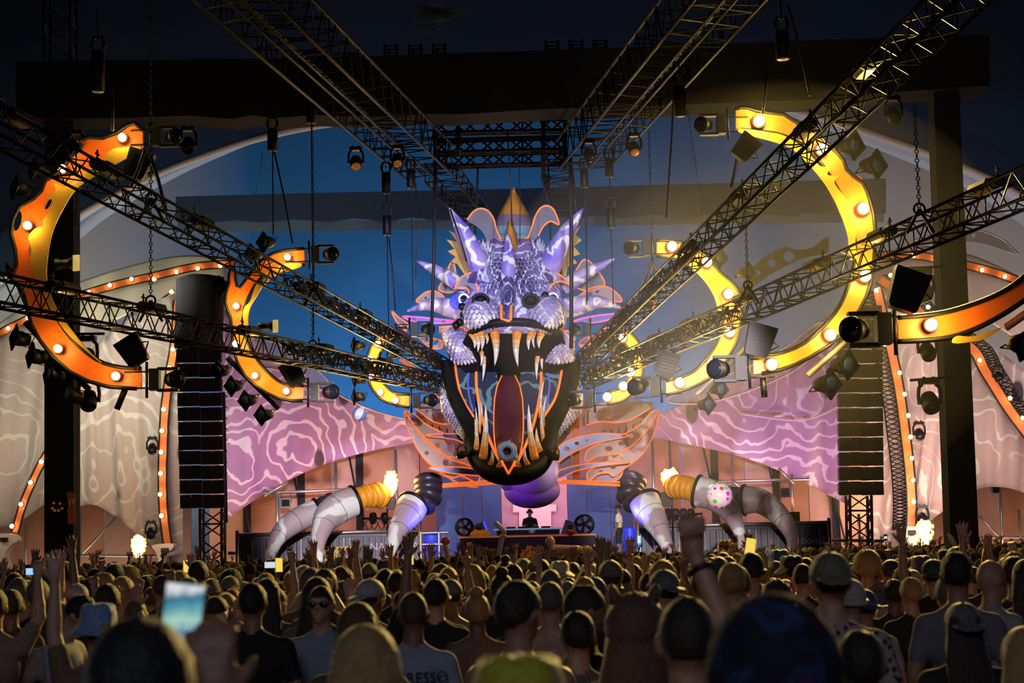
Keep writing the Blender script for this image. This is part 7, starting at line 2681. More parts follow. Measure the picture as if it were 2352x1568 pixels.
BLK, DBR, BRN, BLD, RDH, GRY = (0.012, 0.010, 0.009), (0.025, 0.015, 0.010), (0.07, 0.038, 0.018), (0.36, 0.22, 0.08), (0.28, 0.07, 0.02), (0.10, 0.09, 0.085)
DD, UD, DU = ('down', 'down'), ('high', 'down'), ('down', 'high')
CUST = [
    # px, py, head width, pose, yaw deg, hair, hair colour, shirt colour, extras, label
    (-14, 1350, 60, ('down', 'point'), 0, 'short', BRN, (0.25, 0.18, 0.14), {}, 'person at the left edge raising one pointing finger'),
    (40, 1366, 42, DD, 10, 'long', BRN, (0.05, 0.04, 0.04), {}, 'woman with wavy brown hair below the smiling pillar'.replace('woman', 'person')),
    (75, 1338, 34, DD, 0, 'cap', (0.05, 0.09, 0.05), (0.10, 0.10, 0.10), {}, 'person in a dull green cap left of the teal shirt'),
    (148, 1289, 41, DD, -20, 'short', BLK, (0.10, 0.26, 0.27), {}, 'dark-haired person in a teal T-shirt in front of the smiling pillar'),
    (148, 1352, 62, ('front', 'front'), -100, 'short', BLK, (0.34, 0.35, 0.36), {'nod': 0.75}, 'person in a pale grey T-shirt bowing the head, seen from the side'),
    (262, 1292, 39, DD, 0, 'cap', (0.012, 0.010, 0.012), (0.34, 0.35, 0.40), {'hat': 0.012, 'print': 'tree'}, 'person in a black cap and white shirt with dark pineapple print'),
    (292, 1345, 40, ('down', 'wide'), 0, 'short', DBR, (0.03, 0.03, 0.035), {'flip': 0}, 'person stretching a spread hand up beside the black cap'),
    (226, 1386, 76, ('high', 'down'), 8, 'bucket', (0.20, 0.30, 0.55), (0.16, 0.10, 0.06), {'hat': 0.02}, 'person in a pale blue bucket hat with one raised hand'),
    (322, 1420, 235, ('phone', 'phone'), 4, 'short', (0.006, 0.006, 0.006), (0.008, 0.008, 0.008), {}, 'black silhouetted person closest to the camera filming with a phone'),
    (455, 1287, 42, DD, 0, 'short', BLK, (0.015, 0.05, 0.018), {'strap': 1}, 'person in a dark green shirt with a black shoulder strap'),
    (530, 1312, 36, DD, 0, 'curly', BLK, (0.06, 0.05, 0.06), {}, 'person with a round dark afro beside the green shirt'),
    (533, 1352, 46, DD, 0, 'short', RDH, (0.30, 0.30, 0.33), {}, 'person with orange red hair in a pale grey shirt'),
    (580, 1338, 64, DD, -6, 'short', BLK, (0.008, 0.008, 0.009), {'wide': 1.1}, 'broad person in a plain black T-shirt with short dark hair'),
    (640, 1338, 32, DD, 10, 'cap', (0.02, 0.025, 0.02), (0.012, 0.012, 0.012), {'print': 'arrow'}, 'person in a black shirt with a pale arrow outline'),
    (622, 1385, 36, DD, 0, 'short', DBR, (0.40, 0.22, 0.15), {'tank': 'none'}, 'bare-backed person between the broad black T-shirt and the arrow shirt'),
    (702, 1358, 44, DD, 0, 'hood', (0.30, 0.30, 0.12), (0.30, 0.30, 0.12), {'hat': 0.03}, 'person in a pale yellow green hood behind the sunglasses'),
    (738, 1343, 62, DD, 172, 'buzz', DBR, (0.22, 0.27, 0.36), {'glasses': 1}, 'person in sunglasses and open pale blue shirt turned towards the camera'),
    (786, 1333, 46, DD, 0, 'beanie', (0.05, 0.07, 0.06), (0.03, 0.05, 0.12), {'hat': 0.015}, 'person in a dark green beanie left of the wavy blond head'),
    (850, 1340, 52, DD, 0, 'curly', (0.16, 0.10, 0.05), (0.10, 0.07, 0.05), {}, 'person with tousled blond curls before the shirt lettered in white'),
    (822, 1383, 86, DD, -10, 'long', (0.09, 0.05, 0.02), (0.10, 0.07, 0.05), {}, 'person with long brown hair rimmed in yellow light'),
    (838, 1436, 150, DD, 6, 'long', (0.32, 0.20, 0.08), (0.30, 0.20, 0.12), {}, 'blurred person with long blond hair at the bottom edge'),
    (912, 1312, 46, DD, 0, 'short', BLK, (0.010, 0.011, 0.013), {'print': 'lop'}, 'person in a black football shirt with white letters and number'),
    (948, 1358, 72, DD, 8, 'buzz', BRN, (0.26, 0.32, 0.42), {'print': 'espresso'}, 'person in a pale blue T-shirt lettered about espresso on the back'),
    (1000, 1328, 58, DD, -10, 'short', BLK, (0.010, 0.010, 0.011), {}, 'dark-haired person in a black shirt behind the pale blue lettered T-shirt'),
    (1095, 1364, 60, DD, 0, 'bun', BLD, (0.20, 0.12, 0.08), {'tank': True}, 'person with a blond bun before the bare back'),
    (1188, 1332, 96, DD, -38, 'short', DBR, (0.42, 0.24, 0.16), {'tank': 'none', 'wide': 1.1}, 'tall bare-backed person with dark hair looking right'),
    (1190, 1506, 190, DD, 0, 'bucket', (0.42, 0.40, 0.02), (0.05, 0.05, 0.03), {'hat': 0.02}, 'blurred yellow hat of a person at the bottom edge'),
    (1266, 1358, 58, DD, 0, 'short', DBR, (0.010, 0.010, 0.010), {}, 'dark-haired person in black right of the tall bare back'),
    (1342, 1343, 80, DD, -72, 'short', DBR, (0.010, 0.011, 0.010), {'beard': 1}, 'bearded person in black seen in profile looking right'),
    (1325, 1403, 84, DD, 6, 'short', BLK, (0.16, 0.12, 0.11), {'tank': True}, 'dark-haired person in a sleeveless top below the bearded profile'),
    (1455, 1335, 92, DD, 0, 'furhood', (0.12, 0.065, 0.045), (0.10, 0.06, 0.045), {'hat': 0.10}, 'person in a furry brown hood with round ears'),
    (1353, 1296, 34, DD, 0, 'bucket', (0.42, 0.42, 0.44), (0.20, 0.14, 0.10), {'hat': 0.02}, 'person in a white bucket hat facing the booth'),
    (1396, 1300, 38, ('down', 'high'), 0, 'short', DBR, (0.25, 0.15, 0.10), {'tank': True, 'band': (0.5, 0.02, 0.2)}, 'person right of the white bucket hat raising an arm with pink wristband'),
    (1436, 1318, 34, ('down', 'up'), 0, 'short', DBR, (0.10, 0.08, 0.07), {}, 'person waving a spread hand in front of the white-shirted stage person'),
    (1576, 1368, 138, ('down', 'fistfront'), 0, 'buzz', (0.02, 0.014, 0.010), (0.012, 0.010, 0.010), {'band': (0.01, 0.01, 0.01)}, 'close crop-haired person punching a fist up before the claws'),
    (1725, 1268, 50, ('phone', 'phone'), -8, 'beanie', (0.012, 0.011, 0.012), (0.010, 0.010, 0.010), {'hat': 0.015, 'wide': 1.1}, 'person in a black beanie and black shirt filming with a phone'),
    (1660, 1270, 38, DD, 0, 'fade', BRN, (0.04, 0.045, 0.05), {}, 'person with a faded haircut left of the black beanie'),
    (1790, 1262, 38, DD, 0, 'bucket', (0.03, 0.13, 0.34), (0.25, 0.35, 0.48), {'hat': 0.02}, 'person in a deep blue bucket hat and pale denim shirt'),
    (1802, 1330, 46, DD, 0, 'beanie', (0.45, 0.06, 0.22), (0.03, 0.03, 0.03), {'hat': 0.015}, 'person in a pink hat under the blue bucket hat'),
    (1842, 1293, 46, DD, -20, 'buzz', DBR, (0.02, 0.018, 0.016), {}, 'crop-haired person left of the olive cap'),
    (1905, 1264, 84, DD, 0, 'capback', (0.16, 0.15, 0.09), (0.3, 0.22, 0.2), {'hat': 0.012, 'leopard': 1, 'wide': 1.06}, 'tall person in a backwards olive cap and leopard print shirt'),
    (1698, 1354, 56, DD, 0, 'capback', (0.30, 0.26, 0.28), (0.20, 0.19, 0.21), {'hat': 0.012}, 'person in a pale grey cap under the black beanie'),
    (1768, 1372, 205, DD, 0, 'hood', (0.05, 0.04, 0.12), (0.02, 0.025, 0.07), {'sequin': 1, 'hat': 0.03}, 'blurred person in a dark hood shimmering violet and blue'),
    (1974, 1448, 118, DD, 0, 'short', (0.012, 0.010, 0.008), (0.05, 0.03, 0.025), {}, 'dark head at the bottom before the leopard print shirt'),
    (2195, 1267, 68, DD, -8, 'short', BLK, (0.14, 0.14, 0.17), {}, 'tall dark-haired person in a grey T-shirt below the right black pillar'),
    (2272, 1282, 62, DD, -62, 'bald', BRN, (0.30, 0.30, 0.33), {}, 'bald person in a white T-shirt seen in profile looking right'),
    (2150, 1318, 44, ('phone', 'phone'), 0, 'curly', (0.22, 0.13, 0.04), (0.30, 0.25, 0.20), {}, 'person with golden curls filming beside the grey T-shirt'),
    (2210, 1380, 82, DD, 0, 'capback', (0.12, 0.12, 0.12), (0.010, 0.010, 0.011), {'hat': 0.012, 'wide': 1.05, 'longhair': 1}, 'long-haired person in a backwards grey cap and black top'),
    (1998, 1279, 30, DD, 0, 'capback', (0.50, 0.48, 0.48), (0.10, 0.08, 0.08), {'hat': 0.012}, 'person in a white cap right of the olive cap'),
    (2095, 1308, 42, DD, 0, 'beanie', (0.34, 0.30, 0.26), (0.20, 0.19, 0.21), {'hat': 0.015}, 'person in a beige knitted hat'),
    (2116, 1276, 40, DD, 0, 'bucket', (0.06, 0.05, 0.16), (0.25, 0.24, 0.28), {'hat': 0.02}, 'person in a violet blue bucket hat'),
    (2046, 1283, 38, DD, -60, 'cap', (0.015, 0.015, 0.015), (0.10, 0.09, 0.09), {'hat': 0.012}, 'person in a black cap turned to the right'),
    (2348, 1285, 36, DD, 0, 'bucket', (0.48, 0.36, 0.02), (0.25, 0.10, 0.07), {'hat': 0.02}, 'person in a yellow bucket hat at the right edge'),
    (2172, 1262, 34, DD, 0, 'brim', (0.014, 0.012, 0.010), (0.03, 0.03, 0.03), {'hat': 0.035}, 'person in a wide black brimmed hat'),
    (2352, 1440, 110, DD, 0, 'long', BLD, (0.03, 0.025, 0.02), {}, 'blurred person with golden hair at the lower right corner'),
    (1980, 1296, 40, DD, 20, 'curly', BRN, (0.40, 0.22, 0.15), {'tank': 'none'}, 'bare-shouldered person with brown curls behind the olive cap'),
    (2052, 1330, 50, ('elbow', 'down'), 0, 'short', DBR, (0.025, 0.025, 0.025), {'hide': 1}, 'person in black with an elbow raised behind the head'),
    (2316, 1300, 44, DD, 0, 'cap', (0.010, 0.010, 0.010), (0.26, 0.28, 0.34), {'hat': 0.012}, 'person in a black cap and pale T-shirt right of the bald profile'),
    (1060, 1300, 28, ('down', 'high'), 0, 'short', DBR, (0.20, 0.14, 0.10), {}, 'person raising a hand left of the violet tube'),
    (1215, 1300, 28, ('peace', 'up'), 0, 'short', DBR, (0.12, 0.09, 0.08), {}, 'person with both hands up beside the orange cut-out sign'),
    (1278, 1305, 30, ('high', 'high'), 0, 'short', BRN, (0.24, 0.15, 0.10), {'tank': 'none'}, 'person holding up the left end of the pink inflatable tube'),
    (1350, 1302, 28, ('high', 'high'), 0, 'short', DBR, (0.10, 0.08, 0.07), {}, 'person holding up the right end of the pink inflatable tube'),
    (2000, 1300, 34, ('down', 'fist'), 0, 'short', DBR, (0.14, 0.10, 0.08), {'band': (0.3, 0.3, 0.3)}, 'person raising a fist with a bright wristwatch right of the olive cap'),
    (800, 1300, 28, ('high', 'high'), 0, 'short', DBR, (0.14, 0.10, 0.08), {}, 'person with both arms up before the dark green case'),
    (890, 1310, 30, ('high', 'down'), 0, 'cap', (0.02, 0.02, 0.02), (0.08, 0.06, 0.06), {}, 'person in a dark cap raising a flat hand before the inner left claw'),
]
LEO = bpy.data.materials.new('leopard_cloth')
nt, N, L, Bs = nodes_of(LEO)
tc = N.new('ShaderNodeTexCoord')
vo = N.new('ShaderNodeTexVoronoi')
vo.inputs['Scale'].default_value = 34
nz = N.new('ShaderNodeTexNoise')
nz.inputs['Scale'].default_value = 50
L.new(tc.outputs['Object'], nz.inputs['Vector'])
L.new(tc.outputs['Object'], vo.inputs['Vector'])
ad = N.new('ShaderNodeMath')
ad.operation = 'MULTIPLY_ADD'
ad.inputs[1].default_value = 0.55
L.new(nz.outputs['Fac'], ad.inputs[0])
L.new(vo.outputs['Distance'], ad.inputs[2])
r = N.new('ShaderNodeValToRGB')
r.color_ramp.elements[0].position = 0.60
r.color_ramp.elements[0].color = (0.015, 0.010, 0.010, 1)
r.color_ramp.elements[1].position = 0.72
r.color_ramp.elements[1].color = (0.36, 0.27, 0.26, 1)
L.new(ad.outputs[0], r.inputs[0])
L.new(r.outputs[0], Bs.inputs['Base Color'])
Bs.inputs['Roughness'].default_value = 0.8
SEQ = bpy.data.materials.new('sequin_cloth')
nt, N, L, Bs = nodes_of(SEQ)
tc = N.new('ShaderNodeTexCoord')
nz = N.new('ShaderNodeTexNoise')
nz.inputs['Scale'].default_value = 12
nz.inputs['Detail'].default_value = 1
L.new(tc.outputs['Object'], nz.inputs['Vector'])
r = N.new('ShaderNodeValToRGB')
for pos, c in ((0.0, (0.003, 0.004, 0.010, 1)), (0.50, (0.004, 0.005, 0.016, 1)), (0.57, (0.008, 0.04, 0.13, 1)), (0.63, (0.008, 0.006, 0.03, 1)), (0.70, (0.12, 0.025, 0.14, 1))):
    e = r.color_ramp.elements.new(pos)
    e.color = c
L.new(nz.outputs['Fac'], r.inputs[0])
L.new(r.outputs[0], Bs.inputs['Base Color'])
Bs.inputs['Roughness'].default_value = 0.9

taken = []
PEOPLE = []
PRW = mat('print_white', (0.55, 0.55, 0.55), 0.7, var=0)
PRD = mat('print_dark', (0.015, 0.02, 0.03), 0.7, var=0)
TB = lambda x, y, z: Matrix.Translation((x, y, z)) @ Matrix.Rotation(PI / 2, 4, 'X')


def child(name, me_o, o):
    me_o.parent = o
    me_o.matrix_parent_inverse = Matrix.Identity(4)
    return me_o


def back_text(o, s, size, z, m, y=-0.128):
    t = text_mesh('shirt_lettering', s, size, m, TB(0, y, z), None, 0.003)
    # bend the letters round the back
    for v in t.data.vertices:
        v.co.y += 0.9 * v.co.x ** 2
    return child('shirt_lettering', t, o)


for px, py, w, pose, yaw, hair, hc, scol, ex, lb in CUST:
    loc, sc = at_px(px, py, w, ex.get('hat', 0.0))
    o = person(loc, math.radians(yaw), sc, pose, hair, hc, scol, lb, None, ex.get('nod', 0.0), ex.get('wide', 1.0), ex.get('tank', False))
    taken.append((loc.x, loc.y))
    if ex.get('leopard') or ex.get('sequin'):
        o.data = o.data.copy()
        o.data.materials[1] = LEO if ex.get('leopard') else SEQ
        if ex.get('sequin'):
            for c in o.children:
                c.data = c.data.copy()
                c.data.materials[0] = SEQ
    if ex.get('longhair'):
        add_head(o, 'long', DBR)
    pk = ex.get('print')
    if pk == 'espresso':
        back_text(o, 'ESPRESSO', 0.082, 1.335, PRD)
        back_text(o, 'MARTINI', 0.090, 1.255, PRD)
        b = MB()
        b.tube([(-0.03, -0.132, 1.17), (0.0, -0.134, 1.18), (0.03, -0.132, 1.168)], [0.008, 0.014, 0.008], 6)
        child('shirt_mark', b.build('shirt_mark', PRD), o)
    elif pk == 'lop':
        back_text(o, 'LOP', 0.085, 1.38, PRW)
        back_text(o, '0', 0.22, 1.24, PRW)
    elif pk == 'tree':
        b = MB()
        rnd = random.Random(5)
        for k in range(16):
            zz = 1.20 + 0.16 * (k // 4) / 4
            xx = (-1.5 + k % 4) * 0.028 * (1 - (k // 4) * 0.05)
            b.ell((xx, -0.128 + 0.9 * xx * xx, zz), (0.012, 0.004, 0.014), 6, 4)
        for k in range(5):
            a = (k - 2) * 0.35
            b.tube([(0, -0.128, 1.35), (0.07 * math.sin(a), -0.126, 1.35 + 0.09 * math.cos(a))], [0.012, 0.002], 5)
        child('shirt_print', b.build('shirt_print', PRD), o)
    elif pk == 'arrow':
        b = MB()
        for a, c in (((-0.07, 1.20), (0.05, 1.32)), ((-0.04, 1.17), (0.08, 1.29)), ((-0.06, 1.37), (0.10, 1.37)), ((0.10, 1.37), (0.10, 1.20)), ((-0.06, 1.37), (-0.06, 1.33)), ((-0.06, 1.33), (0.04, 1.32)), ((0.10, 1.20), (0.07, 1.21)), ((0.07, 1.21), (0.07, 1.29)), ((-0.07, 1.20), (-0.04, 1.17))):
            b.bar((a[0], -0.13 + 0.9 * a[0] ** 2, a[1]), (c[0], -0.13 + 0.9 * c[0] ** 2, c[1]), 0.007, 5)
        child('shirt_arrow', b.build('shirt_arrow', PRW), o)
    if ex.get('strap'):
        b = MB()
        b.tube([(-0.17, 0.0, 1.49), (-0.12, -0.10, 1.44), (0.0, -0.14, 1.30), (0.12, -0.135, 1.15), (0.18, -0.06, 1.05)], 0.022, 6, flat=0.5)
        child('shoulder_strap', b.build('shoulder_strap', BLACK, None, True), o)
    if ex.get('glasses'):
        b = MB()
        for sx in (-1, 1):
            b.ell((0.036 * sx, 0.105, 1.678), (0.028, 0.010, 0.020), 12, 8)
            b.bar((0.06 * sx, 0.095, 1.682), (0.084 * sx, 0.0, 1.682), 0.004, 4)
        b.bar((-0.012, 0.112, 1.682), (0.012, 0.112, 1.682), 0.004, 4)
        child('sunglasses', b.build('sunglasses', GLASS, None, True), o)
    if ex.get('beard'):
        b = MB()
        shell(b, (0, 0.045, 1.600), (0.066, 0.066, 0.060), lambda v: v.z < 1.615 and v.y > 0.0, 0.03, inner=0.7)
        h = b.build('beard', HAIRM, None, True)
        h.color = (0.10, 0.05, 0.02, 1)
        child('beard', h, o)
    if ex.get('band'):
        e, wr, hd, hn, kd = ARM[pose[1]]
        c = Vector(e).lerp(Vector(wr), 0.88)
        d = (Vector(wr) - Vector(e)).normalized()
        b = MB()
        b.torus(c, d, 0.033, 0.010, 18, 6)
        m = bpy.data.materials.new('wristband')
        m.use_nodes = True
        m.node_tree.nodes['Principled BSDF'].inputs['Base Color'].default_value = tuple(ex['band']) + (1,)
        child('wristband', b.build('wristband', m, None, True), o)
    PEOPLE.append(o)

# performer and helper on the stage
o = person((P(1217, 1190, 61.9).x, 61.9, ZS), PI, 0.97, ('front', 'front'), 'short', BLK, (0.012, 0.012, 0.015), 'performer in a black T-shirt bending over the player table', None, 0.35)
hp = MB()
hp.torus((0, 0.0, 1.70), (0, 1, 0), 0.10, 0.010, 20, 6, a0=0, a1=PI)
for sx in (-1, 1):
    hp.ell((0.095 * sx, 0.0, 1.67), (0.022, 0.035, 0.042), 10, 8)
child('headphones', hp.build('headphones', BLKM, None, True), o)
o = person((P(1421, 1200, 61.3).x, 61.3, ZS), math.radians(72), 1.0, ('down', 'down'), 'cap', (0.02, 0.02, 0.025), (0.62, 0.60, 0.60), 'person in a white T-shirt and black shorts standing right of the booth', None, 0.0, 1.05)
o.location.z = ZS

# ---------------------------------------------------------------- phones held in the crowd
SCR = {'y': mat('screen_yellow', (0.8, 0.6, 0.1), 0.3, emit=(1.0, 0.72, 0.10), es=0.9, var=0), 'b': mat('screen_blue', (0.2, 0.5, 0.8), 0.3, emit=(0.35, 0.65, 1.0), es=1.0, var=0),
       'w': mat('screen_white', (0.7, 0.75, 0.8), 0.3, emit=(0.75, 0.85, 0.95), es=0.8, var=0)}


def screen_mat():
    m = bpy.data.materials.new('screen_stage_picture')
    nt, N, L, B = nodes_of(m)
    tc = N.new('ShaderNodeTexCoord')
    sp = N.new('ShaderNodeSeparateXYZ')
    L.new(tc.outputs['Generated'], sp.inputs[0])
    r = N.new('ShaderNodeValToRGB')
    cols = [(0.0, (0.05, 0.06, 0.02, 1)), (0.22, (0.30, 0.32, 0.08, 1)), (0.36, (0.10, 0.22, 0.45, 1)), (0.50, (0.45, 0.75, 0.60, 1)), (0.70, (0.10, 0.36, 0.44, 1)), (0.85, (0.02, 0.16, 0.28, 1)), (1.0, (0.05, 0.35, 0.62, 1))]
    for p, c in cols:
        e = r.color_ramp.elements.new(p)
        e.color = c
    nz = N.new('ShaderNodeTexNoise')
    nz.inputs['Scale'].default_value = 3.0
    L.new(tc.outputs['Generated'], nz.inputs['Vector'])
    ad = N.new('ShaderNodeMath')
    ad.operation = 'MULTIPLY_ADD'
    ad.inputs[1].default_value = 0.35
    L.new(nz.outputs['Fac'], ad.inputs[0])
    sb = N.new('ShaderNodeMath')
    sb.operation = 'SUBTRACT'
    sb.inputs[1].default_value = 0.17
    L.new(sp.outputs['Z'], sb.inputs[0])
    L.new(sb.outputs[0], ad.inputs[2])
    L.new(ad.outputs[0], r.inputs[0])
    L.new(r.outputs[0], B.inputs['Emission Color'])
    B.inputs['Emission Strength'].default_value = 0.85
    B.inputs['Base Color'].default_value = (0.02, 0.02, 0.02, 1)
    return m


def phone(px, py, d, w, h, scr, rot, label, land=False):
    p = P(px, py, d)
    t = thing('phone', label, 'phone', p, 'phones held over the crowd')
    R = Matrix.Rotation(rot, 3, 'Y')
    if land:
        w, h = h, w
    b = MB()
    prof = [(-w / 2, -h / 2 + 0.008), (-w / 2 + 0.008, -h / 2), (w / 2 - 0.008, -h / 2), (w / 2, -h / 2 + 0.008), (w / 2, h / 2 - 0.008), (w / 2 - 0.008, h / 2), (-w / 2 + 0.008, h / 2), (-w / 2, h / 2 - 0.008)]
    b.loft([[p + R @ Vector((x, y, z)) for x, z in prof] for y in (0.005, -0.004)])
    b.build('phone_body', BLKM, t)
    b = MB()
    b.box(p + R @ Vector((0, -0.0055, 0)), (w * 0.92, 0.002, h * 0.93), R)
    b.build('screen', scr, t)


phone(418, 1432, 3.55, 0.078, 0.160, screen_mat(), 0.12, 'large blurred phone showing the stage, held by the silhouetted person')
phone(75, 1312, 20, 0.075, 0.155, SCR['b'], 0, 'small phone with blue screen below the smiling pillar', True)
phone(428, 1300, 22, 0.075, 0.155, SCR['y'], 0, 'phone with yellow screen left of the green shirt')
phone(622, 1297, 22, 0.075, 0.155, SCR['w'], 0, 'phone with white screen held sideways before the outermost left claw', True)
phone(641, 1297, 21, 0.085, 0.165, SCR['y'], 0, 'bright yellow phone screen before the outermost left claw')
phone(676, 1313, 20, 0.05, 0.11, SCR['b'], 0, 'small bluish phone right of the bright yellow screen', True)
phone(944, 1284, 26, 0.078, 0.16, SCR['y'], 0, 'phone with yellow screen before the inner left claw')
phone(1723, 1258, 14.6, 0.082, 0.16, SCR['y'], 0.18, 'yellow-lit phone held up by the person in the black beanie')
phone(2163, 1352, 15.0, 0.06, 0.15, SCR['y'], -0.25, 'yellow phone screen between the golden curls and the grey T-shirt')

# bottle and glove-like cup raised near the right pillar
t = thing('bottle', 'clear bottle held up before the right black pillar', 'bottle', P(2190, 1262, 38))
b = MB()
b.tube([P(2196, 1260, 38), P(2190, 1246, 38), P(2182, 1232, 38), P(2178, 1227, 38)], [0.04, 0.06, 0.055, 0.02], 12)
b.build('bottle_body', mat('clear_bottle', (0.4, 0.4, 0.42), 0.15, var=0.1, alpha=0.6), t, True)
b = MB()
b.tube([P(2178, 1227, 38), P(2177, 1225, 38)], 0.022, 10)
b.build('bottle_cap', WHITE, t)

# ---------------------------------------------------------------- the rest of the crowd
rnd = random.Random(21)
HCOL = [('black', BLK), ('dark brown', DBR), ('brown', BRN), ('blond', BLD), ('grey', GRY)]
SCOL = [('black', (0.012, 0.012, 0.013)), ('black', (0.012, 0.012, 0.013)), ('dark', (0.03, 0.03, 0.04)), ('grey', (0.12, 0.12, 0.13)), ('white', (0.36, 0.35, 0.36)), ('brown', (0.10, 0.06, 0.04)), ('blue', (0.04, 0.07, 0.14)), ('bare', (0.40, 0.22, 0.15))]
HK = ['short'] * 7 + ['fade', 'buzz', 'buzz', 'curly', 'long', 'long', 'bun', 'cap', 'capback', 'bucket', 'beanie']
HATC = [('black', (0.012, 0.012, 0.013)), ('grey', (0.14, 0.14, 0.14)), ('white', (0.40, 0.38, 0.38)), ('green', (0.03, 0.06, 0.035)), ('blue', (0.03, 0.06, 0.16))]
ZONES = [(300, 'below the smiling pillar'), (600, 'below the left line array'), (1000, 'below the left claws'), (1400, 'below the booth'), (1850, 'below the right claws'), (9999, 'below the right pillar')]
HW = {'short': 'short', 'fade': 'faded', 'buzz': 'cropped', 'curly': 'curly', 'long': 'long', 'bun': 'tied-up'}
POSES = [DD] * 26 + [('down', 'high'), ('high', 'down'), ('high', 'high'), ('phone', 'phone'), ('down', 'fist')]
n_ind = 0
far = []
y = 11.6
row = 0
while y < 58.4:
    dx = 0.60 if y < 24 else 0.62
    half = 0.29 * y + 0.6
    nx = int(2 * half / dx)
    for i in range(nx + 1):
        x = -half + i * dx + (row % 2) * dx / 2 + rnd.uniform(-0.15, 0.15)
        yy = y + rnd.uniform(-0.18, 0.18)
        if y < 24.5 and any((x - a) ** 2 + ((yy - c) * 0.9) ** 2 < 0.46 ** 2 for a, c in taken):
            continue
        if 46.8 < yy < 49.2 and any(abs(x - q) < 0.75 for q in (P(135, 1200, 48).x, P(2218, 1200, 48).x)):
            continue
        h = rnd.gauss(0.965, 0.045)
        h = max(0.87, min(1.03, h))
        if n_ind < 238 and y < 23.5:
            hk = rnd.choice(HK)
            sname, scol = rnd.choice(SCOL)
            pose = rnd.choice(POSES)
            px = 1176 + x / yy * FPX
            zone = next(z for lim, z in ZONES if px < lim)
            near = 'nearer' if y < 17 else 'farther'
            arms = '' if pose == DD else (' filming' if pose[0] == 'phone' else (' with both arms up' if pose == ('high', 'high') else ' with one arm up'))
            if hk in HW:
                hn, hc = rnd.choice(HCOL)
                desc = '%s %s-haired' % (HW[hk], hn.split()[-1])
                head = desc
            else:
                hn, hc = rnd.choice(HATC)
                head = '%s %s' % (hn, {'cap': 'capped', 'capback': 'backward-capped', 'bucket': 'bucket-hatted', 'beanie': 'beanie-wearing'}[hk])
            lbl = '%s %s person%s, %s rows %s' % (head, 'bare-backed' if sname == 'bare' else sname + '-shirted', arms, near, zone)
            o = person((x, yy, 0), rnd.gauss(0, 0.35), h, pose, hk, hc, scol, lbl, 'crowd facing the stage', 0.0, 1.0, 'none' if sname == 'bare' else False)
            n_ind += 1
        else:
            far.append((x, yy, h))
    y += 0.64 if y < 24 else 0.72
    row += 1


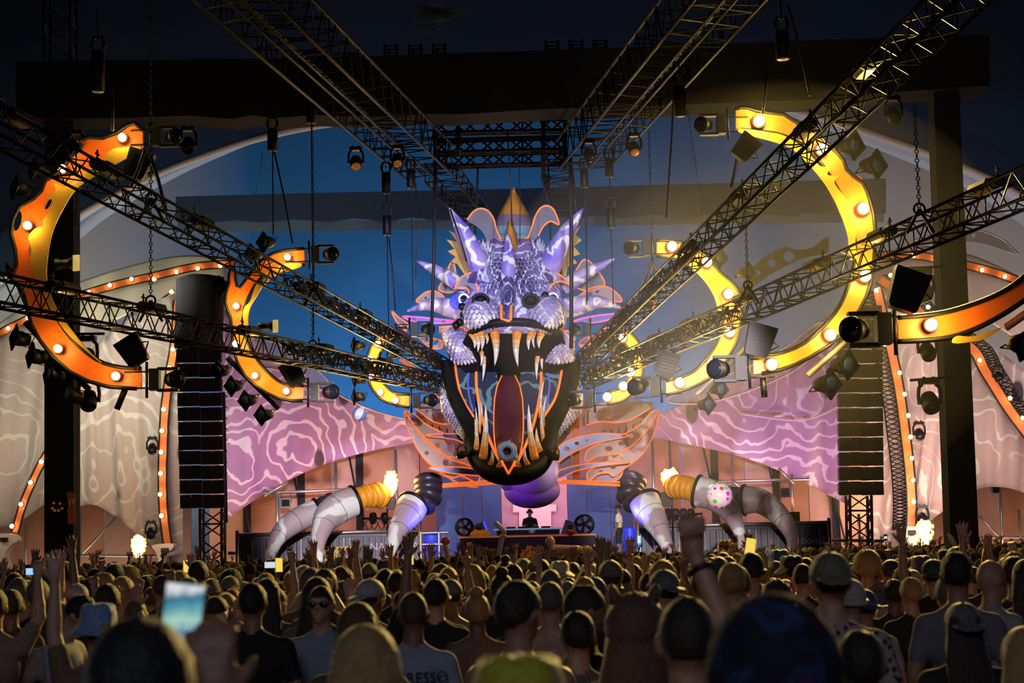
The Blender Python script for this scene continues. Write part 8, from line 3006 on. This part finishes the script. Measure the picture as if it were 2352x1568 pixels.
def far_crowd():
    cm = bpy.data.materials.new('crowd_tones')
    nt, N, L, B = nodes_of(cm)
    at = N.new('ShaderNodeAttribute')
    at.attribute_name = 'tone'
    L.new(at.outputs['Color'], B.inputs['Base Color'])
    B.inputs['Roughness'].default_value = 0.75
    V, F, C = [], [], []

    def put(mb, col):
        k = len(V)
        V.extend(mb.V)
        F.extend(tuple(i + k for i in f) for f in mb.F)
        C.extend([col] * len(mb.F))
    SKN = [(0.42, 0.22, 0.145), (0.50, 0.29, 0.20), (0.30, 0.15, 0.10)]
    for x, yv, h in far:
        o = Vector((x, yv, 0))
        sk = rnd.choice(SKN)
        sh = rnd.choice(SCOL)[1]
        hc = rnd.choice(HCOL[:4])[1] if rnd.random() < 0.8 else rnd.choice(HATC)[1]
        T = lambda a, c, z: (x + a * h, yv + c * h, z * h)
        b = MB()
        ring = lambda z, w, d: [T(w * math.cos(q), d * math.sin(q), z) for q in np.linspace(0, 2 * PI, 9)[:-1]]
        b.loft([ring(0.02, 0.14, 0.10), ring(0.5, 0.15, 0.10), ring(0.95, 0.165, 0.115), ring(1.25, 0.19, 0.12), ring(1.40, 0.215, 0.10), ring(1.455, 0.15, 0.075), ring(1.49, 0.062, 0.055)])
        put(b, sh)
        b = MB()
        b.loft([ring(1.47, 0.055, 0.052), ring(1.57, 0.052, 0.052)])
        b.ell(T(0, 0.01, 1.665), (0.074 * h, 0.094 * h, 0.108 * h), 8, 6)
        ps = rnd.random()
        for sd in (-1, 1):
            S = Vector(T(0.185 * sd, 0, 1.41))
            if ps < 0.02 or (ps < 0.07 and sd > 0):
                E, W = Vector(T(0.26 * sd, 0.05, 1.62)), Vector(T((0.22 + 0.12 * rnd.random()) * sd, 0.08, 1.90))
                b.tube([S, E, W], [0.05 * h, 0.042 * h, 0.028 * h], 6)
                d = (W - E).normalized()
                b.tube([W, W + d * 0.04, W + d * 0.09], [0.028 * h, 0.042 * h, 0.038 * h], 6, flat=0.45)
                for k in range(4):
                    q = W + d * 0.085 + Vector((-0.03 + 0.02 * k, 0, 0))
                    b.tube([q, q + d * 0.075 + Vector(((k - 1.5) * 0.012, 0, 0))], [0.011, 0.008], 4)
                q = W + d * 0.04
                b.tube([q, q + d * 0.04 + Vector((-0.055 * sd, 0, 0))], [0.013, 0.009], 4)
            else:
                b.tube([S, Vector(T(0.25 * sd, -0.02, 1.14)), Vector(T(0.23 * sd, 0.08, 0.92))], [0.055 * h, 0.042 * h, 0.03 * h], 6)
        put(b, sk)
        b = MB()
        b.ell(T(0, -0.008, 1.690), (0.085 * h, 0.104 * h, 0.104 * h), 9, 6, z0=-0.35)
        put(b, hc)
    me = bpy.data.meshes.new('crowd')
    me.from_pydata(V, [], F)
    a = me.attributes.new('tone', 'FLOAT_COLOR', 'FACE')
    a.data.foreach_set('color', np.array([c + (1,) for c in C], 'f').ravel())
    me.materials.append(cm)
    me.polygons.foreach_set('use_smooth', [True] * len(me.polygons))
    o = link('crowd', me)
    tag(o, 'dense far crowd of small heads and raised hands before the stage', 'crowd', kind='stuff')
    return len(far)


# people who look alike are told apart by their place
byl = {}
for q in COL.objects:
    if q.get('category') == 'person':
        byl.setdefault(q['label'], []).append(q)
for lb, qs in byl.items():
    if len(qs) > 1:
        qs.sort(key=lambda q: q.location.x / q.location.y)
        for k, q in enumerate(qs):
            q['label'] = lb + (', leftmost' if k == 0 else ', rightmost' if k == len(qs) - 1 else ', between the others')
nf = far_crowd()
print('PEOPLE', len(CUST), n_ind, nf)
